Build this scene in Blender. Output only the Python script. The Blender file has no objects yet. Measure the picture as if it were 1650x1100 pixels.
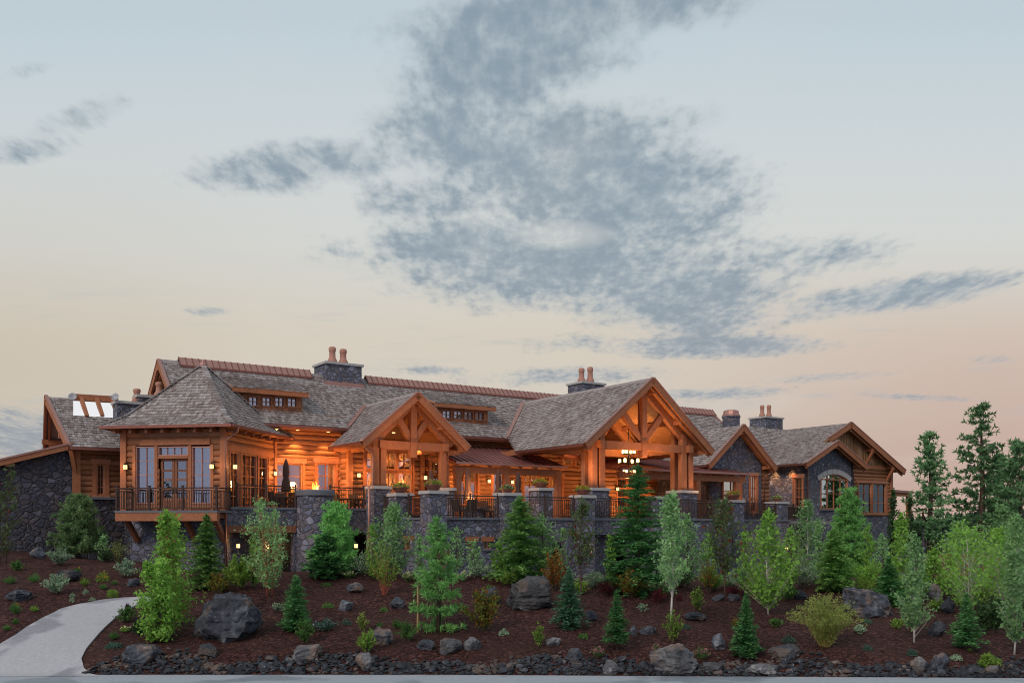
import bpy, bmesh, math, random
import numpy as np
from mathutils import Vector, Matrix, noise

# ------------------------------------------------------------------ camera, sky, sun, exposure
sc = bpy.context.scene
COL = sc.collection
ZC, FPX, CX, HY = 4.4, 1500.0, 825.0, 845.0      # eye height, focal length / centre / horizon of the 1650 px wide photograph
cam = bpy.data.cameras.new("camera"); camo = bpy.data.objects.new("camera", cam); COL.objects.link(camo)
camo.location = (0, 0, ZC); camo.rotation_euler = (math.pi/2, 0, 0)
cam.sensor_width = 36; cam.lens = 36*FPX/1650; cam.shift_y = (HY-550)/1650; cam.clip_end = 6000; cam.clip_start = .1
sc.camera = camo
sc.view_settings.view_transform = 'Standard'; sc.view_settings.look = 'None'
sc.view_settings.exposure = 0.0; sc.view_settings.gamma = 1.0
sc.cycles.use_denoising = True; sc.cycles.filter_width = 1.05
sc.cycles.max_bounces = 6; sc.cycles.transparent_max_bounces = 12; sc.cycles.sample_clamp_indirect = 4.0
SUN_EL, SUN_AZ = 34.0, -145.0      # low, behind the camera on the left

class NT:
    def __init__(s, tree): s.t = tree; s.n = tree.nodes; s.l = tree.links
    def add(s, typ, **kw):
        n = s.n.new(typ)
        for k, v in kw.items(): setattr(n, k, v)
        return n
    def inp(s, n, key, val):
        if val is None: return
        sock = n.inputs[key]
        if hasattr(val, 'links') or isinstance(val, bpy.types.NodeSocket): s.l.new(val, sock)
        else: sock.default_value = val
    def math(s, op, a, b=None, c=None, clamp=False):
        n = s.add('ShaderNodeMath', operation=op); n.use_clamp = clamp
        s.inp(n, 0, a); s.inp(n, 1, b); s.inp(n, 2, c)
        return n.outputs[0]
    def mix(s, f, a, b, blend='MIX'):
        n = s.add('ShaderNodeMix', data_type='RGBA', blend_type=blend)
        s.inp(n, 0, f); s.inp(n, 6, a); s.inp(n, 7, b)
        return n.outputs[2]
    def ramp(s, f, stops, interp='LINEAR'):
        n = s.add('ShaderNodeValToRGB'); n.color_ramp.interpolation = interp
        e = n.color_ramp.elements
        while len(e) < len(stops): e.new(.5)
        for el, (p, c) in zip(e, stops):
            el.position = p; el.color = (*c, 1) if len(c) == 3 else c
        s.inp(n, 0, f)
        return n.outputs[0]
    def smooth(s, v, lo, hi):
        n = s.add('ShaderNodeMapRange', interpolation_type='SMOOTHSTEP')
        s.inp(n, 0, v); n.inputs[1].default_value = lo; n.inputs[2].default_value = hi
        return n.outputs[0]
    def noise(s, vec, scale, detail=4, rough=.55, dim='3D', dist=0):
        n = s.add('ShaderNodeTexNoise', noise_dimensions=dim)
        s.inp(n, 'Vector', vec); n.inputs['Scale'].default_value = scale
        n.inputs['Detail'].default_value = detail; n.inputs['Roughness'].default_value = rough
        n.inputs['Distortion'].default_value = dist
        return n.outputs[0]
    def comb(s, x, y, z=0.0):
        n = s.add('ShaderNodeCombineXYZ'); s.inp(n, 0, x); s.inp(n, 1, y); s.inp(n, 2, z); return n.outputs[0]

def srgb(r, g, b):
    f = lambda c: (c/255/12.92) if c/255 <= .04045 else ((c/255+.055)/1.055)**2.4
    return (f(r), f(g), f(b))

def build_world():
    w = bpy.data.worlds.new("World"); sc.world = w; w.use_nodes = True
    t = NT(w.node_tree); t.n.clear()
    tc = t.add('ShaderNodeTexCoord'); sep = t.add('ShaderNodeSeparateXYZ'); t.l.new(tc.outputs['Generated'], sep.inputs[0])
    x, y, z = sep.outputs
    ay = t.math('MAXIMUM', t.math('ABSOLUTE', y), .03)
    gx = t.math('DIVIDE', x, ay); gz = t.math('DIVIDE', z, ay)
    el = t.math('ARCTAN2', gz, 1.0)                  # elevation along the meridian
    base = t.ramp(t.math('MULTIPLY', el, 2.0), [
        (0.0, srgb(170, 148, 140)), (.10, srgb(189, 172, 159)), (.24, srgb(205, 196, 182)), (.40, srgb(208, 199, 184)),
        (.58, srgb(208, 209, 204)), (.74, srgb(203, 209, 210)), (.96, srgb(190, 203, 210)), (1.0, srgb(187, 200, 208))])
    # right side of the low sky is pinker, the left side greyer
    pink = t.math('MULTIPLY', t.smooth(gx, .0, .55), t.math('SUBTRACT', 1.0, t.smooth(gz, .08, .32)))
    base = t.mix(t.math('MULTIPLY', pink, .72), base, (*srgb(192, 158, 146), 1))
    dl = t.math('MULTIPLY', t.smooth(gx, -.1, -.6), t.math('SUBTRACT', 1.0, t.smooth(gz, .15, .5)))
    base = t.mix(t.math('MULTIPLY', dl, .35), base, (*srgb(184, 169, 147), 1))
    # the sky away from the sunset is bluer
    base = t.mix(t.math('MULTIPLY', t.smooth(y, .1, -.5), t.math('MULTIPLY_ADD', t.smooth(gz, .0, .5), -.5, .85)), base, (*srgb(176, 186, 212), 1))
    # clouds : a broken deck, positions as ellipses in direction space
    E = lambda px, py, rx, ry, rot=0, amp=1.0: ((px-CX)/FPX, (HY-py)/FPX, rx/FPX, ry/FPX, rot, amp)
    bl = [E(930, 10, 330, 70, 8), E(790, 110, 160, 110, 10), E(870, 90, 190, 80, 12), E(880, 240, 240, 100), E(760, 225, 190, 80), E(520, 262, 240, 46, 3, .78), E(400, 288, 150, 36, -4, .62),
          E(990, 320, 230, 110, 0, 1.1), E(770, 395, 180, 50, 0, 1.15), E(900, 430, 300, 70, 0, 1.05), E(1080, 470, 200, 65, 0, 1.05), E(1250, 415, 230, 46, 4, .62),
          E(1130, 512, 130, 50, 0, .9), E(1140, 557, 210, 22, 1, .95), E(1440, 476, 220, 28, 8, 1.0), E(1300, 508, 90, 16, 8, .5),
          E(130, 190, 110, 36, 20, .5), E(50, 240, 140, 34, 10, .45), E(40, 115, 80, 24, 10, .2), E(340, 502, 60, 12, 0, .35), E(900, 606, 230, 20, 2, .55),
          E(1160, 634, 160, 14, 2, .6), E(940, 550, 140, 22, 4, .35), E(1320, 608, 150, 10, 3, .45), E(700, 597, 100, 12, 0, .4), E(20, 705, 150, 60, 0, .8),
          E(1480, 640, 160, 8, -3, .3), E(560, 400, 130, 50, 0, .2), E(680, 320, 150, 80, 0, .6), E(1090, 200, 110, 40, 10, .35), E(1600, 580, 60, 14, 0, .25)]
    m = None
    for (cx, cz, rx, rz, rot, amp) in bl:
        dx = t.math('SUBTRACT', gx, cx); dz = t.math('SUBTRACT', gz, cz)
        if rot:
            c, s_ = math.cos(math.radians(rot)), math.sin(math.radians(rot))
            dx2 = t.math('ADD', t.math('MULTIPLY', dx, c), t.math('MULTIPLY', dz, s_))
            dz = t.math('SUBTRACT', t.math('MULTIPLY', dz, c), t.math('MULTIPLY', dx, s_)); dx = dx2
        d = t.math('ADD', t.math('POWER', t.math('ABSOLUTE', t.math('DIVIDE', dx, rx)), 2.0), t.math('POWER', t.math('ABSOLUTE', t.math('DIVIDE', dz, rz)), 2.0))
        b = t.math('MAXIMUM', t.math('SUBTRACT', amp, d), -1.1)
        if m is None: m = b
        else:
            n = t.add('ShaderNodeMath', operation='SMOOTH_MAX'); t.inp(n, 0, m); t.inp(n, 1, b); n.inputs[2].default_value = .35; m = n.outputs[0]
    zz = t.math('ADD', gz, .10)
    q = t.comb(t.math('DIVIDE', gx, zz), t.math('DIVIDE', .55, zz), 0.0)
    n1 = t.noise(q, 4.0, 4, .5); n2 = t.noise(q, 11.0, 3, .5); n3 = t.noise(q, 34.0, 4, .56)
    tx = t.math('ADD', t.math('MULTIPLY', t.math('SUBTRACT', n1, .5), 1.1), t.math('ADD', t.math('MULTIPLY', t.math('SUBTRACT', n2, .5), 1.1), t.math('MULTIPLY', t.math('SUBTRACT', n3, .5), 1.15)))
    d = t.math('ADD', t.math('MULTIPLY_ADD', m, .95, .05), tx)
    soft = t.smooth(t.math('ADD', m, t.math('MULTIPLY', t.math('SUBTRACT', n1, .5), 1.6)), -.25, 1.1)
    dens = t.math('MAXIMUM', t.math('MULTIPLY', t.smooth(d, -.22, .92), .94), t.math('MULTIPLY', soft, .64))
    gap = t.math('ADD', t.math('POWER', t.math('ABSOLUTE', t.math('DIVIDE', t.math('SUBTRACT', gx, (905-CX)/FPX), 90/FPX)), 2.0), t.math('POWER', t.math('ABSOLUTE', t.math('DIVIDE', t.math('SUBTRACT', gz, (HY-378)/FPX), 26/FPX)), 2.0))
    dens = t.math('MULTIPLY', dens, t.math('MULTIPLY_ADD', t.smooth(gap, 0.0, 1.3), .5, .5))
    st_ = t.noise(t.comb(t.math('MULTIPLY', gx, 2.2), t.math('MULTIPLY', gz, 17.0), 3.0), 2.0, 5, .6)
    strk = t.math('MULTIPLY', t.smooth(st_, .54, .74), t.math('MULTIPLY', t.smooth(gz, .07, .13), t.math('SUBTRACT', 1.0, t.smooth(gz, .20, .32))))
    dens = t.math('MAXIMUM', dens, t.math('MULTIPLY', strk, .55))
    thick = t.smooth(t.math('ADD', t.math('MULTIPLY', m, .35), tx), -.25, .65)
    ccol = t.mix(thick, (*srgb(170, 181, 187), 1), (*srgb(126, 144, 158), 1))
    lowpink = t.math('SUBTRACT', 1.0, t.smooth(gz, .06, .30))
    ccol = t.mix(t.math('MULTIPLY', lowpink, .22), ccol, (*srgb(176, 160, 158), 1))
    skyc = t.mix(t.math('MULTIPLY', dens, .93), base, ccol)
    # faint veil
    nv = t.noise(q, 1.3, 4, .6)
    skyc = t.mix(t.math('MULTIPLY', t.smooth(nv, .5, .75), .16), skyc, (*srgb(226, 218, 208), 1))
    low = t.smooth(z, -.02, .0)
    skyc = t.mix(low, (.08, .07, .06, 1), skyc)
    sky = t.add('ShaderNodeTexSky', sky_type='NISHITA'); sky.sun_disc = False
    sky.sun_elevation = math.radians(SUN_EL); sky.sun_rotation = math.radians(SUN_AZ); sky.altitude = 900
    bg1 = t.add('ShaderNodeBackground'); t.inp(bg1, 0, sky.outputs[0]); bg1.inputs[1].default_value = .05
    bg2 = t.add('ShaderNodeBackground'); t.inp(bg2, 0, skyc); bg2.inputs[1].default_value = 1.11
    mx = t.add('ShaderNodeMixShader'); mx.inputs[0].default_value = .94
    t.l.new(bg1.outputs[0], mx.inputs[1]); t.l.new(bg2.outputs[0], mx.inputs[2])
    out = t.add('ShaderNodeOutputWorld'); t.l.new(mx.outputs[0], out.inputs[0])
    w.cycles.sampling_method = 'MANUAL'; w.cycles.sample_map_resolution = 512
build_world()
sun = bpy.data.lights.new("sun", 'SUN'); suno = bpy.data.objects.new("sun", sun); COL.objects.link(suno)
sun.energy = 1.5; sun.angle = math.radians(16); sun.color = (1, .86, .76)
_az = math.radians(SUN_AZ)
_to = Vector((math.sin(_az)*math.cos(math.radians(SUN_EL)), math.cos(_az)*math.cos(math.radians(SUN_EL)), math.sin(math.radians(SUN_EL))))
suno.rotation_euler = _to.to_track_quat('Z', 'Y').to_euler()

# ------------------------------------------------------------------ materials
def new_mat(name):
    m = bpy.data.materials.new(name); m.use_nodes = True
    t = NT(m.node_tree); t.n.clear()
    o = t.add('ShaderNodeOutputMaterial')
    return m, t, o
def principled(t, o, color, rough=.7, metal=0.0, spec=.4, bump=None, bstr=.5, bdist=.02):
    p = t.add('ShaderNodeBsdfPrincipled')
    t.inp(p, 'Base Color', color if isinstance(color, bpy.types.NodeSocket) else (*color, 1)); t.inp(p, 'Roughness', rough); t.inp(p, 'Metallic', metal)
    p.inputs['Specular IOR Level'].default_value = spec
    if bump is not None:
        b = t.add('ShaderNodeBump'); b.inputs['Strength'].default_value = bstr; b.inputs['Distance'].default_value = bdist
        t.inp(b, 'Height', bump); t.l.new(b.outputs[0], p.inputs['Normal'])
    t.l.new(p.outputs[0], o.inputs[0])
    return p
def wpos(t): return t.add('ShaderNodeNewGeometry').outputs['Position']
def island(t): return t.add('ShaderNodeNewGeometry').outputs['Random Per Island']
def objrand(t): return t.add('ShaderNodeObjectInfo').outputs['Random']
def opos(t): return t.add('ShaderNodeTexCoord').outputs['Object']

def mat_plain(name, color, rough=.6, metal=0.0, var=.25, scale=6, spec=.4):
    m, t, o = new_mat(name)
    n = t.noise(opos(t), scale, 5, .6)
    c = t.mix(n, tuple(c*(1-var) for c in color)+(1,), tuple(min(1, c*(1+var)) for c in color)+(1,))
    principled(t, o, c, rough, metal, spec, n, .15)
    return m
def mat_wood(name, color, scale=1.0, rough=.65, axis=None, dark=.45):
    m, t, o = new_mat(name)
    v = opos(t)
    mp = t.add('ShaderNodeMapping'); t.l.new(v, mp.inputs[0]); mp.inputs['Scale'].default_value = axis or (2.2, 2.2, 2.2)
    n = t.noise(mp.outputs[0], 3*scale, 6, .65, dist=.6); n2 = t.noise(v, 1.1, 3, .6)
    r = island(t)
    f = t.math('ADD', t.math('MULTIPLY', n, .62), t.math('ADD', t.math('MULTIPLY', r, .42), t.math('MULTIPLY', n2, .32)))
    g_ = .22*color[0]+.5*color[1]+.28*color[2]
    c = t.ramp(f, [(.30, tuple(c*dark*.8 for c in color)), (.56, tuple(.9*c for c in color)), (.78, tuple(1.25*c for c in color)), (1.0, tuple(.75*c*1.5+.25*g_*2.6 for c in color))])
    principled(t, o, c, rough, 0, .3, n, .25)
    return m
def mat_stone(name, scale=2.3, tint=(1, 1, 1), mortar=(.16, .155, .15), stretch=(1, 1, 1.25)):
    m, t, o = new_mat(name)
    v = wpos(t)
    mp = t.add('ShaderNodeMapping'); t.l.new(v, mp.inputs[0]); mp.inputs['Scale'].default_value = stretch
    nd = t.add('ShaderNodeTexNoise'); t.l.new(mp.outputs[0], nd.inputs['Vector']); nd.inputs['Scale'].default_value = 2.2; nd.inputs['Detail'].default_value = 2
    va = t.add('ShaderNodeVectorMath', operation='MULTIPLY_ADD'); t.l.new(nd.outputs['Color'], va.inputs[0]); va.inputs[1].default_value = (.28,)*3; t.l.new(mp.outputs[0], va.inputs[2])
    def vor(sc_):
        v1 = t.add('ShaderNodeTexVoronoi', feature='F1'); v2 = t.add('ShaderNodeTexVoronoi', feature='DISTANCE_TO_EDGE')
        for q in (v1, v2): t.l.new(va.outputs[0], q.inputs['Vector']); q.inputs['Scale'].default_value = sc_
        s = t.add('ShaderNodeSeparateColor'); t.l.new(v1.outputs['Color'], s.inputs[0])
        return s.outputs[0], s.outputs[1], v2.outputs['Distance']
    ca, cb, de = vor(scale*.80); fa, fb, fe = vor(scale*1.75)
    split = t.math('GREATER_THAN', cb, .52)                        # about half of the big stones are groups of small ones
    cell = t.math('ADD', t.math('MULTIPLY', split, fa), t.math('MULTIPLY', t.math('SUBTRACT', 1.0, split), ca))
    fe2 = t.math('ADD', t.math('MULTIPLY', fe, 1.6), t.math('MULTIPLY', t.math('SUBTRACT', 1.0, split), 5.0))
    dist = t.math('MINIMUM', de, fe2)
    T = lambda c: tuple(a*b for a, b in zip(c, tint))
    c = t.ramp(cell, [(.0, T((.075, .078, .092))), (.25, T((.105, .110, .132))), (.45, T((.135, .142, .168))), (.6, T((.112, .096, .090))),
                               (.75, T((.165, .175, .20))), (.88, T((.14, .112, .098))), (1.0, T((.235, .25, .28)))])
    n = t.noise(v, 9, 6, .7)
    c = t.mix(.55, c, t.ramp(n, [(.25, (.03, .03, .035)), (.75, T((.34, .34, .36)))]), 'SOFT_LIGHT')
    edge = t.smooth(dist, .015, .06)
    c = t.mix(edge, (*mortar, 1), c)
    h = t.math('ADD', t.math('ADD', t.smooth(dist, .0, .14), t.math('MULTIPLY', cell, .4)), t.math('MULTIPLY', n, .45))
    principled(t, o, c, .8, 0, .3, h, .9, .06)
    return m
def mat_leaf(name, c1, c2, trans=.35, nscale=2.2, c3=None, c3f=.0):
    m, t, o = new_mat(name)
    n = t.noise(opos(t), nscale, 3, .6); r = island(t)
    f = t.math('ADD', t.math('MULTIPLY', t.smooth(n, .3, .7), .6), t.math('MULTIPLY', r, .4))
    c = t.mix(f, (*c1, 1), (*c2, 1))
    if c3: c = t.mix(t.math('GREATER_THAN', r, 1-c3f), c, (*c3, 1))
    ov = t.math('MULTIPLY_ADD', objrand(t), .35, .82)
    hs = t.add('ShaderNodeHueSaturation'); t.inp(hs, 'Color', c); t.inp(hs, 'Value', ov)
    d = t.add('ShaderNodeBsdfDiffuse'); tr = t.add('ShaderNodeBsdfTranslucent')
    t.l.new(hs.outputs[0], d.inputs[0]); t.l.new(hs.outputs[0], tr.inputs[0])
    mx = t.add('ShaderNodeMixShader'); mx.inputs[0].default_value = trans
    t.l.new(d.outputs[0], mx.inputs[1]); t.l.new(tr.outputs[0], mx.inputs[2]); t.l.new(mx.outputs[0], o.inputs[0])
    return m
def mat_emit(name, color, strength):
    m, t, o = new_mat(name)
    e = t.add('ShaderNodeEmission'); e.inputs[0].default_value = (*color, 1); e.inputs[1].default_value = strength
    t.l.new(e.outputs[0], o.inputs[0]); return m
def mat_glass(name, refl=.26, tint=(.80, .84, .95)):
    m, t, o = new_mat(name)
    g = t.add('ShaderNodeBsdfGlossy'); g.inputs['Roughness'].default_value = .02; g.inputs[0].default_value = (*tint, 1)
    tr = t.add('ShaderNodeBsdfTransparent'); tr.inputs[0].default_value = (.85, .85, .82, 1)
    fr = t.add('ShaderNodeFresnel'); fr.inputs[0].default_value = 1.5
    f = t.math('ADD', fr.outputs[0], refl, clamp=True)
    mx = t.add('ShaderNodeMixShader'); t.inp(mx, 0, f)
    t.l.new(tr.outputs[0], mx.inputs[1]); t.l.new(g.outputs[0], mx.inputs[2]); t.l.new(mx.outputs[0], o.inputs[0])
    return m
def mat_shake():
    m, t, o = new_mat('weathered cedar shakes')
    r = island(t); v = wpos(t)
    n = t.noise(v, 5, 5, .65); n2 = t.noise(v, .45, 4, .6)
    mp = t.add('ShaderNodeMapping'); t.l.new(v, mp.inputs[0]); mp.inputs['Scale'].default_value = (14, 14, 3)
    n3 = t.noise(mp.outputs[0], 3, 3, .6)
    f = t.math('ADD', t.math('MULTIPLY', r, .46), t.math('ADD', t.math('MULTIPLY', n2, .42), t.math('MULTIPLY', n3, .26)))
    c = t.ramp(f, [(.18, (.125, .092, .080)), (.42, (.225, .182, .166)), (.66, (.325, .280, .265)), (.95, (.47, .43, .42))])
    principled(t, o, c, .8, 0, .25, n3, .4)
    return m
def mat_mulch():
    m, t, o = new_mat('bark mulch')
    v = wpos(t)
    vo = t.add('ShaderNodeTexVoronoi', feature='F1'); vo.inputs['Scale'].default_value = 14
    nd = t.noise(v, 7, 3, .6)
    mp = t.add('ShaderNodeMapping'); t.l.new(v, mp.inputs[0]); mp.inputs['Scale'].default_value = (1.0, 1.0, 1.0)
    t.l.new(mp.outputs[0], vo.inputs['Vector'])
    sp = t.add('ShaderNodeSeparateColor'); t.l.new(vo.outputs['Color'], sp.inputs[0])
    n = t.noise(v, 22, 5, .7); n2 = t.noise(v, .5, 4, .6)
    f = t.math('ADD', t.math('MULTIPLY', sp.outputs[0], .5), t.math('ADD', t.math('MULTIPLY', n, .5), t.math('MULTIPLY', n2, .25)))
    c = t.ramp(f, [(.28, (.010, .0042, .0040)), (.55, (.036, .0130, .0112)), (.78, (.072, .028, .023)), (.97, (.19, .09, .075))])
    n4 = t.noise(v, .22, 3, .5)
    c = t.mix(t.math('MULTIPLY', t.smooth(n4, .48, .72), .5), c, t.mix(n, (.038, .019, .014, 1), (.085, .046, .034, 1)))
    n6 = t.noise(v, 1.6, 4, .6); c = t.mix(t.math('MULTIPLY', t.smooth(n6, .55, .75), .55), c, (.014, .006, .005, 1))
    # the planted bed ends some way off : rough meadow beyond
    sx = t.add('ShaderNodeSeparateXYZ'); t.l.new(v, sx.inputs[0])
    far = t.math('MAXIMUM', t.smooth(sx.outputs[1], 62, 74), t.smooth(t.math('ABSOLUTE', t.math('SUBTRACT', sx.outputs[0], 2.0)), 36, 42))
    far = t.math('MAXIMUM', far, t.smooth(sx.outputs[1], 20, 10))
    c = t.mix(far, c, t.mix(n, (.035, .045, .018, 1), (.11, .105, .05, 1)))
    principled(t, o, c, .9, 0, .15, t.math('ADD', vo.outputs['Distance'], n), .8, .05)
    return m
def mat_pave(name, base, dark):
    m, t, o = new_mat(name)
    v = wpos(t)
    n = t.noise(v, .33, 4, .5, dist=.3); n2 = t.noise(v, 9, 6, .7); n3 = t.noise(v, 60, 3, .6)
    c = t.mix(t.smooth(n, .50, .58), (*base, 1), (*dark, 1))
    c = t.mix(.35, c, t.ramp(n2, [(.3, (.15, .15, .15)), (.7, (.8, .8, .8))]), 'SOFT_LIGHT')
    principled(t, o, c, t.math('MULTIPLY_ADD', t.smooth(n, .47, .62), -.25, .7), 0, .4, n3, .15)
    return m
def mat_rock(name, c1, c2, c3, scale=1.6):
    m, t, o = new_mat(name)
    tc = t.add('ShaderNodeTexCoord'); oi = t.add('ShaderNodeObjectInfo')
    va = t.add('ShaderNodeVectorMath', operation='ADD'); t.l.new(wpos(t), va.inputs[0]); t.l.new(oi.outputs['Random'], va.inputs[1])
    v = va.outputs[0]
    n = t.noise(v, scale, 7, .65, dist=.6); n2 = t.noise(v, scale*6, 6, .7); n3 = t.noise(v, scale*.7, 3, .5)
    c = t.ramp(n, [(.30, c1), (.55, c2), (.72, c3)])
    c = t.mix(t.math('MULTIPLY', t.smooth(n3, .54, .64), .6), c, (.20, .135, .10, 1))
    n5 = t.noise(v, scale*2.6, 5, .7); c = t.mix(t.math('MULTIPLY', t.smooth(n5, .60, .68), .55), c, (.27, .27, .26, 1))
    c = t.mix(.5, c, t.ramp(n2, [(.3, (.1, .1, .1)), (.7, (.9, .9, .9))]), 'SOFT_LIGHT')
    hs = t.add('ShaderNodeHueSaturation'); t.inp(hs, 'Color', c); t.inp(hs, 'Value', t.math('MULTIPLY_ADD', oi.outputs['Random'], .9, .6))
    principled(t, o, hs.outputs[0], .75, 0, .35, t.math('ADD', n, n2), .6, .05)
    return m
def mat_soil_rock_dark(): return mat_rock('dark basalt', (.016, .018, .024), (.050, .055, .068), (.16, .17, .19))

M = {}
M['shake'] = mat_shake()
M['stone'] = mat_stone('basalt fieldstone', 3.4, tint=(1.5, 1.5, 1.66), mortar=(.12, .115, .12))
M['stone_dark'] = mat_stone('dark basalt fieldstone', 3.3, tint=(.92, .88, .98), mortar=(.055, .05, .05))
M['cap'] = mat_plain('cut capstone', (.42, .40, .39), .75, var=.2, scale=5)
M['slate'] = mat_plain('slate coping', (.13, .135, .155), .7, var=.25, scale=5)
M['timber'] = mat_wood('fir timber', (.30, .112, .052))
M['timber_dark'] = mat_wood('stained timber', (.20, .075, .038))
M['log'] = mat_wood('log siding', (.25, .100, .045), axis=(.7, .7, 5), dark=.35)
M['board'] = mat_wood('vertical board siding', (.30, .155, .075), axis=(6, 6, .5), dark=.5)
M['soffit'] = mat_wood('soffit boards', (.36, .16, .07), axis=(3, 3, .6), dark=.6)
M['copper'] = mat_plain('copper', (.43, .225, .185), .5, .7, .2, 3)
M['copper_dark'] = mat_plain('aged copper', (.26, .105, .08), .45, .7, .3, 3)
M['seam'] = mat_plain('copper roof pans', (.36, .17, .155), .38, .75, .3, 1.2)
M['clay'] = mat_plain('terracotta', (.43, .21, .15), .75, 0, .2, 6)
M['iron'] = mat_plain('bronze painted iron', (.055, .030, .024), .5, .3, .2, 8)
M['black'] = mat_plain('black iron', (.02, .018, .018), .5, .3, .2, 8)
M['glass'] = mat_glass('window glass', .19, (.74, .78, .92))
M['glass_bright'] = mat_glass('sky facing glass', .50, (.95, .90, .84))
M['rock_border'] = mat_rock('border cobble', (.012, .014, .018), (.034, .038, .047), (.11, .115, .125))
M['glass_pale'] = mat_glass('pale glass', .26, (.78, .80, .95))
M['glass_dim'] = mat_glass('plain glass', .05)
M['room'] = mat_plain('room wall', (.20, .10, .05), .8, 0, .3, 2)
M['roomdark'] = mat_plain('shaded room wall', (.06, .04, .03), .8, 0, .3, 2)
M['curtain'] = mat_plain('pale sheet', (.62, .60, .58), .9, 0, .1, 4)
M['deck'] = mat_plain('terrace paving', (.22, .20, .19), .8, 0, .2, 3)
M['lamp'] = mat_emit('lit lamp glass', (1, .56, .19), 3.6)
M['flame'] = mat_emit('flame', (1, .36, .05), 3.5)
M['flamecore'] = mat_emit('flame core', (1, .72, .3), 5.0)
M['skylight'] = mat_emit('skylight with painted sky glow', (.97, .98, 1), .86)  # white emission paints the bright sky onto the glazing
M['bark'] = mat_plain('bark', (.085, .055, .04), .9, 0, .4, 8)
M['bark_white'] = mat_plain('pale bark', (.50, .47, .42), .8, 0, .35, 9)
M['bark_red'] = mat_plain('red twigs', (.42, .11, .06), .7, 0, .25, 8)
M['bark_yellow'] = mat_plain('yellow twigs', (.33, .26, .07), .7, 0, .25, 8)
M['mulch'] = mat_mulch()
M['joint'] = mat_plain('dark joint', (.10, .095, .10), .9)
M['chips'] = mat_leaf('bark chips', (.030, .014, .011), (.15, .075, .055), .0)
M['pave'] = mat_pave('driveway concrete', (.40, .39, .405), (.235, .225, .25))
M['road'] = mat_pave('road surface', (.33, .345, .375), (.22, .24, .27))
M['basalt'] = mat_soil_rock_dark()
M['rock_warm'] = mat_rock('grey brown boulder', (.035, .035, .040), (.10, .10, .105), (.21, .20, .19))
M['canvas'] = mat_plain('brown canvas', (.085, .045, .035), .9, 0, .2, 6)
M['wicker'] = mat_plain('dark wicker', (.045, .028, .022), .8, 0, .3, 20)
M['dish'] = mat_plain('grey enamel', (.34, .34, .36), .5, 0, .1, 6)
M['stake'] = mat_wood('garden stake', (.33, .22, .10))
M['spruce'] = mat_leaf('spruce needles', (0.066, 0.189, 0.073), (0.184, 0.474, 0.152), .2)
M['spruce_blue'] = mat_leaf('blue spruce needles', (0.064, 0.185, 0.105), (0.185, 0.408, 0.212), .2)
M['fir_lime'] = mat_leaf('young fir needles', (0.119, 0.275, 0.072), (0.298, 0.559, 0.167), .3)
M['pine'] = mat_leaf('pine needles', (0.125, 0.329, 0.095), (0.329, 0.673, 0.195), .25)
M['pine_dull'] = mat_leaf('dull pine needles', (0.105, 0.199, 0.083), (0.279, 0.407, 0.176), .25)
M['fir_far'] = mat_leaf('old fir needles', (0.062, 0.166, 0.071), (0.240, 0.423, 0.192), .2, 1.2)
M['aspen'] = mat_leaf('bright aspen leaves', (0.147, 0.311, 0.048), (0.337, 0.598, 0.123), .4)
M['aspen_dull'] = mat_leaf('grey green aspen leaves', (0.146, 0.295, 0.120), (0.368, 0.605, 0.251), .4)
M['ash'] = mat_leaf('mountain ash leaves', (0.070, 0.118, 0.047), (0.164, 0.234, 0.094), .35, c3=(.26, .055, .03), c3f=.07)
M['maple'] = mat_leaf('turning maple leaves', (.120, .150, .030), (.240, .260, .055), .4, c3=(.34, .12, .03), c3f=.22)
M['maple_orange'] = mat_leaf('orange maple leaves', (.140, .120, .030), (.300, .170, .045), .4, c3=(.36, .09, .025), c3f=.3)
M['lime'] = mat_leaf('lime shrub leaves', (0.139, 0.253, 0.045), (0.298, 0.437, 0.089), .4)
M['green'] = mat_leaf('green shrub leaves', (0.062, 0.152, 0.039), (0.166, 0.317, 0.090), .35)
M['silver'] = mat_leaf('silver shrub leaves', (0.175, 0.270, 0.168), (0.422, 0.538, 0.363), .3)
M['willow'] = mat_leaf('willow leaves', (0.152, 0.209, 0.045), (0.342, 0.392, 0.121), .4)
M['barberry'] = mat_leaf('barberry leaves', (.070, .014, .020), (.170, .040, .050), .35)
M['bluegreen'] = mat_leaf('blue green leaves', (.050, .110, .080), (.130, .220, .160), .3)
M['darkleaf'] = mat_leaf('dark shrub leaves', (0.025, 0.063, 0.025), (0.077, 0.133, 0.056), .3)
M['purpleleaf'] = mat_leaf('dark purple leaves', (.03, .008, .02), (.07, .02, .04), .3)
M['flower_white'] = mat_leaf('cream flowers', (.50, .52, .24), (.75, .74, .45), .3)
M['flower_pink'] = mat_leaf('pink flowers', (.30, .09, .13), (.50, .20, .24), .3)
M['flower_orange'] = mat_leaf('orange flowers', (.65, .22, .03), (.75, .40, .05), .3)
M['flower_mix'] = mat_leaf('mixed flowers', (.55, .08, .10), (.70, .50, .12), .3)
M['flower_lilac'] = mat_leaf('lilac flowers', (.35, .28, .45), (.6, .5, .65), .3)
M['spruce_tip'] = mat_leaf('new spruce needles', (.06, .16, .06), (.15, .30, .11), .25)
M['blue_tip'] = mat_leaf('new blue spruce needles', (.08, .19, .11), (.18, .33, .20), .25)
M['lime_tip'] = mat_leaf('new fir needles', (.15, .28, .07), (.28, .45, .14), .3)
M['lamp_hot'] = mat_emit('bright lamp glass', (1, .60, .22), 5.5)
M['wood_far'] = mat_leaf('distant wood', (.020, .036, .028), (.050, .070, .055), .2, .4)

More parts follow.
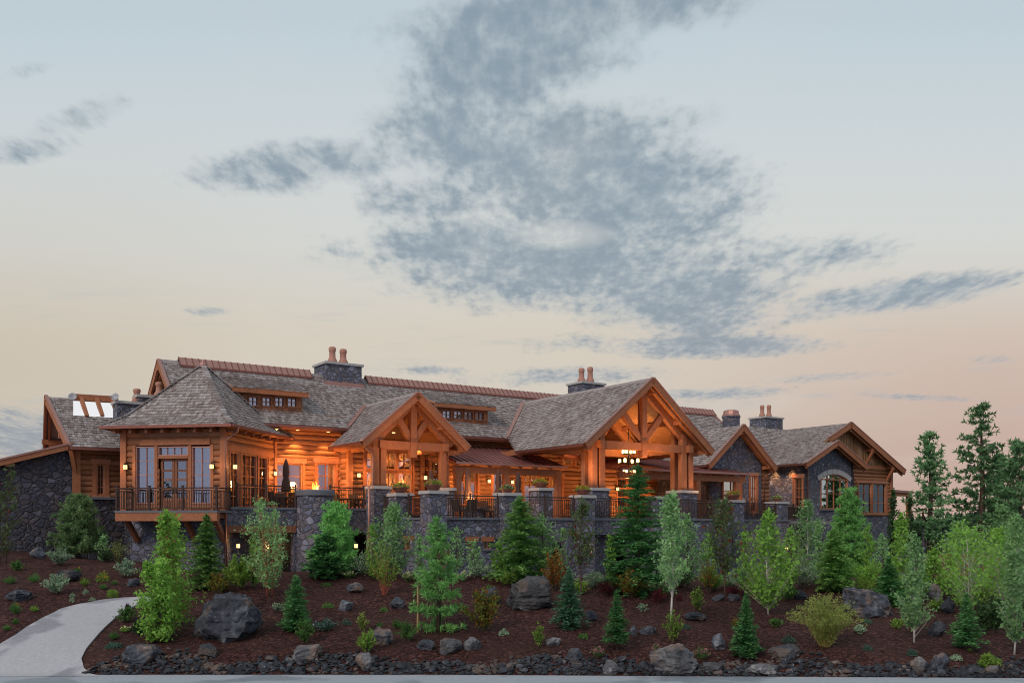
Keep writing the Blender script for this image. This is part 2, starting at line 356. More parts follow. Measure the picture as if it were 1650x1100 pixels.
# ------------------------------------------------------------------ builders
class MB:
    def __init__(s): s.v = []; s.f = []; s.m = []
    def poly(s, pts, mi=0):
        i = len(s.v); s.v += [tuple(p) for p in pts]; s.f.append(tuple(range(i, i+len(pts)))); s.m.append(mi)
    def hexa(s, p, mi=0):                      # 8 corners: 4 bottom (ring) + 4 top (ring)
        i = len(s.v); s.v += [tuple(q) for q in p]
        for f in ((3, 2, 1, 0), (4, 5, 6, 7), (0, 1, 5, 4), (1, 2, 6, 5), (2, 3, 7, 6), (3, 0, 4, 7)):
            s.f.append(tuple(i+k for k in f)); s.m.append(mi)
    def box(s, x0, x1, y0, y1, z0, z1, mi=0):
        s.hexa([(x0, y0, z0), (x1, y0, z0), (x1, y1, z0), (x0, y1, z0), (x0, y0, z1), (x1, y0, z1), (x1, y1, z1), (x0, y1, z1)], mi)
    def fbox(s, F, s0, s1, t0, t1, z0, z1, mi=0):
        s.hexa([F.p(s0, t0, z0), F.p(s1, t0, z0), F.p(s1, t1, z0), F.p(s0, t1, z0), F.p(s0, t0, z1), F.p(s1, t0, z1), F.p(s1, t1, z1), F.p(s0, t1, z1)], mi)
    def beam(s, p, q, w, h, up=(0, 0, 1), mi=0, off=0.0):
        p, q, up = Vector(p), Vector(q), Vector(up)
        d = (q-p).normalized(); sd = d.cross(up)
        if sd.length < 1e-4: sd = d.cross(Vector((1, 0, 0)))
        sd.normalize(); u = sd.cross(d).normalized()
        a, b = sd*w/2, u*h/2
        o = u*off
        s.hexa([p-a-b+o, p+a-b+o, q+a-b+o, q-a-b+o, p-a+b+o, p+a+b+o, q+a+b+o, q-a+b+o], mi)
    def prism(s, poly, ext, mi=0):
        n = len(poly); i = len(s.v); ext = Vector(ext)
        s.v += [tuple(Vector(p)) for p in poly]+[tuple(Vector(p)+ext) for p in poly]
        s.f.append(tuple(range(i, i+n))); s.m.append(mi); s.f.append(tuple(range(i+2*n-1, i+n-1, -1))); s.m.append(mi)
        for k in range(n):
            s.f.append((i+k, i+(k+1) % n, i+n+(k+1) % n, i+n+k)); s.m.append(mi)
    def tube(s, pts, rad, n=7, mi=0, cap=True):
        pts = [Vector(p) for p in pts]
        if not hasattr(rad, '__len__'): rad = [rad]*len(pts)
        i0 = len(s.v); ref = Vector((.31, .17, .93))
        for k, p in enumerate(pts):
            d = (pts[min(k+1, len(pts)-1)]-pts[max(k-1, 0)]).normalized()
            if abs(d.dot(ref)) > .97: ref = Vector((1, .1, 0))
            a = d.cross(ref).normalized(); b = d.cross(a)
            for j in range(n):
                th = 2*math.pi*j/n; s.v.append(tuple(p+(a*math.cos(th)+b*math.sin(th))*rad[k]))
        for k in range(len(pts)-1):
            for j in range(n):
                a = i0+k*n+j; b = i0+k*n+(j+1) % n
                s.f.append((a, b, b+n, a+n)); s.m.append(mi)
        if cap:
            s.f.append(tuple(range(i0+n-1, i0-1, -1))); s.m.append(mi)
            e = i0+(len(pts)-1)*n; s.f.append(tuple(range(e, e+n))); s.m.append(mi)
    def lathe(s, prof, c=(0, 0, 0), n=16, mi=0, wob=None):
        i0 = len(s.v)
        for k, (r, z) in enumerate(prof):
            for j in range(n):
                th = 2*math.pi*j/n; rr = r*(1 if wob is None else wob(th, z))
                s.v.append((c[0]+rr*math.cos(th), c[1]+rr*math.sin(th), c[2]+z))
        for k in range(len(prof)-1):
            for j in range(n):
                a = i0+k*n+j; b = i0+k*n+(j+1) % n
                s.f.append((a, b, b+n, a+n)); s.m.append(mi)
        s.f.append(tuple(range(i0+n-1, i0-1, -1))); s.m.append(mi)
        e = i0+(len(prof)-1)*n; s.f.append(tuple(range(e, e+n))); s.m.append(mi)
    def build(s, name, mats, parent=None, origin=None, smooth=False):
        me = bpy.data.meshes.new(name)
        if origin is None:
            r = parent
            while r is not None and r.parent is not None: r = r.parent
            origin = r.location if r is not None else (0, 0, 0)
        ox, oy, oz = origin
        me.from_pydata([(x-ox, y-oy, z-oz) for x, y, z in s.v], [], s.f)
        mats = mats if isinstance(mats, (list, tuple)) else [mats]
        for m in mats: me.materials.append(m)
        if len(mats) > 1: me.polygons.foreach_set('material_index', s.m)
        if smooth: me.polygons.foreach_set('use_smooth', [True]*len(s.f))
        me.update()
        o = bpy.data.objects.new(name, me); COL.objects.link(o)
        if parent is not None: o.parent = parent
        elif tuple(origin) != (0, 0, 0): o.location = origin
        return o
def np_obj(name, V, nper, mat, parent=None, smooth=False, mats=None, mi=None):
    me = bpy.data.meshes.new(name); n = len(V); nf = n//nper
    me.vertices.add(n); me.vertices.foreach_set('co', V.astype(np.float32).ravel())
    me.loops.add(n); me.loops.foreach_set('vertex_index', np.arange(n, dtype=np.int32))
    me.polygons.add(nf); me.polygons.foreach_set('loop_start', np.arange(0, n, nper, dtype=np.int32))
    me.update(calc_edges=True); me.validate()
    for m in (mats or [mat]): me.materials.append(m)
    if mi is not None: me.polygons.foreach_set('material_index', np.asarray(mi, dtype=np.int32))
    o = bpy.data.objects.new(name, me); COL.objects.link(o)
    if parent is not None: o.parent = parent
    return o
LABELS = {}
def tag(o, label=None, cat=None, group=None, kind=None):
    if label:
        o['label'] = label
        LABELS.setdefault(label, []).append(o.name)
    if cat: o['category'] = cat
    if group: o['group'] = group
    if kind: o['kind'] = kind
    return o
def empty(name, loc, rz=0, label=None, cat=None, group=None):
    o = bpy.data.objects.new(name, None); COL.objects.link(o); o.location = loc; o.rotation_euler = (0, 0, rz); o.empty_display_size = .2
    return tag(o, label, cat, group)
def copy_tree(o, parent=None):
    c = o.copy(); COL.objects.link(c)
    if parent is not None: c.parent = parent
    for ch in list(o.children): copy_tree(ch, c)
    return c
def point_light(parent, loc, energy, color=(1, .56, .22), r=.08, name='lamp_light'):
    l = bpy.data.lights.new(name, 'POINT'); l.energy = energy; l.color = color; l.shadow_soft_size = r
    o = bpy.data.objects.new(name, l); COL.objects.link(o); o.location = loc
    if parent is not None: o.parent = parent
    return o

class Frame:
    def __init__(s, o, u):
        n = math.hypot(*u); s.o = o; s.u = (u[0]/n, u[1]/n); s.v = (-s.u[1], s.u[0]); s.rz = math.atan2(s.u[1], s.u[0])
    def p(s, a, t, z): return Vector((s.o[0]+s.u[0]*a+s.v[0]*t, s.o[1]+s.u[1]*a+s.v[1]*t, ZC+z))
    def st(s, x, y):
        dx, dy = x-s.o[0], y-s.o[1]; return dx*s.u[0]+dy*s.u[1], dx*s.v[0]+dy*s.v[1]
    def hit_t(s, px, py, t):
        k = (px-CX)/FPX
        a = (k*(s.o[1]+s.v[1]*t)-s.o[0]-s.v[0]*t)/(s.u[0]-k*s.u[1]); D = s.o[1]+s.u[1]*a+s.v[1]*t
        return a, (HY-py)*D/FPX
    def hit_s(s, px, py, a):
        k = (px-CX)/FPX
        t = (k*(s.o[1]+s.u[1]*a)-s.o[0]-s.u[0]*a)/(s.v[0]-k*s.v[1]); D = s.o[1]+s.u[1]*a+s.v[1]*t
        return t, (HY-py)*D/FPX
H = Frame((4.68, 52.0), (.826, .564))        # main house: s along the front (right and back), t into the house
K = Frame((-14.07, 45.5), (.985, -.171))     # octagon-turned pavilion on the left, origin at its near corner
class Wall:
    def __init__(s, F, axis, val): s.F, s.axis, s.val = F, axis, val
    def P(s, a, z, out=0.0):
        if s.axis == 't': return s.F.p(a, s.val-out, z)
        if s.axis == 's-': return s.F.p(s.val-out, a, z)
        return s.F.p(s.val+out, a, z)
    def hit(s, px, py): return s.F.hit_t(px, py, s.val) if s.axis == 't' else s.F.hit_s(px, py, s.val)
    def rect(s, px0, px1, py0, py1):
        a0 = s.hit(px0, 800)[0]; a1 = s.hit(px1, 800)[0]; pm = (px0+px1)/2
        return min(a0, a1), max(a0, a1), s.hit(pm, py1)[1], s.hit(pm, py0)[1]
def wbox(mb, W, a0, a1, z0, z1, o0, o1, mi=0):
    if W.axis != 's-': o0, o1 = o1, o0
    mb.hexa([W.P(a0, z0, o0), W.P(a1, z0, o0), W.P(a1, z0, o1), W.P(a0, z0, o1), W.P(a0, z1, o0), W.P(a1, z1, o0), W.P(a1, z1, o1), W.P(a0, z1, o1)], mi)
def panel(mb, W, a0, a1, z0, z1, ops=(), depth=.3, mi=0, back=True):
    ops = [(max(o[0], a0), min(o[1], a1), max(o[2], z0), min(o[3], z1)) for o in ops if o[0] < a1 and o[1] > a0 and o[2] < z1 and o[3] > z0]
    A = sorted({a0, a1, *[o[0] for o in ops], *[o[1] for o in ops]}); Z = sorted({z0, z1, *[o[2] for o in ops], *[o[3] for o in ops]})
    for i in range(len(A)-1):
        for j in range(len(Z)-1):
            am, zm = (A[i]+A[i+1])/2, (Z[j]+Z[j+1])/2
            if any(o[0] < am < o[1] and o[2] < zm < o[3] for o in ops): continue
            mb.poly([W.P(A[i], Z[j]), W.P(A[i+1], Z[j]), W.P(A[i+1], Z[j+1]), W.P(A[i], Z[j+1])], mi)
            if back: mb.poly([W.P(A[i], Z[j], -depth), W.P(A[i], Z[j+1], -depth), W.P(A[i+1], Z[j+1], -depth), W.P(A[i+1], Z[j], -depth)], mi)
    for o in list(ops)+[(a0, a1, z0, z1)]:
        for q in (((o[0], o[2]), (o[1], o[2])), ((o[1], o[2]), (o[1], o[3])), ((o[1], o[3]), (o[0], o[3])), ((o[0], o[3]), (o[0], o[2]))):
            (x0, y0), (x1, y1) = q
            mb.poly([W.P(x0, y0), W.P(x1, y1), W.P(x1, y1, -depth), W.P(x0, y0, -depth)], mi)
def logs(mb, W, a0, a1, z0, z1, ops=(), h=.29, bulge=.085):
    n = max(1, round((z1-z0)/h)); h = (z1-z0)/n
    prof = [(0, 0), (.10, .55), (.28, .9), (.5, 1), (.72, .9), (.90, .55), (1, 0)]
    for k in range(n):
        zb = z0+k*h; zm = zb+h/2
        cuts = sorted([(max(a0, o[0]), min(a1, o[1])) for o in ops if o[2] < zm < o[3] and o[0] < a1 and o[1] > a0])
        x = a0; segs = []
        for c in cuts:
            if c[0] > x: segs.append((x, c[0]))
            x = max(x, c[1])
        if x < a1: segs.append((x, a1))
        for (x0, x1) in segs:
            i = len(mb.v); b = bulge*random.uniform(.85, 1.1)
            for (f, o) in prof:
                mb.v.append(tuple(W.P(x0, zb+f*h, o*b))); mb.v.append(tuple(W.P(x1, zb+f*h, o*b)))
            for q in range(len(prof)-1):
                mb.f.append((i+2*q, i+2*q+1, i+2*q+3, i+2*q+2)); mb.m.append(0)
            mb.f.append(tuple(i+2*q for q in range(len(prof)))); mb.m.append(0)
            mb.f.append(tuple(i+2*q+1 for q in range(len(prof)))); mb.m.append(0)

# ------------------------------------------------------------------ terrain
TD = [20, 27.3, 28.7, 33, 37, 40, 43, 46, 49, 56, 70, 110]
TZ = {-300: [-.12, -.03, .40, 1.30, 2.10, 2.60, 2.95, 3.05, 3.0, 2.2, 1.6, 1.3],
      0:    [-.12, -.03, .38, 1.38, 2.15, 2.65, 3.05, 3.15, 3.0, 2.0, 1.5, 1.3],
      200:  [-.12, -.03, .40, 1.35, 2.05, 2.50, 2.75, 2.55, 2.0, 1.5, 1.4, 1.3],
      340:  [-.12, -.03, .50, 1.22, 1.90, 2.30, 2.30, 1.70, 1.4, 1.4, 1.4, 1.3],
      600:  [-.12, -.03, .54, 1.21, 1.86, 2.27, 2.15, 1.55, 1.4, 1.4, 1.4, 1.3],
      880:  [-.12, -.03, .52, 1.18, 1.75, 2.10, 2.00, 1.60, 1.4, 1.4, 1.4, 1.3],
      1100: [-.12, -.03, .48, 1.08, 1.52, 1.75, 1.75, 1.55, 1.4, 1.3, 1.3, 1.3],
      1400: [-.12, -.03, .46, 1.00, 1.40, 1.62, 1.68, 1.60, 1.4, 1.3, 1.3, 1.3],
      1650: [-.12, -.03, .42, .90, 1.20, 1.38, 1.50, 1.50, 1.4, 1.3, 1.3, 1.3],
      2000: [-.12, -.03, .42, .90, 1.20, 1.38, 1.50, 1.50, 1.4, 1.3, 1.3, 1.3]}
TP = sorted(TZ)
def road_edge(x): return 27.35-.035*max(0, x+2)           # the far edge of the road comes a little nearer to the right
def _prof(row, D):
    if D <= TD[0]: return row[0]
    for i in range(len(TD)-1):
        if D <= TD[i+1]:
            f = (D-TD[i])/(TD[i+1]-TD[i]); return row[i]+(row[i+1]-row[i])*f
    return row[-1]
def terrain(x, y):
    if y < 6: return -.12
    D = y+(27.3-road_edge(x))*max(0, min(1, (40-y)/12))
    px = CX+FPX*x/y
    px = max(TP[0], min(TP[-1]-.01, px))
    for i in range(len(TP)-1):
        if px <= TP[i+1]:
            f = (px-TP[i])/(TP[i+1]-TP[i]); f = f*f*(3-2*f)
            z = _prof(TZ[TP[i]], D)*(1-f)+_prof(TZ[TP[i+1]], D)*f; break
    k = max(0, min(1, (D-28)/3))*max(0, min(1, (70-D)/20))
    return z+k*.09*noise.noise(Vector((x*.35, y*.35, 3.1)))+k*.035*noise.noise(Vector((x*1.3, y*1.3, 7)))
def ground_hit(px, py):
    k = (px-CX)/FPX; prev = None
    D = 15.0
    while D < 120:
        zr = ZC-(py-HY)*D/FPX; g = terrain(k*D, D)
        if g >= zr:
            return Vector((k*D, D, g))
        if 30 < D and (prev is None or g-zr > prev[0]): prev = (g-zr, D, g)
        if D > 46.5: return Vector((k*prev[1], prev[1], prev[2]))       # just over the crest of the bed
        D += .05
    return Vector((k*60, 60, terrain(k*60, 60)))

def build_ground():
    xs = [-900, -400, -200, -110, -70, -50]+[-38+.45*i for i in range(int(84/.45)+1)]+[50, 62, 80, 120, 200, 400, 900]
    ys = [-300, -60, 0, 15, 22, 25]+[26+.3*i for i in range(70)]+[47.5+i for i in range(14)]+[64, 70, 80, 95, 110, 150, 220, 400, 900, 2500]
    mb = MB(); nx = len(xs)
    for y in ys:
        for x in xs: mb.v.append((x, y, terrain(x, y)))
    for j in range(len(ys)-1):
        for i in range(nx-1):
            a = j*nx+i; mb.f.append((a, a+1, a+nx+1, a+nx)); mb.m.append(0)
    o = mb.build('ground', M['mulch'], smooth=True); tag(o, kind='structure')
    r = MB(); X = [-600, -60, -14, -8]+[-6+2*i for i in range(18)]+[60, 600]
    for i in range(len(X)-1):
        r.poly([(X[i], -250, 0), (X[i+1], -250, 0), (X[i+1], road_edge(X[i+1]), 0), (X[i], road_edge(X[i]), 0)])
    tag(r.build('road', M['road']), kind='structure')
    # curving drive : left and right edges
    L = [(-230, 1089), (-110, 1086), (-40, 1062), (0, 1039), (35, 1017), (65, 999), (95, 984), (125, 975), (160, 968.5), (200, 964), (232, 962), (262, 961)]
    R = [(156, 1089), (146, 1086), (135, 1076), (131, 1063), (139, 1046), (155, 1027), (170, 1011), (186, 996), (202, 984), (222, 975), (245, 969), (275, 966)]
    rows = [(Vector((-16.5, 27.0, 0)), Vector((-12.0, 27.0, 0)))]
    for a, b in zip(L, R):
        A, B = ground_hit(*a), ground_hit(*b)
        rows.append((A, B))
    # refine along
    fine = []
    for i in range(len(rows)-1):
        for k in range(4):
            f = k/4; fine.append((rows[i][0].lerp(rows[i+1][0], f), rows[i][1].lerp(rows[i+1][1], f)))
    fine.append(rows[-1])
    d = MB(); N = 14
    for A, B in fine:
        for j in range(N+1):
            p = A.lerp(B, j/N); e = road_edge(p.x); k = min(1, max(0, (p.y-e+.4)/1.6)); d.v.append((p.x, p.y, max(terrain(p.x, p.y), 0)*min(1, k*1.6)+.006+.044*k))
    for i in range(len(fine)-1):
        for j in range(N):
            a = i*(N+1)+j; d.f.append((a, a+1, a+N+2, a+N+1)); d.m.append(0)
    # edge thickness
    for side in (0, N):
        for i in range(len(fine)-1):
            a = d.v[i*(N+1)+side]; b = d.v[(i+1)*(N+1)+side]
            d.poly([a, b, (b[0], b[1], b[2]-.25), (a[0], a[1], a[2]-.25)])
    dw = d.build('driveway', M['pave'], smooth=False); tag(dw, kind='structure')
    # far hills beyond the house
    h = MB(); n = 60
    for i in range(n+1):
        a = -1.2+2.4*i/n; x = 1500*math.sin(a); y = 1500*math.cos(a)
        hz = 1.2+14*max(0, noise.noise(Vector((a*2.3, 1.7, 0)))+.45)+5*noise.noise(Vector((a*14, 4, 0)))
        h.v += [(x, y, -2), (x, y, 4+hz), (x*1.2, y*1.2, 6+hz), (x*1.3, y*1.3, -2)]
    for i in range(n):
        for k in range(3):
            a = i*4+k; h.f.append((a, a+4, a+5, a+1)); h.m.append(0)
    tag(h.build('hills', M['wood_far'], smooth=True), kind='structure')
build_ground()

# ------------------------------------------------------------------ the lodge
random.seed(11)
LODGE = empty('lodge', H.p(0, 9, -3.0), 0, 'timber and stone lodge with cedar shake roofs and copper ridges, lit from inside', 'lodge')
F1, F2, EV, RZ, PM = .70, .30, 5.46, 9.0, .823      # house floor, terrace floor, main eave, main ridge, main pitch (heights relative to the eye)
TE = 8.5                                             # main eave line
def main_z(t): return EV+PM*(t-TE)
def main_t(z): return TE+(z-EV)/PM

def roof(poly, name='roof', shakes=True, thick=.16, mats=None, expo=.22, parent=None, ridge_cap=None, seam=False):
    P = [Vector(p) for p in poly]
    e = (P[1]-P[0]).normalized()
    n = Vector((0, 0, 0))
    for i in range(len(P)):
        n += P[i].cross(P[(i+1) % len(P)])
    n.normalize()
    if n.z < 0: n = -n
    g = n.cross(e).normalized()
    if g.z < 0: g = -g
    mb = MB()
    mb.prism([p-n*thick for p in P], n*thick, 1)
    uv = [((p-P[0]).dot(e), (p-P[0]).dot(g)) for p in P]
    def span(v):
        xs = []
        for i in range(len(uv)):
            (u0, v0), (u1, v1) = uv[i], uv[(i+1) % len(uv)]
            if (v0-v)*(v1-v) <= 0 and abs(v1-v0) > 1e-6: xs.append(u0+(u1-u0)*(v-v0)/(v1-v0))
        return (min(xs), max(xs)) if len(xs) > 1 else None
    vmax = max(v for _, v in uv)
    vmin = min(v for _, v in uv)
    if shakes:
        k = 0
        v = vmin
        while v < vmax-.03:
            sp = span(min(v+.5*expo, vmax-.01))
            if sp:
                u = sp[0]
                while u < sp[1]-.02:
                    w = random.uniform(.09, .22); u1 = min(u+w, sp[1])
                    if sp[1]-u1 < .06: u1 = sp[1]
                    lo = v-.03+random.uniform(-.018, .018); hi = min(v+expo+.06, vmax+.02)
                    hl = random.uniform(.045, .072); hh = .012
                    q = [(u+.006, lo, hl), (u1-.006, lo, hl+random.uniform(-.008, .008)), (u1-.006, hi, hh), (u+.006, hi, hh)]
                    W = [P[0]+e*a+g*b+n*c for a, b, c in q]; B = [P[0]+e*a+g*b+n*.0 for a, b, c in q]
                    i = len(mb.v); mb.v += [tuple(x) for x in W]+[tuple(x) for x in B]
                    for f in ((0, 1, 2, 3), (0, 4, 5, 1), (1, 5, 6, 2), (3, 7, 4, 0)):
                        mb.f.append(tuple(i+x for x in f)); mb.m.append(0)
                    u = u1
            v += expo; k += 1
    if seam:
        u = min(a for a, _ in uv)+.1; umax = max(a for a, _ in uv)
        while u < umax-.05:
            ys = []
            for i in range(len(uv)):
                (u0, v0), (u1, v1) = uv[i], uv[(i+1) % len(uv)]
                if (u0-u)*(u1-u) <= 0 and abs(u1-u0) > 1e-6: ys.append(v0+(v1-v0)*(u-u0)/(u1-u0))
            if len(ys) > 1 and max(ys)-min(ys) > .1:
                a = P[0]+e*u+g*min(ys); b = P[0]+e*u+g*max(ys)
                mb.beam(a+n*.03, b+n*.03, .035, .07, n)
            u += .42
    return mb.build(name, mats or [M['shake'], M['soffit']], parent or LODGE)
def part_beam(name, p, q, w, h, mat, parent=None, up=(0, 0, 1), off=0):
    mb = MB(); mb.beam(p, q, w, h, up, 0, off); return mb.build(name, mat, parent or LODGE)
def rake(p, q, inward, h=.34, w=.12):
    """timber rake board with its copper drip edge, running from eave p to peak q; inward = unit vector into the building"""
    p, q = Vector(p), Vector(q)
    o = MB(); o.beam(p, q, w, h, (0, 0, 1), 0, -h*.36); r = o.build('rake_board', M['timber'], LODGE)
    iw = Vector(inward)
    o = MB(); o.beam(p+iw*.2, q+iw*.2, .10, h*.8, (0, 0, 1), 0, -h*.75); o.build('inner_board', M['timber'], r)
    o = MB(); o.beam(p-iw*.005, q-iw*.005, w+.05, .07, (0, 0, 1), 0, .085); o.build('copper_edge', M['copper'], r)
    return r
def gutter(p, q): 
    p, q = Vector(p), Vector(q)
    mb = MB(); mb.beam(p, q, .15, .14, (0, 0, 1), 0, -.05); return mb.build('gutter', M['copper_dark'], LODGE)
def tubepart(name, pts, r, mat, parent=None, n=7):
    mb = MB(); mb.tube(pts, r, n); return mb.build(name, mat, parent or LODGE, smooth=True)

WIN = []
def window(W, a0, a1, z0, z1, cols, rows, fr=.09, room='room', light=0.0, depth=2.2, inset=.06, name='window', sill=False, label=None, kick=0, curtain=False, glass='glass', mat='timber', pad=.12, thin=1.0):
    f = MB()
    wbox(f, W, a0, a1, z1-fr, z1, -inset-.10, .05); wbox(f, W, a0, a1, z0, z0+fr, -inset-.10, .05)
    wbox(f, W, a0, a0+fr, z0+fr, z1-fr, -inset-.10, .05); wbox(f, W, a1-fr, a1, z0+fr, z1-fr, -inset-.10, .05)
    zb = z0+fr
    if kick: wbox(f, W, a0+fr, a1-fr, zb, zb+kick, -inset-.07, 0.0); zb += kick
    for i in range(1, cols):
        x = a0+fr+(a1-a0-2*fr)*i/cols; wbox(f, W, x-.028*thin, x+.028*thin, zb, z1-fr, -inset-.05, -inset+.035)
    for j in range(1, rows):
        z = zb+(z1-fr-zb)*j/rows
        for i in range(cols):
            x0 = a0+fr+(a1-a0-2*fr)*i/cols+(.028 if i else 0); x1 = a0+fr+(a1-a0-2*fr)*(i+1)/cols-(.028 if i < cols-1 else 0)
            wbox(f, W, x0, x1, z-.022*thin, z+.022*thin, -inset-.045, -inset+.03)
    o = f.build(name, M[mat], LODGE)
    if label: o['label'] = label
    g = MB(); wbox(g, W, a0+fr*.6, a1-fr*.6, zb-.01, z1-fr*.6, -inset-.025, -inset-.012); g.build('pane', M[glass], o)
    if sill:
        q = MB(); wbox(q, W, a0-.08, a1+.08, z0-.10, z0, -.05, .12); q.build('sill', M['slate'], o)
    if curtain:
        q = MB(); wbox(q, W, a0+fr, a1-fr, zb, z1-fr, -inset-.28, -inset-.22); q.build('curtain', M['curtain'], o)
    if room:
        q = MB(); p0, p1, zz0, zz1, d = a0-pad, a1+pad, z0-.15, z1+.35, -depth
        C = lambda a, z, o_: W.P(a, z, o_)
        n = -.34
        q.poly([C(p0, zz0, d), C(p1, zz0, d), C(p1, zz1, d), C(p0, zz1, d)])
        for (x0, y0, x1, y1) in ((p0, zz0, p1, zz0), (p1, zz0, p1, zz1), (p1, zz1, p0, zz1), (p0, zz1, p0, zz0)):
            q.poly([C(x0, y0, n), C(x1, y1, n), C(x1, y1, d), C(x0, y0, d)])
        q.build('room', M[room], o)
    if light:
        point_light(o, W.P((a0+a1)/2, z1-.5, -depth*.55)-LODGE.location, light*3.6, (1, .55, .22), .12, 'room_light')
    return o
def door(W, a0, a1, z0, z1, leaves=2, rows=4, light=0.0, room='room'):
    w = (a1-a0)/leaves; r = None
    for k in range(leaves):
        x0, x1 = a0+k*w+.01, a0+(k+1)*w-.01; st = .13
        f = MB()
        wbox(f, W, x0, x0+st, z0, z1, -.16, -.07); wbox(f, W, x1-st, x1, z0, z1, -.16, -.07)
        wbox(f, W, x0+st, x1-st, z1-st, z1, -.16, -.07); wbox(f, W, x0+st, x1-st, z0, z0+.62, -.15, -.085)
        wbox(f, W, x0+st+.06, x1-st-.06, z0+.14, z0+.5, -.085, -.07)
        zb = z0+.62
        for j in range(1, rows):
            z = zb+(z1-st-zb)*j/rows; wbox(f, W, x0+st, x1-st, z-.045, z+.045, -.15, -.08)
        o = f.build('door', M['timber_dark'], LODGE)
        g = MB(); wbox(g, W, x0+st*.8, x1-st*.8, zb-.01, z1-st*.8, -.125, -.11); g.build('pane', M['glass'], o)
        h = MB(); hx = x1-.07 if k == 0 else x0+.07; wbox(h, W, hx-.02, hx+.02, z0+.85, z0+1.12, -.07, -.03); h.build('handle', M['black'], o)
        if k == 0: r = o
    if room:
        q = MB(); d = -2.4; p0, p1, zz0, zz1 = a0-.3, a1+.3, z0-.02, z1+.3; n = -.34
        q.poly([W.P(p0, zz0, d), W.P(p1, zz0, d), W.P(p1, zz1, d), W.P(p0, zz1, d)])
        for (x0, y0, x1, y1) in ((p0, zz0, p1, zz0), (p1, zz0, p1, zz1), (p1, zz1, p0, zz1), (p0, zz1, p0, zz0)):
            q.poly([W.P(x0, y0, n), W.P(x1, y1, n), W.P(x1, y1, d), W.P(x0, y0, d)])
        q.build('room', M[room], r)
        if light: point_light(r, W.P((a0+a1)/2, z1-.4, -1.3)-LODGE.location, light*3.6, (1, .55, .22), .12, 'room_light')
def trim(W, a0, a1, z0, z1, mat='timber', o0=-.02, o1=.10, name='timber_trim'):
    mb = MB(); wbox(mb, W, a0, a1, z0, z1, o0, o1); return mb.build(name, M[mat], LODGE)
def surround(W, op, jw=.14, head=.28, mat='timber', sill=True):
    a0, a1, z0, z1 = op
    mb = MB()
    wbox(mb, W, a0-jw, a0+.005, z0, z1, -.1, .105); wbox(mb, W, a1-.005, a1+jw, z0, z1, -.1, .105); wbox(mb, W, a0-jw-.08, a1+jw+.08, z1, z1+head, -.1, .115)
    if sill: wbox(mb, W, a0-jw-.04, a1+jw+.04, z0-.12, z0, -.1, .13)
    return mb.build('window_casing', M[mat], LODGE)

# ---- main block -------------------------------------------------------------
S0, S1 = -20.4, 22.6
roof([H.p(S0, TE, EV), H.p(S1, TE, EV), H.p(S1, main_t(RZ), RZ), H.p(S0, main_t(RZ), RZ)], 'main_roof')
roof([H.p(S1, 2*main_t(RZ)-TE, EV), H.p(S0, 2*main_t(RZ)-TE, EV), H.p(S0, main_t(RZ), RZ), H.p(S1, main_t(RZ), RZ)], 'rear_roof', shakes=False, mats=[M['shake'], M['shake']])
TR = main_t(RZ)
U3, V3 = Vector((H.u[0], H.u[1], 0)), Vector((H.v[0], H.v[1], 0))
for (s, iw) in ((S0, U3), (S1, -U3)):
    rake(H.p(s, TE, EV), H.p(s, TR, RZ), iw); rake(H.p(s, 2*TR-TE, EV), H.p(s, TR, RZ), iw)
    mb = MB(); ss = s+(.75 if s < 0 else -.75)
    mb.prism([H.p(ss, TE+.4, 3.2), H.p(ss, 2*TR-TE-.4, 3.2), H.p(ss, 2*TR-TE-.4, EV+.15), H.p(ss, TR, RZ-.2), H.p(ss, TE+.4, EV+.15)], U3*.1)
    mb.build('gable_wall', M['board'], LODGE)
    for q in (-1.6, 0, 1.6):
        part_beam('bracket', H.p(ss, TR+q, RZ-.45-abs(q)*PM), H.p(s-.06*(1 if s < 0 else -1), TR+q, RZ-.40-abs(q)*PM), .2, .26, M['timber'])
gutter(H.p(S0, TE-.05, EV-.04), H.p(S1, TE-.05, EV-.04))
part_beam('fascia', H.p(S0+.1, TE+.06, EV-.15), H.p(S1-.1, TE+.06, EV-.15), .06, .22, M['timber'])
# ridge vents of standing-seam copper
def ridge_vent(px0, px1):
    a0, a1 = H.hit_t(px0, 600, TR)[0], H.hit_t(px1, 600, TR)[0]
    mb = MB()
    for sg in (1, -1):
        A, B = H.p(a0, TR-sg*.44, RZ-.44*PM+.17), H.p(a1, TR-sg*.44, RZ-.44*PM+.17); C, D = H.p(a1, TR, RZ+.30), H.p(a0, TR, RZ+.30)
        mb.prism([A, B, C, D], Vector((0, 0, -.05)))
        mb.prism([H.p(a0+.1, TR-sg*.32, RZ-.32*PM-.1), H.p(a1-.1, TR-sg*.32, RZ-.32*PM-.1), H.p(a1-.1, TR-sg*.32, RZ-.32*PM+.19), H.p(a0+.1, TR-sg*.32, RZ-.32*PM+.19)], V3*.05, 1)
        mb.beam(A, B, .09, .12, (0, 0, 1), 1, -.05)
        n = int((a1-a0)/.36)
        for i in range(n+1):
            x = a0+.02+(a1-a0-.04)*i/n
            mb.beam(H.p(x, TR-sg*.44, RZ-.44*PM+.18), H.p(x, TR, RZ+.31), .035, .045, mi=1)
    mb.build('ridge_vent', [M['copper'], M['copper_dark']], LODGE)
ridge_vent(287, 499); ridge_vent(588, 904); ridge_vent(1088, 1148)
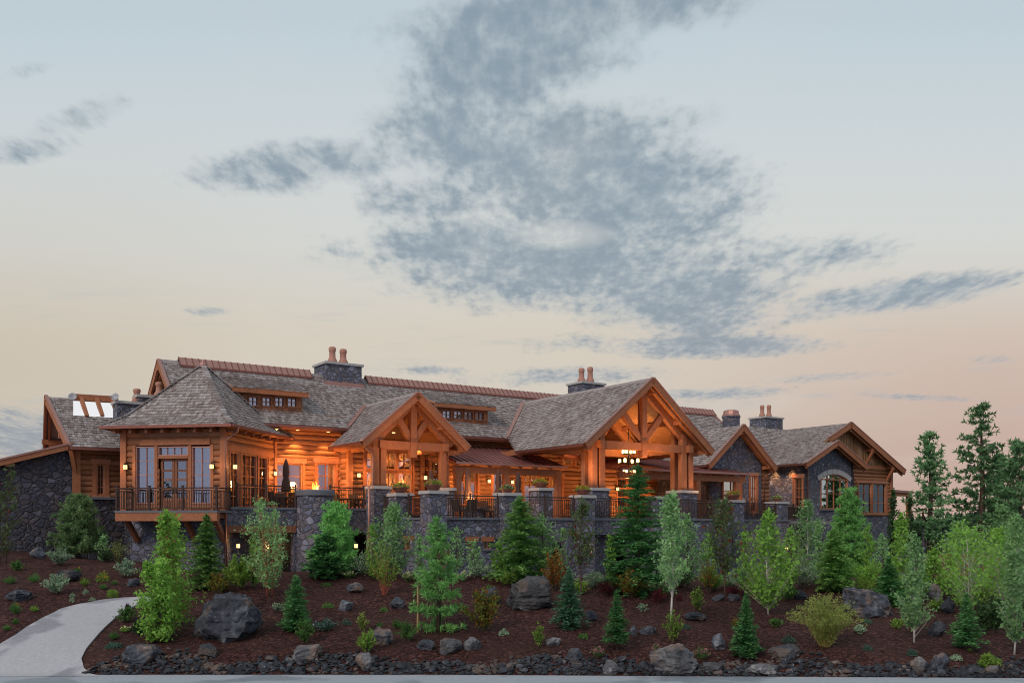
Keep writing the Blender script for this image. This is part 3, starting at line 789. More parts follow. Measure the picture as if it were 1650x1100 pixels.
for (x0, x1) in ((S0, H.hit_t(287, 600, TR)[0]), (H.hit_t(499, 600, TR)[0], H.hit_t(588, 600, TR)[0]), (H.hit_t(904, 600, TR)[0], H.hit_t(1088, 600, TR)[0])):
    mb = MB()
    for sg in (1, -1):
        mb.prism([H.p(x0, TR-sg*.2, RZ-.2*PM+.07), H.p(x1, TR-sg*.2, RZ-.2*PM+.07), H.p(x1, TR, RZ+.09), H.p(x0, TR, RZ+.09)], Vector((0, 0, -.04)))
    mb.build('ridge_cap', M['shake'], LODGE)

# front walls of the main block
WM = Wall(H, 't', 9.3)                       # main wall
WB = Wall(H, 't', 8.1)                       # projecting bay under the small portico
BAY0, BAY1 = -11.2, -6.6
opA = WM.rect(441, 487, 746, 818); opA = (opA[0], opA[1], F1+.02, opA[3])
opB = WM.rect(510, 540, 746, 818); opB = (opB[0], opB[1], F1+.02, opB[3])
# verandah openings
vw = []
for (p0, p1, y0, kind) in ((733, 769, 757, 'd'), (793, 818, 758, 'w'), (843, 866, 757, 'w'), (885, 905, 767, 'd')):
    r = WM.rect(p0, p1, y0, 820); vw.append((r[0], r[1], F1+.02, r[3], kind))
pw = []                                      # behind the great portico
for (p0, p1, y0, y1, kind) in ((938, 952, 766, 820, 'w'), (994, 1030, 770, 825, 'd'), (992, 1003, 747, 757, 'w'), (1068, 1092, 766, 815, 'w')):
    r = WM.rect(p0, p1, y0, y1); pw.append((r[0], r[1], max(F1+.02, r[2]) if kind != 'd' else F1+.02, r[3], kind))
cl = [WM.rect(906, 922, 736, 751), WM.rect(926, 938, 737, 752)]
mb = MB(); logs(mb, WM, -15.6, BAY0, F1-.2, 5.6, [opA, opB]); mb.build('log_wall', M['log'], LODGE)
mb = MB(); logs(mb, WM, BAY1, 14.5, F1-.2, 5.6, [v[:4] for v in vw]+[p[:4] for p in pw]+cl); mb.build('log_wall', M['log'], LODGE)
mb = MB(); panel(mb, WM, -20.0, 22.2, 5.55, 6.2, depth=.2); mb.build('wall_plate', M['timber_dark'], LODGE)
mb = MB(); panel(mb, WM, 14.5, 22.0, -3.0, 5.6); mb.build('stone_wall', M['stone'], LODGE)
mb = MB(); panel(mb, WM, -15.6, 14.5, -3.2, F1-.2); mb.build('basement_wall', M['stone'], LODGE)
surround(WM, opA); window(WM, *opA, 2, 4, room='room', light=25); surround(WM, opB); window(WM, *opB, 2, 4, room='room', light=18)
for v in vw+pw:
    surround(WM, v[:4], .12, .22, sill=False)
    if v[4] == 'd': door(WM, *v[:4], leaves=2 if v[1]-v[0] > 1.2 else 1, rows=3, light=25)
    else: window(WM, *v[:4], 2, max(1, round((v[3]-v[2])/.7)), light=20)
for c in cl: surround(WM, c, .08, .10, sill=False); window(WM, *c, 2, 1, light=10)
# bay
op1 = WB.rect(588, 664, 727, 757); opd = WB.rect(588, 664, 760, 820); opd = (opd[0], opd[1], F1+.02, opd[3])
opn = WB.rect(693, 709, 742, 820); opn = (opn[0], opn[1], F1+.02, opn[3])
mb = MB(); logs(mb, WB, BAY0, BAY1, F1-.2, 4.95, [op1, opd, opn]); mb.build('log_wall', M['log'], LODGE)
for sside, ax in ((BAY0, 's-'), (BAY1, 's+')):
    Wx = Wall(H, ax, sside); mb = MB(); logs(mb, Wx, 8.1, 9.3, F1-.2, 4.95); mb.build('log_wall', M['log'], LODGE)
mb = MB(); mb.fbox(H, BAY0-.14, BAY0+.14, 7.96, 8.24, F1-.2, 4.95); mb.build('corner_post', M['timber'], LODGE)
mb = MB(); mb.fbox(H, BAY1-.14, BAY1+.14, 7.96, 8.24, F1-.2, 4.95); mb.build('corner_post', M['timber'], LODGE)
mb = MB(); mb.prism([WB.P(BAY0, 4.95), WB.P(BAY1, 4.95), WB.P(-9.08, 6.7)], V3*.12); mb.build('gable_wall', M['board'], LODGE)
for k in range(3):
    a, b = op1[0]+(op1[1]-op1[0])*k/3, op1[0]+(op1[1]-op1[0])*(k+1)/3
    window(WB, a+.02, b-.02, op1[2], op1[3], 2, 2, light=25, pad=0); window(WB, a+.02, b-.02, opd[2], opd[3], 2, 3, light=40, pad=0)
surround(WB, (op1[0], op1[1], opd[2], op1[3]), .14, .25, sill=False); surround(WB, opn, .1, .2, sill=False); window(WB, *opn, 1, 4, light=25)
mb = MB(); wbox(mb, WB, op1[0], op1[1], opd[3], op1[2], -.2, .06); mb.build('transom_beam', M['timber_dark'], LODGE)

# ---- dormers in the main roof ----------------------------------------------
def dormer(px0, px1, pyb, pyt, wins, roof_px0, roof_px1):
    # find the roof line under the window strip
    t = TE+2.2
    for _ in range(40):
        s, z = H.hit_t((px0+px1)/2, pyb, t); t = main_t(z) if abs(main_t(z)-t) < 4 else t
    W = Wall(H, 't', t); a0, a1 = W.hit(px0, 640)[0], W.hit(px1, 640)[0]
    z0 = main_z(t)-.05; z1 = W.hit((px0+px1)/2, pyt)[1]
    ops = [W.rect(p-6.5, p+6.5, y0, y1) for (p, y0, y1) in wins]
    mb = MB(); panel(mb, W, a0, a1, z0, z1+.16, ops, .1)
    tb = main_t(z1)+.3
    for x in (a0, a1): mb.poly([H.p(x, t, z0), H.p(x, t, z1), H.p(x, t+(z1-z0)/PM, z1)])
    d = mb.build('dormer', M['timber'], LODGE)
    for o in ops:
        f = MB(); wbox(f, W, o[0]-.05, o[1]+.05, o[2]-.05, o[3]+.05, .0, .04); 
        f = MB()
        for (x0, x1, y0, y1) in ((o[0]-.06, o[0], o[2]-.06, o[3]+.06), (o[1], o[1]+.06, o[2]-.06, o[3]+.06), (o[0], o[1], o[3], o[3]+.06), (o[0], o[1], o[2]-.06, o[2])):
            wbox(f, W, x0, x1, y0, y1, -.02, .05)
        xm, zm = (o[0]+o[1])/2, (o[2]+o[3])/2
        wbox(f, W, xm-.014, xm+.014, o[2], o[3], -.06, .0); wbox(f, W, o[0], xm-.014, zm-.014, zm+.014, -.06, .0); wbox(f, W, xm+.014, o[1], zm-.014, zm+.014, -.06, .0)
        w = f.build('window', M['timber'], d)
        g = MB(); wbox(g, W, o[0], o[1], o[2], o[3], -.09, -.075); gg = g.build('pane', M['curtain'], w); gg.data.materials[0] = M['glass_pale']; gg.parent = d
        q = MB(); wbox(q, W, o[0]+.003, o[1]-.003, o[2]+.003, o[3]-.003, -.13, -.11); q.build('sky_sheen_panel', M['curtain'], d)  # pale sheet added behind the glass to imitate its sky reflection
    # shed roof of the dormer, flatter than the main pitch
    pr = .32; ov = .50; b0, b1 = W.hit(roof_px0, 640)[0], W.hit(roof_px1, 640)[0]
    zf = z1+.30-ov*pr; tf = t-ov
    tr = (zf-pr*tf-(EV-PM*TE))/(PM-pr)
    r = roof([H.p(b0, tf, zf), H.p(b1, tf, zf), H.p(b1, tr, zf+pr*(tr-tf)), H.p(b0, tr, zf+pr*(tr-tf))], 'dormer_roof', thick=.1)
    part_beam('dormer_fascia', H.p(b0, tf+.02, zf-.14), H.p(b1, tf+.02, zf-.14), .07, .24, M['timber'])
    for x in (a0, a1): 
        mb = MB(); mb.prism([H.p(x-.06, t, z0), H.p(x-.06, t, z1+.05), H.p(x-.06, tr, z1+.05+pr*(tr-t)), ], U3*.12); mb.build('dormer_cheek', M['board'], LODGE)
dormer(388, 486, 662, 634, [(408, 640, 653), (429.5, 640.5, 653.5), (450, 641, 654), (470.5, 641.5, 654.5)], 370, 492)
dormer(706, 785, 682, 657, [(720, 662, 673), (738, 663, 674), (755, 664, 675), (772.5, 665, 676)], 694, 792)

# ---- gabled porticos -------------------------------------------------------
def post(F, s, t, z0, z1, w=.36, name='post'):
    mb = MB(); mb.fbox(F, s-w/2, s+w/2, t-w/2, t+w/2, z0, z1); o = mb.build(name, M['timber'], LODGE)
    b = MB(); b.fbox(F, s-w/2-.025, s+w/2+.025, t-w/2-.025, t+w/2+.025, z0, z0+.16); b.build('post_shoe', M['timber_dark'], o)
    return o
def truss(sr, half, t, zt, z_tie, ztop, w=.34):
    """heavy timber truss in the plane t : tie beam, rafters, king post, two struts"""
    part_beam('tie_beam', H.p(sr-half, t, z_tie), H.p(sr+half, t, z_tie), w, .44, M['timber'])
    for sg in (-1, 1):
        part_beam('principal_rafter', H.p(sr+sg*(half+.45), t-.02, z_tie+.10), H.p(sr+sg*.12, t-.02, ztop-.35), w-.04, .48, M['timber'])
        part_beam('strut', H.p(sr+sg*.10, t+.01, z_tie+.34), H.p(sr+sg*half*.50, t+.01, z_tie+.25+(ztop-z_tie)*.50), w-.08, .34, M['timber'])
    k = part_beam('king_post', H.p(sr, t-.03, z_tie-.62), H.p(sr, t-.03, ztop-.4), w+.03, w+.06, M['timber'], up=V3)
    b = MB(); b.beam(H.p(sr, t-.03, z_tie+.22), H.p(sr, t-.03, z_tie+.42), w+.10, w+.12, V3); b.build('collar', M['timber_dark'], k)
def portico(sr, half, zr, zt, t0, te, sside, tt, wall_t, ztie, posts_s):
    pitch = (zr-zt)/half; tb = main_t(zr)
    vz = lambda : None
    sl = half-(zr-EV)/pitch if False else (zr-EV)/pitch
    for sg in (-1, 1):
        e0, e1 = H.p(sr+sg*half, t0, zt), H.p(sr+sg*half, te, zt)
        poly = [e0, e1, H.p(sr+sg*sl, TE, EV), H.p(sr, tb, zr), H.p(sr, t0, zr)]
        if sg > 0: poly = [e1, e0, H.p(sr, t0, zr), H.p(sr, tb, zr), H.p(sr+sl, TE, EV)]
        roof(poly, 'portico_roof')
        gutter(H.p(sr+sg*(half+.05), t0+.1, zt-.04), H.p(sr+sg*(half+.05), te, zt-.04))
        part_beam('valley_flashing', H.p(sr+sg*(sl+.12), TE+.05, EV+.10), H.p(sr+sg*.1, tb-.1, zr+.05), .26, .05, M['copper'], up=(0, 0, 1))
        rake(H.p(sr+sg*(half+.06), t0, zt-.05), H.p(sr, t0, zr+.02), V3)
        # purlin ends carried out to the rake
        for f in (.08, .5, .93):
            q = H.p(sr+sg*half*f, 0, 0); zp = zr-.34-pitch*half*f
            part_beam('purlin', H.p(sr+sg*half*f, t0+.12, zp), H.p(sr+sg*half*f, wall_t, zp), .24, .28, M['timber'])
        part_beam('eave_beam', H.p(posts_s[0 if sg < 0 else 1], t0+.35, ztie), H.p(posts_s[0 if sg < 0 else 1], wall_t, ztie), .32, .42, M['timber'])
        part_beam('corbel', H.p(posts_s[0 if sg < 0 else 1]+sg*.2, tt-.02, ztie-.30), H.p(posts_s[0 if sg < 0 else 1]+sg*1.0, tt-.02, ztie-.24), .26, .24, M['timber'])
    mb = MB()
    for sg in (-1, 1): mb.prism([H.p(sr+sg*.2, t0+.02, zr-.2*pitch+.07), H.p(sr+sg*.2, tb, zr-.2*pitch+.07), H.p(sr, tb, zr+.09), H.p(sr, t0+.02, zr+.09)], Vector((0, 0, -.04)))
    mb.build('ridge_cap', M['shake'], LODGE)
    half_in = (posts_s[1]-posts_s[0])/2
    truss((posts_s[0]+posts_s[1])/2, half_in, tt, zt, ztie, zr-.1)
PIERZ = 2.05
portico(3.47, 4.87, 8.32, 4.43, -.9, 5.75, None, 0.0, 9.2, 4.5, (.05, 6.9))
portico(-9.08, 3.2, 7.06, 4.35, 4.0, 8.3, None, 4.7, 8.05, 4.28, (-11.0, -7.1))
for (s, t) in ((.30, -.05), (-.25, -.05), (-.25, .62)): post(H, s, t, PIERZ, 4.5+.9*(1 if s > 0 else .35))
for (s, t) in ((6.65, -.05), (7.2, -.05), (6.65, .62)): post(H, s, t, PIERZ, 4.5+.9*(1 if s < 7 else .35))
for (s, t) in ((-11.3, 4.7), (-10.85, 4.7)): post(H, s, t, PIERZ, 4.5, .33)
for (s, t) in ((-7.15, 4.7), (-6.85, 4.95)): post(H, s, t, PIERZ, 4.5, .33)
# inner truss of the great portico, closed gable ends
truss(3.47, 3.3, 4.6, 4.43, 4.5, 8.2)

# ---- copper verandah roofs -------------------------------------------------
def verandah(s0, s1, tf, zf, zb, posts, cut=0.0):
    roof([H.p(s0, tf, zf), H.p(s1, tf, zf), H.p(s1-cut, 9.2, zb), H.p(s0, 9.2, zb)], 'verandah_roof', shakes=False, thick=.10, mats=[M['seam'], M['seam']], seam=True)
    part_beam('verandah_beam', H.p(s0+.15, tf+.45, zf-.38), H.p(s1-.15, tf+.45, zf-.38), .28, .40, M['timber'])
    part_beam('copper_edge', H.p(s0, tf-.03, zf-.03), H.p(s1, tf-.03, zf-.03), .06, .13, M['copper'])
    for i in range(int((s1-s0)/1.1)+1):
        x = s0+.2+i*1.1
        if x < s1-.1: part_beam('rafter', H.p(x, tf+.1, zf-.13), H.p(x, 9.2, zb-.17), .10, .14, M['timber'])
    for s in posts: post(H, s, tf+.45, F2, zf-.58, .34)
verandah(-6.3, 1.6, 4.7, 3.52, 4.9, (-5.9, -2.6, 1.2))
vb = H.hit_t(1209, 764, 2.7)[0]
verandah(4.2, vb, 2.7, 3.45, 4.75, (vb-.9, vb-4.6), 3.4)

# ---- pavilion on the left ----------------------------------------------------
PW, PD = 5.32, 5.7
AP, PE, OV = 8.36, 4.82, .82
ap = K.p(-PW/2, PD/2, AP)
c = [K.p(OV, -OV, PE), K.p(OV, PD+OV, PE), K.p(-PW-OV, PD+OV, PE), K.p(-PW-OV, -OV, PE)]
fl = .80                                          # bell-cast : lower courses lie flatter
rise = (AP-PE); hs = PW/2+OV; hd = PD/2+OV
mz = ZC+PE+.52; kk = .235
m = [ap.lerp(q, 1-kk) for q in c]
for q in m: q.z = mz
for i, (a, b) in enumerate(((3, 0), (0, 1), (1, 2), (2, 3))):
    roof([c[a], c[b], m[b], m[a]], 'pavilion_eave_roof', thick=.12, shakes=i != 2)
    roof([m[a], m[b], ap], 'pavilion_roof', thick=.1, shakes=i != 2)
    gutter(c[a], c[b])
for q, r in zip(c, m):
    mb = MB()
    for (x, y) in ((q, r), (r, ap)):
        n = max(2, int((y-x).length/.24))
        for j in range(n):
            p0 = x.lerp(y, j/n); p1 = x.lerp(y, (j+1.15)/n); mb.beam(p0+Vector((0, 0, .10)), p1+Vector((0, 0, .06)), .26, .05)
    mb.build('hip_cap', M['shake'], LODGE)
mb = MB(); mb.lathe([(.24, -.10), (.16, .08), (.05, .16), (.03, .26)], ap, 10); mb.build('finial', M['copper'], LODGE)
WF = Wall(K, 't', 0.0); WR = Wall(K, 's+', 0.0); WL = Wall(K, 's-', -PW)
fo = [WF.rect(220, 250.5, 719, 811), WF.rect(309.5, 340.5, 719, 811)]
ft = WF.rect(256, 304, 719, 734); fd = WF.rect(257.5, 303, 738.5, 822); fd = (fd[0], fd[1], F1+.0, fd[3])
PT = 4.62
band = WF.hit(280, 717)[1]
dm = (fd[0]+fd[1])/2
for q0, q1 in ((-PW, dm), (dm, 0)):
    mb = MB(); logs(mb, WF, q0, q1, F1, band+.02, fo+[ft, fd, (ft[0], ft[1], ft[2]-.5, ft[3])]); mb.build('log_wall', M['log'], LODGE)
mb = MB(); logs(mb, WF, -PW, 0, band+.02, PT+.1, h=.34, bulge=.05); mb.build('log_wall', M['log'], LODGE)
trim(WF, -PW+.9, -.7, band, band+.30, 'timber', 0, .13, 'header_beam')
for (a0, a1, z0, z1, cc, rr) in ((*fo[0], 2, 4), (*fo[1], 2, 4)):
    window(WF, a0, a1, z0, z1, cc, rr, fr=.05, thin=.5, room='roomdark', mat='copper', curtain=False, glass='glass_pale')
    trim(WF, a0-.16, a0, F1, band); trim(WF, a1, a1+.16, F1, band); trim(WF, a0, a1, F1, z0, 'timber_dark', -.1, .05)
window(WF, *ft, 4, 1, fr=.05, thin=.5, room='roomdark', mat='copper', glass='glass_pale'); door(WF, *fd, room='roomdark', rows=4)
trim(WF, ft[0], ft[1], fd[3], ft[2], 'timber', -.1, .1)
ro = [WR.rect(369, 385, 719.5, 812), WR.rect(388, 413, 724, 812), WR.rect(415, 430, 729, 812)]
ro = [(r[0], r[1], F1+.1, r[3]) for r in ro]
zr = [r[3] for r in ro]; zt_ = max(zr)
ro = [(r[0], r[1], r[2], 3.66) for r in ro]
mb = MB(); logs(mb, WR, 0, PD, F1, PT+.1, ro); mb.build('log_wall', M['log'], LODGE)
trim(WR, .2, PD-.15, 3.66, 3.96, 'timber', 0, .12, 'header_beam')
for i, r in enumerate(ro):
    window(WR, *r, 3 if i == 1 else 2, 5, room=None, light=0); trim(WR, r[0]-.13, r[0], F1, 3.66); trim(WR, r[1], r[1]+.13, F1, 3.66)
mb = MB(); logs(mb, WL, 0, PD, F1, PT+.1); mb.build('log_wall', M['log'], LODGE)
for s, t in ((0, 0), (-PW, 0), (0, PD)):
    mb = MB(); mb.fbox(K, s-.15, s+.16, t-.16, t+.15, F1, PT+.1); mb.build('corner_post', M['timber'], LODGE)
# interior of the pavilion
mb = MB(); mb.fbox(K, -PW+.4, -.4, 2.6, 2.7, F1, 4.6); mb.fbox(K, -PW+.4, -.4, .3, PD-.2, F1-.1, F1); mb.fbox(K, -3.2, -3.1, 2.7, PD-.2, F1, 4.6); mb.build('room', M['room'], LODGE)
mb = MB(); mb.fbox(K, -PW+.2, -.2, .2, PD-.2, PT, PT+.1); mb.build('ceiling', M['soffit'], LODGE)
for k in range(7):
    x = .35+k*.85
    part_beam('rafter_tail', K.p(-x, .0, PE-.20), K.p(-x, -OV+.12, PE-.24), .13, .17, M['timber_dark'])
for k in range(7):
    x = .0+k*.92
    part_beam('rafter_tail', K.p(.0, x, PE-.20), K.p(OV-.12, x, PE-.24), .13, .17, M['timber_dark'])
mb = MB(); mb.prism([K.p(OV-.1, -OV+.1, PE-.06), K.p(OV-.1, PD+OV, PE-.06), K.p(-PW-OV+.1, PD+OV, PE-.06), K.p(-PW-OV+.1, -OV+.1, PE-.06)], Vector((0, 0, .03))); mb.build('soffit', M['soffit'], LODGE)
# stone base under it, with the balcony
mb = MB()
panel(mb, WF, -PW, 0, -3.2, F1); panel(mb, WR, 0, PD, -3.2, F1); panel(mb, WL, 0, PD, -3.2, F1)
mb.build('stone_base', M['stone'], LODGE)
BX0, BX1 = K.hit_t(184, 830, -1.5)[0], K.hit_t(350, 830, -1.5)[0]
mb = MB(); mb.fbox(K, BX0, BX1, -1.5, -.02, F1-.12, F1-.02); bal = mb.build('balcony', M['slate'], LODGE)
mb = MB(); mb.fbox(K, BX0+.03, BX1-.03, -1.47, -1.2, F1-.52, F1-.12); mb.build('balcony_beam', M['timber'], bal)
for k in range(4):
    x = BX0+.35+k*(BX1-BX0-.7)/3
    part_beam('joist', K.p(x, -1.18, F1-.26), K.p(x, -.02, F1-.26), .2, .26, M['timber_dark'])
    part_beam('knee_brace', K.p(x, -1.05, F1-.42), K.p(x, -.05, F1-1.5), .2, .22, M['timber_dark'])
tubepart('downspout', [K.p(OV+.05, -.25, PE-.1), K.p(OV-.1, -.1, PE-.32), K.p(.3, -.22, PE-.62), K.p(.22, -.24, 4.0), K.p(.22, -.24, -2.6)], .055, M['copper'])

# ---- left wing ----------------------------------------------------------------
LT = H.st(-20.45, 49)[1]; ls1 = H.st(-20.45, 49)[0]
lz, lw, lp = 4.0, 3.6, .80
lrz = lz+lw*lp; ls0 = ls1-2.6; lr0 = H.hit_t(74, 636, LT+lw)[0]
roof([H.p(ls0, LT, lz), H.p(ls1+9, LT, lz), H.p(ls1+9, LT+lw, lrz), H.p(lr0, LT+lw, lrz)], 'wing_roof')
roof([H.p(ls1+9, LT+2*lw, lz), H.p(lr0+.4, LT+2*lw, lz), H.p(lr0, LT+lw, lrz), H.p(ls1+9, LT+lw, lrz)], 'rear_roof', shakes=False, mats=[M['shake'], M['shake']])
rake(H.p(ls0, LT, lz-.03), H.p(lr0, LT+lw, lrz+.02), U3); rake(H.p(lr0+.4, LT+2*lw, lz-.03), H.p(lr0, LT+lw, lrz+.02), U3)
gutter(H.p(ls0, LT-.05, lz-.04), H.p(ls1+4, LT-.05, lz-.04))
gs = ls0+.7
mb = MB(); mb.prism([H.p(gs, LT+.75, 3.0), H.p(gs, LT+2*lw-.75, 3.0), H.p(gs, LT+2*lw-.75, lz+.45), H.p(gs, LT+lw, lrz-.25), H.p(gs, LT+.75, lz+.45)], U3*.15); mb.build('gable_wall', M['board'], LODGE)
for q in (-2.2, 0, 2.2):
    part_beam('bracket', H.p(gs, LT+lw+q, lrz-.55-abs(q)*lp), H.p((lr0+.1 if q >= 0 else ls0-.3), LT+lw+q, lrz-.48-abs(q)*lp), .22, .28, M['timber'])
    part_beam('knee_brace', H.p(gs, LT+lw+q, lrz-1.8-abs(q)*lp), H.p((lr0+.5 if q >= 0 else ls0+.05), LT+lw+q, lrz-.6-abs(q)*lp), .18, .2, M['timber'])
WLW = Wall(H, 't', LT+.75); la0 = WLW.hit(122, 780)[0]; la1 = ls1+5
lo = WLW.rect(155, 169, 747, 798); base_z = WLW.hit(150, 801)[1]
mb = MB(); logs(mb, WLW, la0, la1, base_z, lz+.25, [lo]); mb.build('log_wall', M['log'], LODGE)
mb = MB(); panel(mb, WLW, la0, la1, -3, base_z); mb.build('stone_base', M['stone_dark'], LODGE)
trim(WLW, la0, la1, base_z-.1, base_z+.02, 'slate', -.02, .16, 'stone_sill')
surround(WLW, lo, .2, .25); window(WLW, *lo, 2, 4, room='roomdark', glass='glass_dim')
mb = MB(); mb.fbox(H, la0-.2, la0+.2, LT+.55, LT+.95, base_z-.1, lz+.2); mb.build('corner_post', M['timber'], LODGE)
part_beam('knee_brace', H.p(la0, LT+.7, 2.6), H.p(ls0+.1, LT+.1, lz-.2), .2, .22, M['timber'])
# lean-to stone wall at the far left, falling roof
wt = LT+.55; A = H.hit_t(116, 718, wt); B = H.hit_t(-40, 756, wt)
mb = MB(); mb.prism([H.p(B[0], wt, -2.2), H.p(A[0], wt, -2.2), H.p(A[0], wt, A[1]-.1), H.p(B[0], wt, B[1]-.1)], V3*.4); mb.build('stone_wall', M['stone_dark'], LODGE)
mb = MB(); mb.prism([H.p(B[0]-.3, wt-.4, B[1]-.02), H.p(A[0], wt-.4, A[1]+.02), H.p(A[0], wt-.4, A[1]+.14), H.p(B[0]-.3, wt-.4, B[1]+.1)], V3*6); mb.build('lean_to_roof', M['copper_dark'], LODGE)
part_beam('fascia', H.p(B[0]-.3, wt-.43, B[1]-.08), H.p(A[0], wt-.43, A[1]-.04), .10, .26, M['timber'])
part_beam('copper_edge', H.p(B[0]-.3, wt-.47, B[1]+.10), H.p(A[0], wt-.47, A[1]+.14), .10, .09, M['copper'])
part_beam('beam_end', H.hit_t(10, 748, wt) and H.p(H.hit_t(6, 748, wt)[0], wt-.3, B[1]+.28), H.p(H.hit_t(22, 748, wt)[0], wt-.3, B[1]+.32), .2, .22, M['timber'])
# skylight opening with sloping struts
def wing_pt(px, py, up=0):
    k = (px-CX)/FPX
    t = LT+1.5
    for _ in range(60):
        s, z = H.hit_t(px, py, t); t = t+.6*((LT+(z-lz)/lp)-t)
    return H.p(s, t, z+up)
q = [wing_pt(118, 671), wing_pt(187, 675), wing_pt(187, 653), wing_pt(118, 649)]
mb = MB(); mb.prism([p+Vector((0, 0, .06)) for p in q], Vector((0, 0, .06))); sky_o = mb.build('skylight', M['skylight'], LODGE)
mb = MB(); mb.beam(wing_pt(116, 647, .26), wing_pt(188, 651, .26), .24, .34); mb.build('header_beam', M['timber'], sky_o)
for (x0, x1) in ((130, 140), (155, 165), (180, 189)):
    mb = MB(); mb.beam(wing_pt(x0, 648.5, .32), wing_pt(x1, 674, .12), .2, .16); mb.build('strut', M['timber'], sky_o)

# ---- chimneys ----------------------------------------------------------------
def pot(mb, c, h, r):
    mb.lathe([(r*1.3, 0), (r*1.25, h*.22), (r*.86, h*.38), (r*.80, h*.72), (r*.95, h*.76), (r*.98, h*.92), (r*.72, h), (r*.35, h*1.02)], c, 14)
def chimney(px0, px1, pyt, D, zbot, pots, ph, dep=1.2, capmat='cap', flash=True):
    x0, x1 = (px0-CX)/FPX*D, (px1-CX)/FPX*D; xc = (x0+x1)/2
    span = (x1-x0)/(1.25); z1 = (HY-pyt)*D/FPX
    s, t = H.st(xc, D)
    w = (x1-x0)*.62; d = (x1-x0)*.5
    mb = MB(); mb.fbox(H, s-w, s+w, t-d, t+d, zbot, z1-.14); ch = mb.build('chimney', M['stone'], LODGE)
    mb = MB(); mb.fbox(H, s-w-.1, s+w+.1, t-d-.1, t+d+.1, z1-.14, z1); mb.build('cap', M[capmat], ch)
    for (p, pt) in pots:
        k = (p-CX)/FPX; tp = t; sp_ = H.hit_t(p, 600, tp)[0]; zt = (HY-pt)*D/FPX
        mb = MB(); pot(mb, H.p(sp_, tp, z1), zt-z1, .195*ph); mb.build('chimney_pot', M['clay'], ch, smooth=True)
    if flash:
        zb = main_z(t-d)-.05
        mb = MB(); mb.fbox(H, s-w-.12, s+w+.12, t-d-.13, t-d-.01, zb-.12, zb+.22); mb.build('flashing', M['copper'], ch)
    return s, t
chimney(520, 569, 588, 57.3, 7.0, [(535.5, 560), (553, 561.5)], 1.2)
chimney(926, 963, 618, 66, 7.5, [(937, 594), (951, 590.5)], 1.15, flash=False)
chimney(1218, 1251, 673, 83, 5.5, [(1228, 653.5), (1239, 652)], 1.05, flash=False)
chimney(190, 220, 648, 50.5, 2.5, [(220.5, 625)], 1.05, flash=False); chimney(224, 252, 638, 51, 2.5, [(257, 614)], 1.15, flash=False)
sv, tv = H.st((1178-CX)/FPX*72, 72); cv = H.p(sv, tv, 0)
mb = MB(); mb.lathe([(.66, 5.5), (.66, 8.25), (.72, 8.27), (.72, 8.36)], cv, 20); rv = mb.build('round_flue', M['stone'], LODGE)
mb = MB(); mb.lathe([(.70, 8.36), (.70, 8.45), (.64, 8.5), (.58, 8.78), (.44, 8.84), (.2, 8.87)], cv, 12); mb.build('flue_cap', M['copper'], rv)

# ---- right side gables ----------------------------------------------------------
def gable_front(sl, half, t_rake, t_wall, ze, pitch, tback, ops, wall_mat, zbot, name='gable_roof', left_back=None):
    sr = sl+half; zr = ze+pitch*half
    roof([H.p(sl, t_rake, ze), H.p(sl, left_back or tback, ze), H.p(sr, tback, zr), H.p(sr, t_rake, zr)], name)
    roof([H.p(sl+2*half, left_back or tback, ze), H.p(sl+2*half, t_rake, ze), H.p(sr, t_rake, zr), H.p(sr, tback, zr)], name)
    rake(H.p(sl-.04, t_rake, ze-.05), H.p(sr, t_rake, zr+.02), V3); rake(H.p(sl+2*half+.04, t_rake, ze-.05), H.p(sr, t_rake, zr+.02), V3)
    gutter(H.p(sl-.05, t_rake+.1, ze-.04), H.p(sl-.05, left_back or tback, ze-.04))
    gutter(H.p(sl+2*half+.05, t_rake+.1, ze-.04), H.p(sl+2*half+.05, left_back or tback, ze-.04))
    W = Wall(H, 't', t_wall); a0, a1 = sl+.75, sl+2*half-.75
    zs = ze+pitch*.75-.22
    mb = MB(); panel(mb, W, a0, a1, zbot, zs, ops); mb.prism([W.P(a0, zs), W.P(a1, zs), W.P(sr, zr-.22)], V3*.3)
    mb.build('gable_wall', M[wall_mat], LODGE)
    mb = MB()
    for sg in (-1, 1):
        for f in (.04, .84):
            part_beam('bracket', H.p(sr+sg*half*f, t_wall+.05, zr-.42-pitch*half*f), H.p(sr+sg*half*f, t_rake+.08, zr-.36-pitch*half*f), .26, .26, M['timber'])
    return W, sr, zr
# first stone gable
g1 = H.hit_t(1142, 745, 3.5)[0]
G1 = Wall(H, 't', 4.2)
g1o = [G1.rect(1164, 1193, 774, 822), G1.rect(1208, 1219, 766, 824)]
g1o = [(a, b, max(F1, z0), z1) for a, b, z0, z1 in g1o]
gable_front(g1, 3.38, 3.5, 4.2, 4.0, .83, 10.2, g1o, 'stone', -3.2, left_back=9.0)
for o in g1o: surround(G1, o, .08, .22); window(G1, *o, 2, 3, light=15, glass='glass_bright')
a1_ = g1+2*3.38-.75
mb = MB(); logs(mb, Wall(H, 't', 4.35), a1_-.02, a1_+.95, F1-.2, 4.0); mb.build('log_wall', M['log'], LODGE)
mb = MB(); panel(mb, Wall(H, 's+', a1_+.93), 4.35, 9.3, -3.2, 4.6); panel(mb, Wall(H, 's-', g1+.75), 4.2, 9.3, -3.2, 4.6); mb.build('side_wall', M['stone'], LODGE)
mb = MB(); panel(mb, Wall(H, 't', 4.36), a1_-.02, a1_+.95, -3.2, F1-.2); mb.build('stone_base', M['stone'], LODGE)
tubepart('downspout', [H.p(g1+6.8, 3.65, 3.95), H.p(g1+6.6, 3.8, 3.7), H.p(a1_+.1, 4.0, 3.4), H.p(a1_+.1, 4.05, F1)], .05, M['copper'])
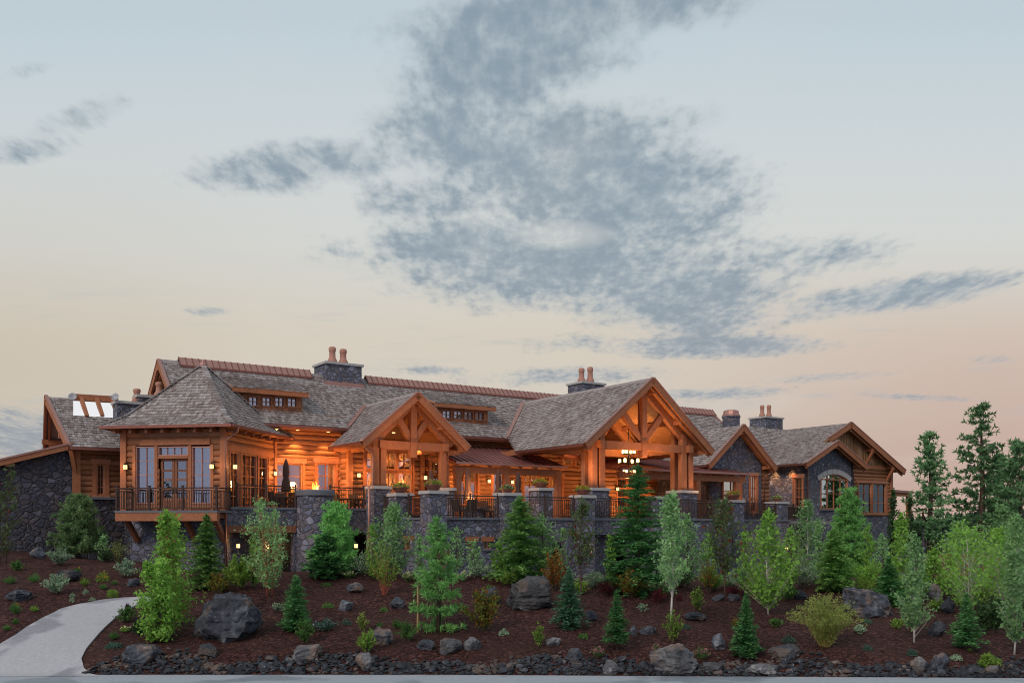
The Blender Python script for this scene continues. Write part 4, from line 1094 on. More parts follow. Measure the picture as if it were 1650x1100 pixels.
# right wing : big gable with a small stone gable standing forward on its left
BP, BH, SH, ZE, TS, TBG = .48, 7.4, 3.7, 4.6, 4.6, 6.1
rs = H.hit_t(1300, 745, TS)[0]
zb = ZE+BP*BH; TB = 16.5; zsm = ZE+BP*SH
roof([H.p(rs, TS, ZE), H.p(rs, TB, ZE), H.p(rs+SH, TB, zsm), H.p(rs+SH, TS, zsm)], 'wing_roof')
roof([H.p(rs+SH, TBG, zsm), H.p(rs+SH, TB, zsm), H.p(rs+BH, TB, zb), H.p(rs+BH, TBG, zb)], 'wing_roof')
roof([H.p(rs+2*SH, TBG+.3, ZE), H.p(rs+2*SH, TS, ZE), H.p(rs+SH, TS, zsm), H.p(rs+SH, TBG+.3, zsm)], 'gable_roof')
roof([H.p(rs+2*BH, TB, ZE), H.p(rs+2*BH, TBG, ZE), H.p(rs+BH, TBG, zb), H.p(rs+BH, TB, zb)], 'wing_roof')
rake(H.p(rs-.04, TS, ZE-.05), H.p(rs+SH, TS, zsm+.02), V3); rake(H.p(rs+2*SH+.04, TS, ZE-.05), H.p(rs+SH, TS, zsm+.02), V3)
rake(H.p(rs+SH+.9, TBG, ZE+BP*(SH+.9)), H.p(rs+BH, TBG, zb+.02), V3, .42); rake(H.p(rs+2*BH+.04, TBG, ZE-.05), H.p(rs+BH, TBG, zb+.02), V3, .42)
gutter(H.p(rs-.05, TS+.1, ZE-.04), H.p(rs-.05, TB, ZE-.04))
GS = Wall(H, 't', TS+.7); a0, a1 = rs+.8, rs+2*SH-.8
ao = GS.rect(1322, 1366, 763, 820)
zs = ZE+BP*.8-.2; srm = rs+SH
mb = MB(); panel(mb, GS, a0, a1, -3.2, zs, [ao]); mb.prism([GS.P(a0, zs), GS.P(a1, zs), GS.P(srm, zsm-.2)], V3*.3)
panel(mb, Wall(H, 's+', a1), TS+.7, TBG+.9, -3.2, ZE+.6)
# arch spandrels and voussoirs
am = (ao[0]+ao[1])/2; hw = (ao[1]-ao[0])/2; sag = .42; R = (hw*hw+sag*sag)/(2*sag); zc_ = ao[3]-R
arc = [(am+R*math.sin(th), zc_+R*math.cos(th)) for th in np.linspace(-math.asin(hw/R), math.asin(hw/R), 15)]
for half_ in (arc[:8], arc[7:]):
    xe = ao[0] if half_ is not arc[7:] and half_[0][0] < am-.01 else ao[1]
    mb.prism([GS.P(x, z, -.02) for x, z in half_]+([GS.P(ao[0], ao[3], -.02)] if xe == ao[0] else [GS.P(ao[1], ao[3], -.02)]), V3*.2)
mb.build('gable_wall', M['stone'], LODGE)
vo = MB(); N = 7; th0 = math.asin(hw/R)*1.18
for i in range(N):
    t0_, t1_ = -th0+2*th0*i/N+.006, -th0+2*th0*(i+1)/N-.006
    pts = [(R*.995*math.sin(t0_), R*.995*math.cos(t0_)), (R*.995*math.sin(t1_), R*.995*math.cos(t1_)), ((R+.36)*math.sin(t1_), (R+.36)*math.cos(t1_)), ((R+.36)*math.sin(t0_), (R+.36)*math.cos(t0_))]
    vo.prism([GS.P(am+x, zc_+z, .07) for x, z in pts], V3*.15)
vo.build('stone_arch', M['cap'], LODGE)
w_ = window(GS, ao[0], ao[1], ao[2], arc[0][1], 4, 2, room='roomdark', sill=True, light=8, depth=3.0, glass='glass_bright')
fr = MB()
for i in range(14):
    (x0, z0), (x1, z1) = arc[i], arc[i+1]; fr.beam(GS.P(x0, z0-.05, -.06), GS.P(x1, z1-.05, -.06), .16, .11)
for i in range(1, 4):
    x = ao[0]+.09+(ao[1]-ao[0]-.18)*i/4; zt = zc_+math.sqrt(R*R-(x-am)**2); wbox(fr, GS, x-.03, x+.03, arc[0][1], zt-.05, -.11, -.02)
fr.build('arched_head', M['timber'], w_)
g = MB(); g.prism([GS.P(x, z-.04, -.075) for x, z in arc], V3*.015); g.build('pane', M['glass_bright'], w_)
for sg in (-1, 1):
    for f in (.05, .8):
        part_beam('bracket', H.p(srm+sg*SH*f, TS+.75, ZE+BP*SH*(1-f)-.34), H.p(srm+sg*SH*f, TS+.08, ZE+BP*SH*(1-f)-.30), .26, .24, M['timber'])
# recess : side wall of the wing
SW = Wall(H, 's-', rs+.8)
so = SW.rect(1280, 1294, 769, 818); so = (so[0], so[1], F1-.1, so[3])
mb = MB(); panel(mb, SW, TS+.7, TB, -3.2, ZE+.3, [so]); mb.build('side_wall', M['stone'], LODGE)
surround(SW, so, .1, .28, sill=False); window(SW, *so, 2, 4, room='roomdark', light=5, pad=0, glass='glass_dim')
part_beam('soffit', H.p(rs+.40, TS+.2, ZE+.02), H.p(rs+.40, TB, ZE+.02), .7, .05, M['soffit'])
# main face of the wing : boards in the gable, logs beneath, stone base
WW = Wall(H, 't', TBG+.8); b0, b1 = a1, rs+2*BH-.9
wo = WW.rect(1382, 1427, 778, 827); zl = WW.hit(1400, 752)[1]; zs2 = WW.hit(1400, 831)[1]
mb = MB(); logs(mb, WW, b0, b1, zs2, zl, [wo]); mb.build('log_wall', M['log'], LODGE)
mb = MB()
x = b0-3.2
while x < b1:
    x1 = min(x+.3, b1); f = lambda q: zb-.24-BP*abs(q-(rs+BH))
    mb.prism([WW.P(x+.012, zl, .02), WW.P(x1-.012, zl, .02), WW.P(x1-.012, max(zl, f(x1)), .02), WW.P(x+.012, max(zl, f(x)), .02)], V3*.1)
    mb.prism([WW.P(x1-.03, zl, .05), WW.P(x1+.03, zl, .05), WW.P(x1+.03, max(zl, f(x1)), .05), WW.P(x1-.03, max(zl, f(x1)), .05)], V3*.05); x = x1
mb.build('board_gable', M['board'], LODGE)
trim(WW, b0, b1, zl-.16, zl+.12, 'timber', 0, .12, 'header_beam')
mb = MB(); panel(mb, WW, b0, b1, -3.2, zs2); panel(mb, Wall(H, 's+', b1), TBG+.8, TB, -3.2, zs2); mb.build('stone_base', M['stone'], LODGE)
mb = MB(); logs(mb, Wall(H, 's+', b1), TBG+.8, TB, zs2, ZE+.3); mb.build('log_wall', M['log'], LODGE)
xm = (wo[0]+wo[1])/2
surround(WW, wo, .14, .2); window(WW, wo[0], xm-.06, wo[2], wo[3], 2, 3, room='roomdark', light=6, pad=.02, glass='glass_dim'); window(WW, xm+.06, wo[1], wo[2], wo[3], 2, 3, room='roomdark', pad=.02, glass='glass_dim')
trim(WW, xm-.06, xm+.06, wo[2], wo[3])
for f in (.02, .42, .8):
    q = rs+BH+BH*f; zq = zb-.5-BP*BH*f
    part_beam('bracket', H.p(q, TBG+.85, zq), H.p(q, TBG+.08, zq+.04), .26, .26, M['timber'])
    if f > .1: part_beam('knee_brace', H.p(q, TBG+.75, zq-1.1), H.p(q, TBG+.12, zq-.1), .2, .2, M['timber'])
mb = MB(); mb.fbox(H, b1-.16, b1+.16, TBG+.65, TBG+.95, zs2, ZE+.3); mb.build('corner_post', M['timber'], LODGE)
tubepart('downspout', [H.p(rs-.05, TS+.15, ZE-.1), H.p(rs+.3, TS+.35, ZE-.3), H.p(rs+.9, TS+.6, ZE-.45), H.p(rs+.9, TS+.6, -1.5)], .055, M['copper'])
tubepart('downspout', [H.p(rs+2*SH, TS+.15, ZE-.1), H.p(a1+.07, TS+.75, ZE-.4), H.p(a1+.09, TS+.78, -1.0)], .05, M['copper'])
# lower block behind, between the gables
roof([H.p(S1-1, 9, 4.9), H.p(36, 9, 4.9), H.p(36, 13, 8.2), H.p(S1-1, 13, 8.2)], 'rear_wing_roof')
mb = MB(); panel(mb, Wall(H, 't', 9.8), 18, 36, -3, 5.4); mb.build('stone_wall', M['stone'], LODGE)
# small portico1 downspout
tubepart('downspout', [H.p(-12.3, 4.15, 4.3), H.p(-12.15, 4.25, 4.12), H.p(-11.6, 4.42, 3.75), H.p(-11.52, 4.45, 3.5), H.p(-11.52, 4.45, 2.2), H.p(-11.95, 4.05, 1.95), H.p(-11.95, 4.05, -2.5)], .05, M['copper'])
# basement lower doors in the house under the terrace are in the terrace wall

# ------------------------------------------------------------------ terraces, pillars, railings
random.seed(5)
def hip_front(px): return H.hit_t(px, 800, 5.2)[0]
W1 = Wall(H, 't', 5.2); W2 = Wall(H, 't', -1.2)
TL0 = H.st(-14.07+.3, 45.5)[0]-.1
o1 = W1.rect(366, 474, 857, 935); o2 = W1.rect(553, 597, 858, 935)
TER = empty('terrace', H.p(-11, 2, -3.0), 0, 'raised stone terrace with slate coping in front of the lodge', 'terrace')
def tpart(fn, name, mat):
    mb = MB(); fn(mb); return mb.build(name, mat, TER)
tpart(lambda mb: panel(mb, W1, TL0, -11.0, -3.2, .76, [o1, o2], .5), 'retaining_wall', M['stone'])
tpart(lambda mb: wbox(mb, W1, TL0, -11.5, .76, .88, -.55, .06), 'coping', M['slate'])
tpart(lambda mb: mb.fbox(H, TL0, -11.2, 5.7, 9.3, F1-.25, F1-.02), 'paving', M['deck'])
tpart(lambda mb: wbox(mb, W1, o1[0]-.1, o1[1]+.1, o1[3]-.02, o1[3]+.32, -.3, .03), 'lintel', M['timber_dark'])
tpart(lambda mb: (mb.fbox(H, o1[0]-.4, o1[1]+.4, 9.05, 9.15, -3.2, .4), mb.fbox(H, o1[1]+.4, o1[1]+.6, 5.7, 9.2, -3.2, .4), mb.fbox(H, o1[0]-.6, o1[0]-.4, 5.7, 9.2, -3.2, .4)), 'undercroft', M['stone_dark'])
W0 = Wall(H, 's-', -11.06)
swin = [W2.rect(754, 766, 872, 884), W2.rect(780, 791, 872, 884), W2.rect(655, 662, 871, 885)]
arch_o = W2.rect(886, 909, 873, 935); rect_o = W2.rect(953, 1016, 861, 935)
TR1 = 8.3
tpart(lambda mb: panel(mb, W2, -11.06, TR1, -3.2, .24, swin+[arch_o, rect_o], .45), 'retaining_wall', M['stone'])
tpart(lambda mb: panel(mb, W0, -1.2, 5.2, -3.2, .24), 'retaining_wall', M['stone'])
tpart(lambda mb: panel(mb, Wall(H, 's+', TR1), -1.2, 2.4, -3.2, .24), 'retaining_wall', M['stone'])
tpart(lambda mb: panel(mb, Wall(H, 't', 2.4), TR1, 19.4, -3.2, .24), 'retaining_wall', M['stone'])
tpart(lambda mb: wbox(mb, W2, -11.14, TR1+.06, .24, .36, -.5, .07), 'coping', M['slate'])
tpart(lambda mb: mb.fbox(H, -11.14, -10.6, -.7, 5.2, .24, .36), 'coping', M['slate'])
tpart(lambda mb: mb.fbox(H, 11.6, 19.4, 2.33, 2.8, .24, .36), 'coping', M['slate'])
tpart(lambda mb: (mb.fbox(H, -10.6, TR1, -.7, 9.2, F2-.25, F2-.01), mb.fbox(H, TR1, 24.5, 2.8, 9.7, F2-.25, F2-.01)), 'paving', M['deck'])
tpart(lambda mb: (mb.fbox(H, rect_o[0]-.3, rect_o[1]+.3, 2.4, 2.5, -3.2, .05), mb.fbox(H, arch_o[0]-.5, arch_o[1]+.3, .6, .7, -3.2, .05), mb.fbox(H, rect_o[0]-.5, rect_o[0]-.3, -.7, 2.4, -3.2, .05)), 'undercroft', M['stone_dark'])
# arch head over the small opening
am2 = (arch_o[0]+arch_o[1])/2; hw2 = (arch_o[1]-arch_o[0])/2
def archfill(mb):
    zc = arch_o[3]-hw2
    pts = [(am2-hw2*math.cos(a), zc+hw2*math.sin(a)) for a in np.linspace(0, math.pi, 17)]
    for half in (pts[:9], pts[8:]):
        x = arch_o[0] if half[0][0] < am2-.01 else arch_o[1]
        mb.prism([W2.P(p, z, -.02) for p, z in half]+[W2.P(x, arch_o[3], -.02)], V3*.3)
tpart(archfill, 'arch_head', M['stone'])
for o in swin:
    f = MB()
    for (x0, x1, y0, y1) in ((o[0], o[0]+.06, o[2], o[3]), (o[1]-.06, o[1], o[2], o[3]), (o[0]+.06, o[1]-.06, o[3]-.06, o[3]), (o[0]+.06, o[1]-.06, o[2], o[2]+.06)): wbox(f, W2, x0, x1, y0, y1, -.14, -.06)
    xm, zm = (o[0]+o[1])/2, (o[2]+o[3])/2
    wbox(f, W2, xm-.025, xm+.025, o[2]+.06, o[3]-.06, -.12, -.08); wbox(f, W2, o[0]+.06, xm-.025, zm-.02, zm+.02, -.12, -.08); wbox(f, W2, xm+.025, o[1]-.06, zm-.02, zm+.02, -.12, -.08)
    w = f.build('window', M['timber'], TER)
    g = MB(); wbox(g, W2, o[0]+.04, o[1]-.04, o[2]+.04, o[3]-.04, -.13, -.12); g.build('pane', M['glass'], w)
    g = MB(); wbox(g, W2, o[0], o[1], o[2], o[3], -.44, -.4); g.build('backing', M['roomdark'], w)
    g = MB(); wbox(g, W2, o[0]-.16, o[1]+.16, o[3]+.005, o[3]+.24, -.1, .07); g.build('lintel', M['timber'], w)
    g = MB(); wbox(g, W2, o[0]-.1, o[1]+.1, o[2]-.1, o[2]-.005, -.1, .06); g.build('sill', M['slate'], w)

def pillar(s, t, ztop, w, label, zbot=-3.2, rz=None, cap=.16, group='stone pillars of the terrace'):
    r = empty('stone_pillar', H.p(s, t, zbot), H.rz, label, 'pillar', group)
    mb = MB(); h = ztop-zbot
    mb.box(-w/2, w/2, -w/2, w/2, 0, h-cap); mb.build('shaft', M['stone'], r, (0, 0, 0))
    mb = MB(); c = w/2+.07; mb.box(-c, c, -c, c, h-cap, h-.02); mb.box(-c+.03, c-.03, -c+.03, c-.03, h-.02, h); mb.build('capstone', M['cap'], r, (0, 0, 0))
    return r
PP = {}
for key, s, t, z, w, lab in (
    ('P1', -11.06, -1.2, 1.63, .95, 'square stone pillar at the projecting left corner of the front terrace'),
    ('P2', -11.15, 2.05, 1.60, .90, 'stone pillar between the small portico and the terrace corner'),
    ('A1', -11.08, 4.72, PIERZ, .98, 'stone pier carrying the left posts of the small portico'),
    ('A2', -7.00, 4.80, PIERZ, .90, 'stone pier carrying the right posts of the small portico'),
    ('P3', -6.77, -1.2, 1.61, .95, 'stone pillar left of the bushy lime fir in front of the copper verandah'),
    ('P4', -1.90, -1.2, 1.58, .92, 'stone pillar just left of the great portico pier'),
    ('P5', 3.60, -1.2, 1.60, .95, 'stone pillar partly hidden by the tall dark spruce'),
    ('P6', -2.50, 1.75, PIERZ, .92, 'taller stone pier set back under the end of the copper verandah'),
    ('B1', .05, .25, PIERZ, 1.22, 'broad stone pier under the left posts of the great portico'),
    ('B2', 6.92, .25, PIERZ, 1.25, 'broad stone pier under the right posts of the great portico'),
    ('P7', 13.2, 2.0, 1.61, 1.05, 'stone pillar at the head of the terrace stairs'),
    ('P8', 18.75, 2.95, 1.61, 1.05, 'rightmost stone pillar of the terrace before the arched window wing')):
    PP[key] = pillar(s, t, z, w, lab)
TWS = H.hit_t(508, 800, 5.0)[0]
tw = empty('round_pillar', H.p(TWS, 5.0, -3.2), 0, 'fat round stone pillar with slate top below the outdoor fire', 'pillar')
mb = MB(); mb.lathe([(1.0, 0), (.95, 2), (.93, 4.66)], (0, 0, 0), 28); mb.build('shaft', M['stone'], tw, (0, 0, 0))
mb = MB(); mb.lathe([(.98, 4.66), (1.01, 4.70), (1.01, 4.92), (.96, 4.98), (.5, 5.0)], (0, 0, 0), 28); mb.build('capstone', M['slate'], tw, (0, 0, 0))

def railing(pts, label, h=1.07, group='iron terrace railings', slope=False, name='railing'):
    pts = [Vector(p) for p in pts]
    r = empty(name, pts[0], 0, label, 'railing', group)
    rail = MB(); bal = MB(); posts = []
    for a, b in zip(pts, pts[1:]):
        L = (b-a).length; n = max(1, round(L/1.75)); U = Vector((0, 0, 1))
        rail.beam(a+U*h, b+U*h, .07, .06); rail.beam(a+U*(h-.13), b+U*(h-.13), .04, .035); rail.beam(a+U*.10, b+U*.10, .05, .04)
        for i in range(n+1): posts.append(a.lerp(b, i/n))
        m = max(2, int(L/.125))
        for i in range(1, m): 
            p = a.lerp(b, i/m); bal.beam(p+U*.10, p+U*(h-.13), .024, .024, up=(b-a))
    rail.build('rails', M['iron'], r); bal.build('infill', M['iron'], r)
    seen = []
    for p in posts:
        if any((p-q).length < .05 for q in seen): continue
        seen.append(p); mb = MB(); mb.box(p.x-.045, p.x+.045, p.y-.045, p.y+.045, p.z-.02, p.z+h+.08); mb.box(p.x-.06, p.x+.06, p.y-.06, p.y+.06, p.z+h+.08, p.z+h+.13); mb.build('post', M['iron'], r)
    return r
railing([K.p(BX0+.08, -.1, F1-.02), K.p(BX0+.08, -1.42, F1-.02), K.p(BX1-.08, -1.42, F1-.02), K.p(BX1-.08, -.1, F1-.02)], 'dark iron railing round the balcony of the hipped pavilion', group=None)
railing([H.p(TL0+.5, 5.3, .88), H.p(TWS-.95, 5.3, .88)], 'iron railing between the pavilion and the round stone pillar')
railing([H.p(TWS+.95, 5.3, .88), H.p(-11.65, 5.3, .88)], 'iron railing between the round pillar and the small portico')
railing([H.p(-11.0, 4.15, .36), H.p(-11.0, 2.55, .36)], 'short iron railing beside the small portico pier')
railing([H.p(-10.95, 1.55, .36), H.p(-10.95, -.7, .36)], 'iron railing turning back from the terrace corner pillar')
railing([H.p(-10.55, -1.1, .36), H.p(-7.28, -1.1, .36)], 'iron railing in front of the fire table')
railing([H.p(-6.26, -1.1, .36), H.p(-2.4, -1.1, .36)], 'iron railing in front of the copper roofed verandah')
railing([H.p(-1.4, -1.1, .36), H.p(3.1, -1.1, .36)], 'iron railing across the left half of the great portico')
railing([H.p(4.1, -1.1, .36), H.p(8.1, -1.1, .36), H.p(8.1, 2.2, .36)], 'iron railing right of the tall dark spruce')
railing([H.p(13.8, 2.5, .36), H.p(18.2, 2.6, .36)], 'iron railing between the two right hand pillars')
railing([H.p(19.4, 3.2, .36), H.p(24.5, 5.6, .36)], 'iron railing between the last pillar and the right wing')
# stairs down from the terrace
def stairs(s0, s1, t0, t1, z0, z1, label, rl):
    r = empty('stairs', H.p((s0+s1)/2, (t0+t1)/2, z0), 0, label, 'stairs')
    n = round((z1-z0)/.175); mb = MB(); st = MB()
    for i in range(n):
        a = s0+(s1-s0)*i/n; b = s0+(s1-s0)*(i+1)/n; z = z0+(z1-z0)*(i+1)/n
        mb.fbox(H, min(a, b), max(a, b), t0, t1, z-.175-.02, z-.05); st.fbox(H, min(a, b)-.03, max(a, b), t0-.01, t1+.01, z-.05, z)
    mb.build('risers', M['stone_dark'], r); st.build('treads', M['slate'], r)
    for t in (t0-.17, t1+.05):
        q = MB(); q.prism([H.p(s0, t, z0-.3), H.p(s1, t, z0-.3), H.p(s1, t, z1), H.p(s0, t, z0+.15)], V3*.12); q.build('stringer', M['stone'], r)
    for k, t in enumerate((t0-.1, t1+.1)):
        railing([H.p(s0, t, z0+.2), H.p(s1, t, z1+.05)], rl[k], 1.0, 'stair railings')
stairs(8.0, 11.6, .75, 2.05, -3.0, F2, 'stone stair climbing to the terrace right of the great portico', ('sloping iron handrail on the near side of the terrace stair', 'sloping iron handrail on the far side of the terrace stair'))

# ------------------------------------------------------------------ wall lanterns
def make_lantern():
    r = empty('wall_lantern', (0, 0, 0))
    mb = MB(); mb.box(-.09, .09, -.03, 0, -.20, .22); mb.build('backplate', M['black'], r, (0, 0, 0))
    mb = MB(); mb.tube([(0, -.02, .14), (0, -.14, .24), (0, -.25, .22)], .018, 6); mb.build('arm', M['black'], r, (0, 0, 0))
    mb = MB()
    for x in (-.11, .11):
        for y in (-.36, -.14): mb.box(x-.012, x+.012, y-.012, y+.012, -.20, .12)
    mb.box(-.13, .13, -.38, -.12, -.235, -.20); mb.lathe([(.19, .12), (.12, .19), (.04, .26), (.015, .32)], (0, -.25, 0), 4); mb.build('cage', M['black'], r, (0, 0, 0))
    mb = MB(); mb.box(-.10, .10, -.35, -.15, -.195, .115); mb.build('glass', M['lamp'], r, (0, 0, 0))
    point_light(r, (0, -.5, -.05), 17)
    return r
LP = make_lantern(); used = [False]
def lantern(W, px, py, label, scale=1.0, energy=None):
    a, z = W.hit(px, py)
    p = W.P(a, z, .12)
    rz = W.F.rz+(0 if W.axis == 't' else (math.pi/2 if W.axis == 's+' else -math.pi/2))
    o = LP if not used[0] else copy_tree(LP); used[0] = True
    o.location = p; o.rotation_euler = (0, 0, rz); o.scale = (scale*.64,)*3
    tag(o, label, 'lantern', 'lit wall lanterns')
    return o
lantern(WF, 207, 752, 'lit lantern at the left corner of the hipped pavilion')
lantern(WF, 345.5, 751, 'lit lantern on the pavilion front, right of the balcony doors')
lantern(WR, 370.5, 751, 'lit lantern on the pavilion side wall beside the copper downspout')
lantern(WM, 441, 762, 'lit lantern in the angle where pavilion and log wall meet')
lantern(WB, 575, 765, 'lit lantern left of the small portico windows')
lantern(WB, 682, 769, 'lit lantern right of the small portico windows')
lantern(WM, 784.5, 774.5, 'lit lantern on the log wall under the copper verandah')
lantern(WM, 822, 776, 'lit lantern further right under the copper verandah')
lantern(WM, 934, 782, 'lit lantern left of the great portico post')
lantern(WM, 991, 787, 'lit lantern left of the great portico doors')
lantern(WM, 1085, 786, 'lit lantern on the log wall right of the tall spruce top')
lantern(Wall(H, 't', 9.8), 1250, 793, 'lit lantern in the recess beside the arched window wing')
LWALL = Wall(H, 't', 9.05)
lantern(Wall(H, 't', 5.6), 381, 878, 'lit lantern at the left end of the lower undercroft', .95)
lantern(LWALL, 428, 879, 'lit lantern deep in the undercroft behind the loose aspen')
lantern(Wall(H, 't', 5.3), 570, 878, 'lit lantern low on the wall beside the round pines')
lantern(W2, 943, 883, 'lit lantern beside the dark lower doorway')
WT = Wall(H, 't', 2.4)
lantern(WT, 1187, 884, 'left one of the three lit lanterns under the right terrace')
lantern(WT, 1229, 881, 'middle one of the three lit lanterns under the right terrace')
lantern(WT, 1262, 883, 'right one of the three lit lanterns under the right terrace')

# recessed lights in soffits
def downlight(loc, energy, size=1.5):
    r = MB(); r.lathe([(.09, 0), (.09, .04)], (0, 0, 0), 12); o = r.build('soffit_light', M['lamp'], None, (0, 0, 0)); o.location = Vector(loc)-LODGE.location; o.parent = LODGE
    l = bpy.data.lights.new('downlight', 'SPOT'); l.energy = energy*5.2; l.color = (1, .44, .13); l.spot_size = size; l.spot_blend = .6; l.shadow_soft_size = .08
    q = bpy.data.objects.new('downlight', l); COL.objects.link(q); q.location = (0, 0, -.03); q.parent = o
for (s, t, z, e) in ((-14.0, 8.75, 5.2, 130), (-12.2, 8.75, 5.2, 90), (-15.2, 8.75, 5.2, 60), (-5.2, 8.5, 4.45, 90), (-3.2, 8.5, 4.45, 110), (-.9, 8.5, 4.45, 70), (7.6, 8.5, 4.2, 120), (10.4, 8.5, 4.2, 100), (12.4, 8.2, 4.1, 90), (-10.5, 7.2, 4.6, 90), (-8.9, 7.2, 5.2, 110), (-7.3, 7.2, 4.6, 90), (8.6, 4.6, 3.5, 60), (11.2, 4.0, 3.4, 60), (12.6, 3.6, 3.2, 40), (-4.4, 6.2, 3.75, 60), (-1.6, 6.2, 3.75, 60), (1.0, 8.3, 5.2, 110), (3.4, 8.3, 6.4, 160), (5.6, 8.3, 5.2, 110)):
    downlight(H.p(s, t, z), e)
downlight(H.p(rs+.45, 6.6, ZE-.04), 40); downlight(H.p(rs+.45, 8.2, ZE-.04), 40)

def uplight(loc, target, energy, size=1.3):
    """small landscape spot on a pier cap washing the timber frame"""
    r = MB(); r.lathe([(.05, 0), (.06, .10), (.05, .12)], (0, 0, 0), 10); o = r.build('uplight_can', M['black'], None, (0, 0, 0)); o.location = Vector(loc)-LODGE.location; o.parent = LODGE
    l = bpy.data.lights.new('uplight', 'SPOT'); l.energy = energy*2.2; l.color = (1, .50, .18); l.spot_size = size; l.spot_blend = .8; l.shadow_soft_size = .12
    q = bpy.data.objects.new('uplight', l); COL.objects.link(q); q.location = (0, 0, .16); q.parent = o
    q.rotation_euler = (Vector(target)-Vector(loc)).to_track_quat('-Z', 'Y').to_euler()
uplight(H.p(-1.9, -1.1, 2.05), H.p(4.0, .2, 5.4), 250); uplight(H.p(3.6, -1.2, 1.62), H.p(3.4, .3, 6.2), 420, 1.7); uplight(H.p(8.1, -1.0, 1.5), H.p(3.2, .4, 5.6), 70)
uplight(H.p(-11.15, 2.0, 2.0), H.p(-8.8, 4.8, 5.2), 190, 1.5); uplight(H.p(-6.77, 2.0, 1.0), H.p(-9.2, 4.8, 5.4), 230, 1.5)
uplight(H.p(-13.5, 6.5, F1+.1), H.p(-13.2, 9.3, 4.2), 260, 1.9); uplight(H.p(-4.2, 6.8, F1), H.p(-4.0, 9.3, 3.0), 170, 1.9); uplight(H.p(-1.5, 6.8, F1), H.p(-1.2, 9.3, 3.0), 170, 1.9); uplight(H.p(9.0, 6.5, F1), H.p(9.2, 9.3, 3.0), 260, 1.9); uplight(H.p(3.3, 6.2, F1), H.p(3.4, 9.3, 3.4), 240, 2.0)
uplight(H.p(15.9, 2.6, F1-.3), H.p(16.4, 4.2, 3.5), 60, 1.9); uplight(H.p(20.5, 7.4, F1), H.p(21.5, 9.8, 2.6), 150, 1.9)
# ------------------------------------------------------------------ chandelier
cs, cz = H.hit_t(1013, 741, 3.2)
ch = empty('chandelier', H.p(cs, 3.2, 5.2), H.rz, 'three tiered iron chandelier glowing under the great portico', 'chandelier')
def ring(r, z, n, parent):
    mb = MB(); pts = [(r*math.cos(2*math.pi*i/20), r*math.sin(2*math.pi*i/20), z) for i in range(21)]
    mb.tube(pts, .025, 6); o = mb.build('ring', M['black'], parent, (0, 0, 0))
    for i in range(n):
        a = 2*math.pi*(i+.3)/n; x, y = r*math.cos(a), r*math.sin(a)
        m2 = MB(); m2.lathe([(.06, z+.02), (.09, z+.07), (.09, z+.22), (.06, z+.27)], (x, y, 0), 10); m2.build('lamp_glass', M['lamp_hot'], o, (0, 0, 0))
d3 = (HY-0)  # heights from the photograph
D_ = H.p(cs, 3.2, 0).y
zz_ = lambda py: (HY-py)*D_/FPX-5.2
ring(.36, zz_(731), 4, ch); ring(.60, zz_(746), 4, ch); ring(.38, zz_(762), 4, ch)
mb = MB(); mb.tube([(0, 0, 2.6), (0, 0, zz_(764))], .03, 6)
for i in range(6):
    a = 2*math.pi*i/6; mb.tube([(.66*math.cos(a), .66*math.sin(a), zz_(746)), (0, 0, zz_(746)+.55)], .014, 4); mb.tube([(.42*math.cos(a), .42*math.sin(a), zz_(762)), (0, 0, zz_(762)+.3)], .014, 4); mb.tube([(.4*math.cos(a), .4*math.sin(a), zz_(731)), (0, 0, zz_(731)+.5)], .014, 4)
mb.build('stem', M['black'], ch, (0, 0, 0))
point_light(ch, (0, 0, zz_(738)+.9), 150, r=.3); point_light(ch, (0, 0, zz_(762)-.3), 120, r=.3)

# ------------------------------------------------------------------ fires, furniture, umbrellas, planters
def flames(parent, z, r, h, n):
    for mat, k in (('flame', 1.0), ('flamecore', .6)):
        mb = MB()
        for i in range(n):
            a = random.uniform(0, 6.28); q = r*random.uniform(0, .8); x, y = q*math.cos(a), q*math.sin(a); hh = h*k*random.uniform(.6, 1); w = r*.35*k
            mb.tube([(x, y, z), (x+random.uniform(-.03, .03), y, z+hh*.25), (x+random.uniform(-.06, .06), y+random.uniform(-.04, .04), z+hh*.6), (x+random.uniform(-.1, .1), y, z+hh)], [w*.5, w, w*.55, .005], 6)
        mb.build('flame' if k == 1 else 'flame_core', M[mat], parent, (0, 0, 0), True)
s_, z_ = H.hit_t(510, 790, 7.6)
fb = empty('fire_bowl', H.p(s_, 7.6, F1), 0, 'flaming fire bowl on a stone plinth by the log wall', 'fire bowl')
mb = MB(); mb.box(-.45, .45, -.45, .45, 0, .9); mb.build('plinth', M['stone'], fb, (0, 0, 0))
mb = MB(); mb.lathe([(.2, .9), (.5, 1.02), (.58, 1.15), (.54, 1.15), (.3, 1.04)], (0, 0, 0), 16); mb.build('bowl', M['black'], fb, (0, 0, 0), True)
flames(fb, 1.05, .22, .62, 6); point_light(fb, (0, 0, 1.55), 420, (1, .42, .1), .2, 'fire_light')
s_, z_ = H.hit_t(763, 806, 1.2)
ft_ = empty('fire_table', H.p(s_, 1.2, F2), 0, 'round fire table burning behind the terrace railing', 'fire table')
mb = MB(); mb.lathe([(.55, 0), (.5, .5), (.75, .52), (.75, .6), (.3, .6)], (0, 0, 0), 18); mb.build('table', M['stone'], ft_, (0, 0, 0))
flames(ft_, .58, .22, .55, 6); point_light(ft_, (0, 0, 1.15), 160, (1, .42, .1), .2, 'fire_light')

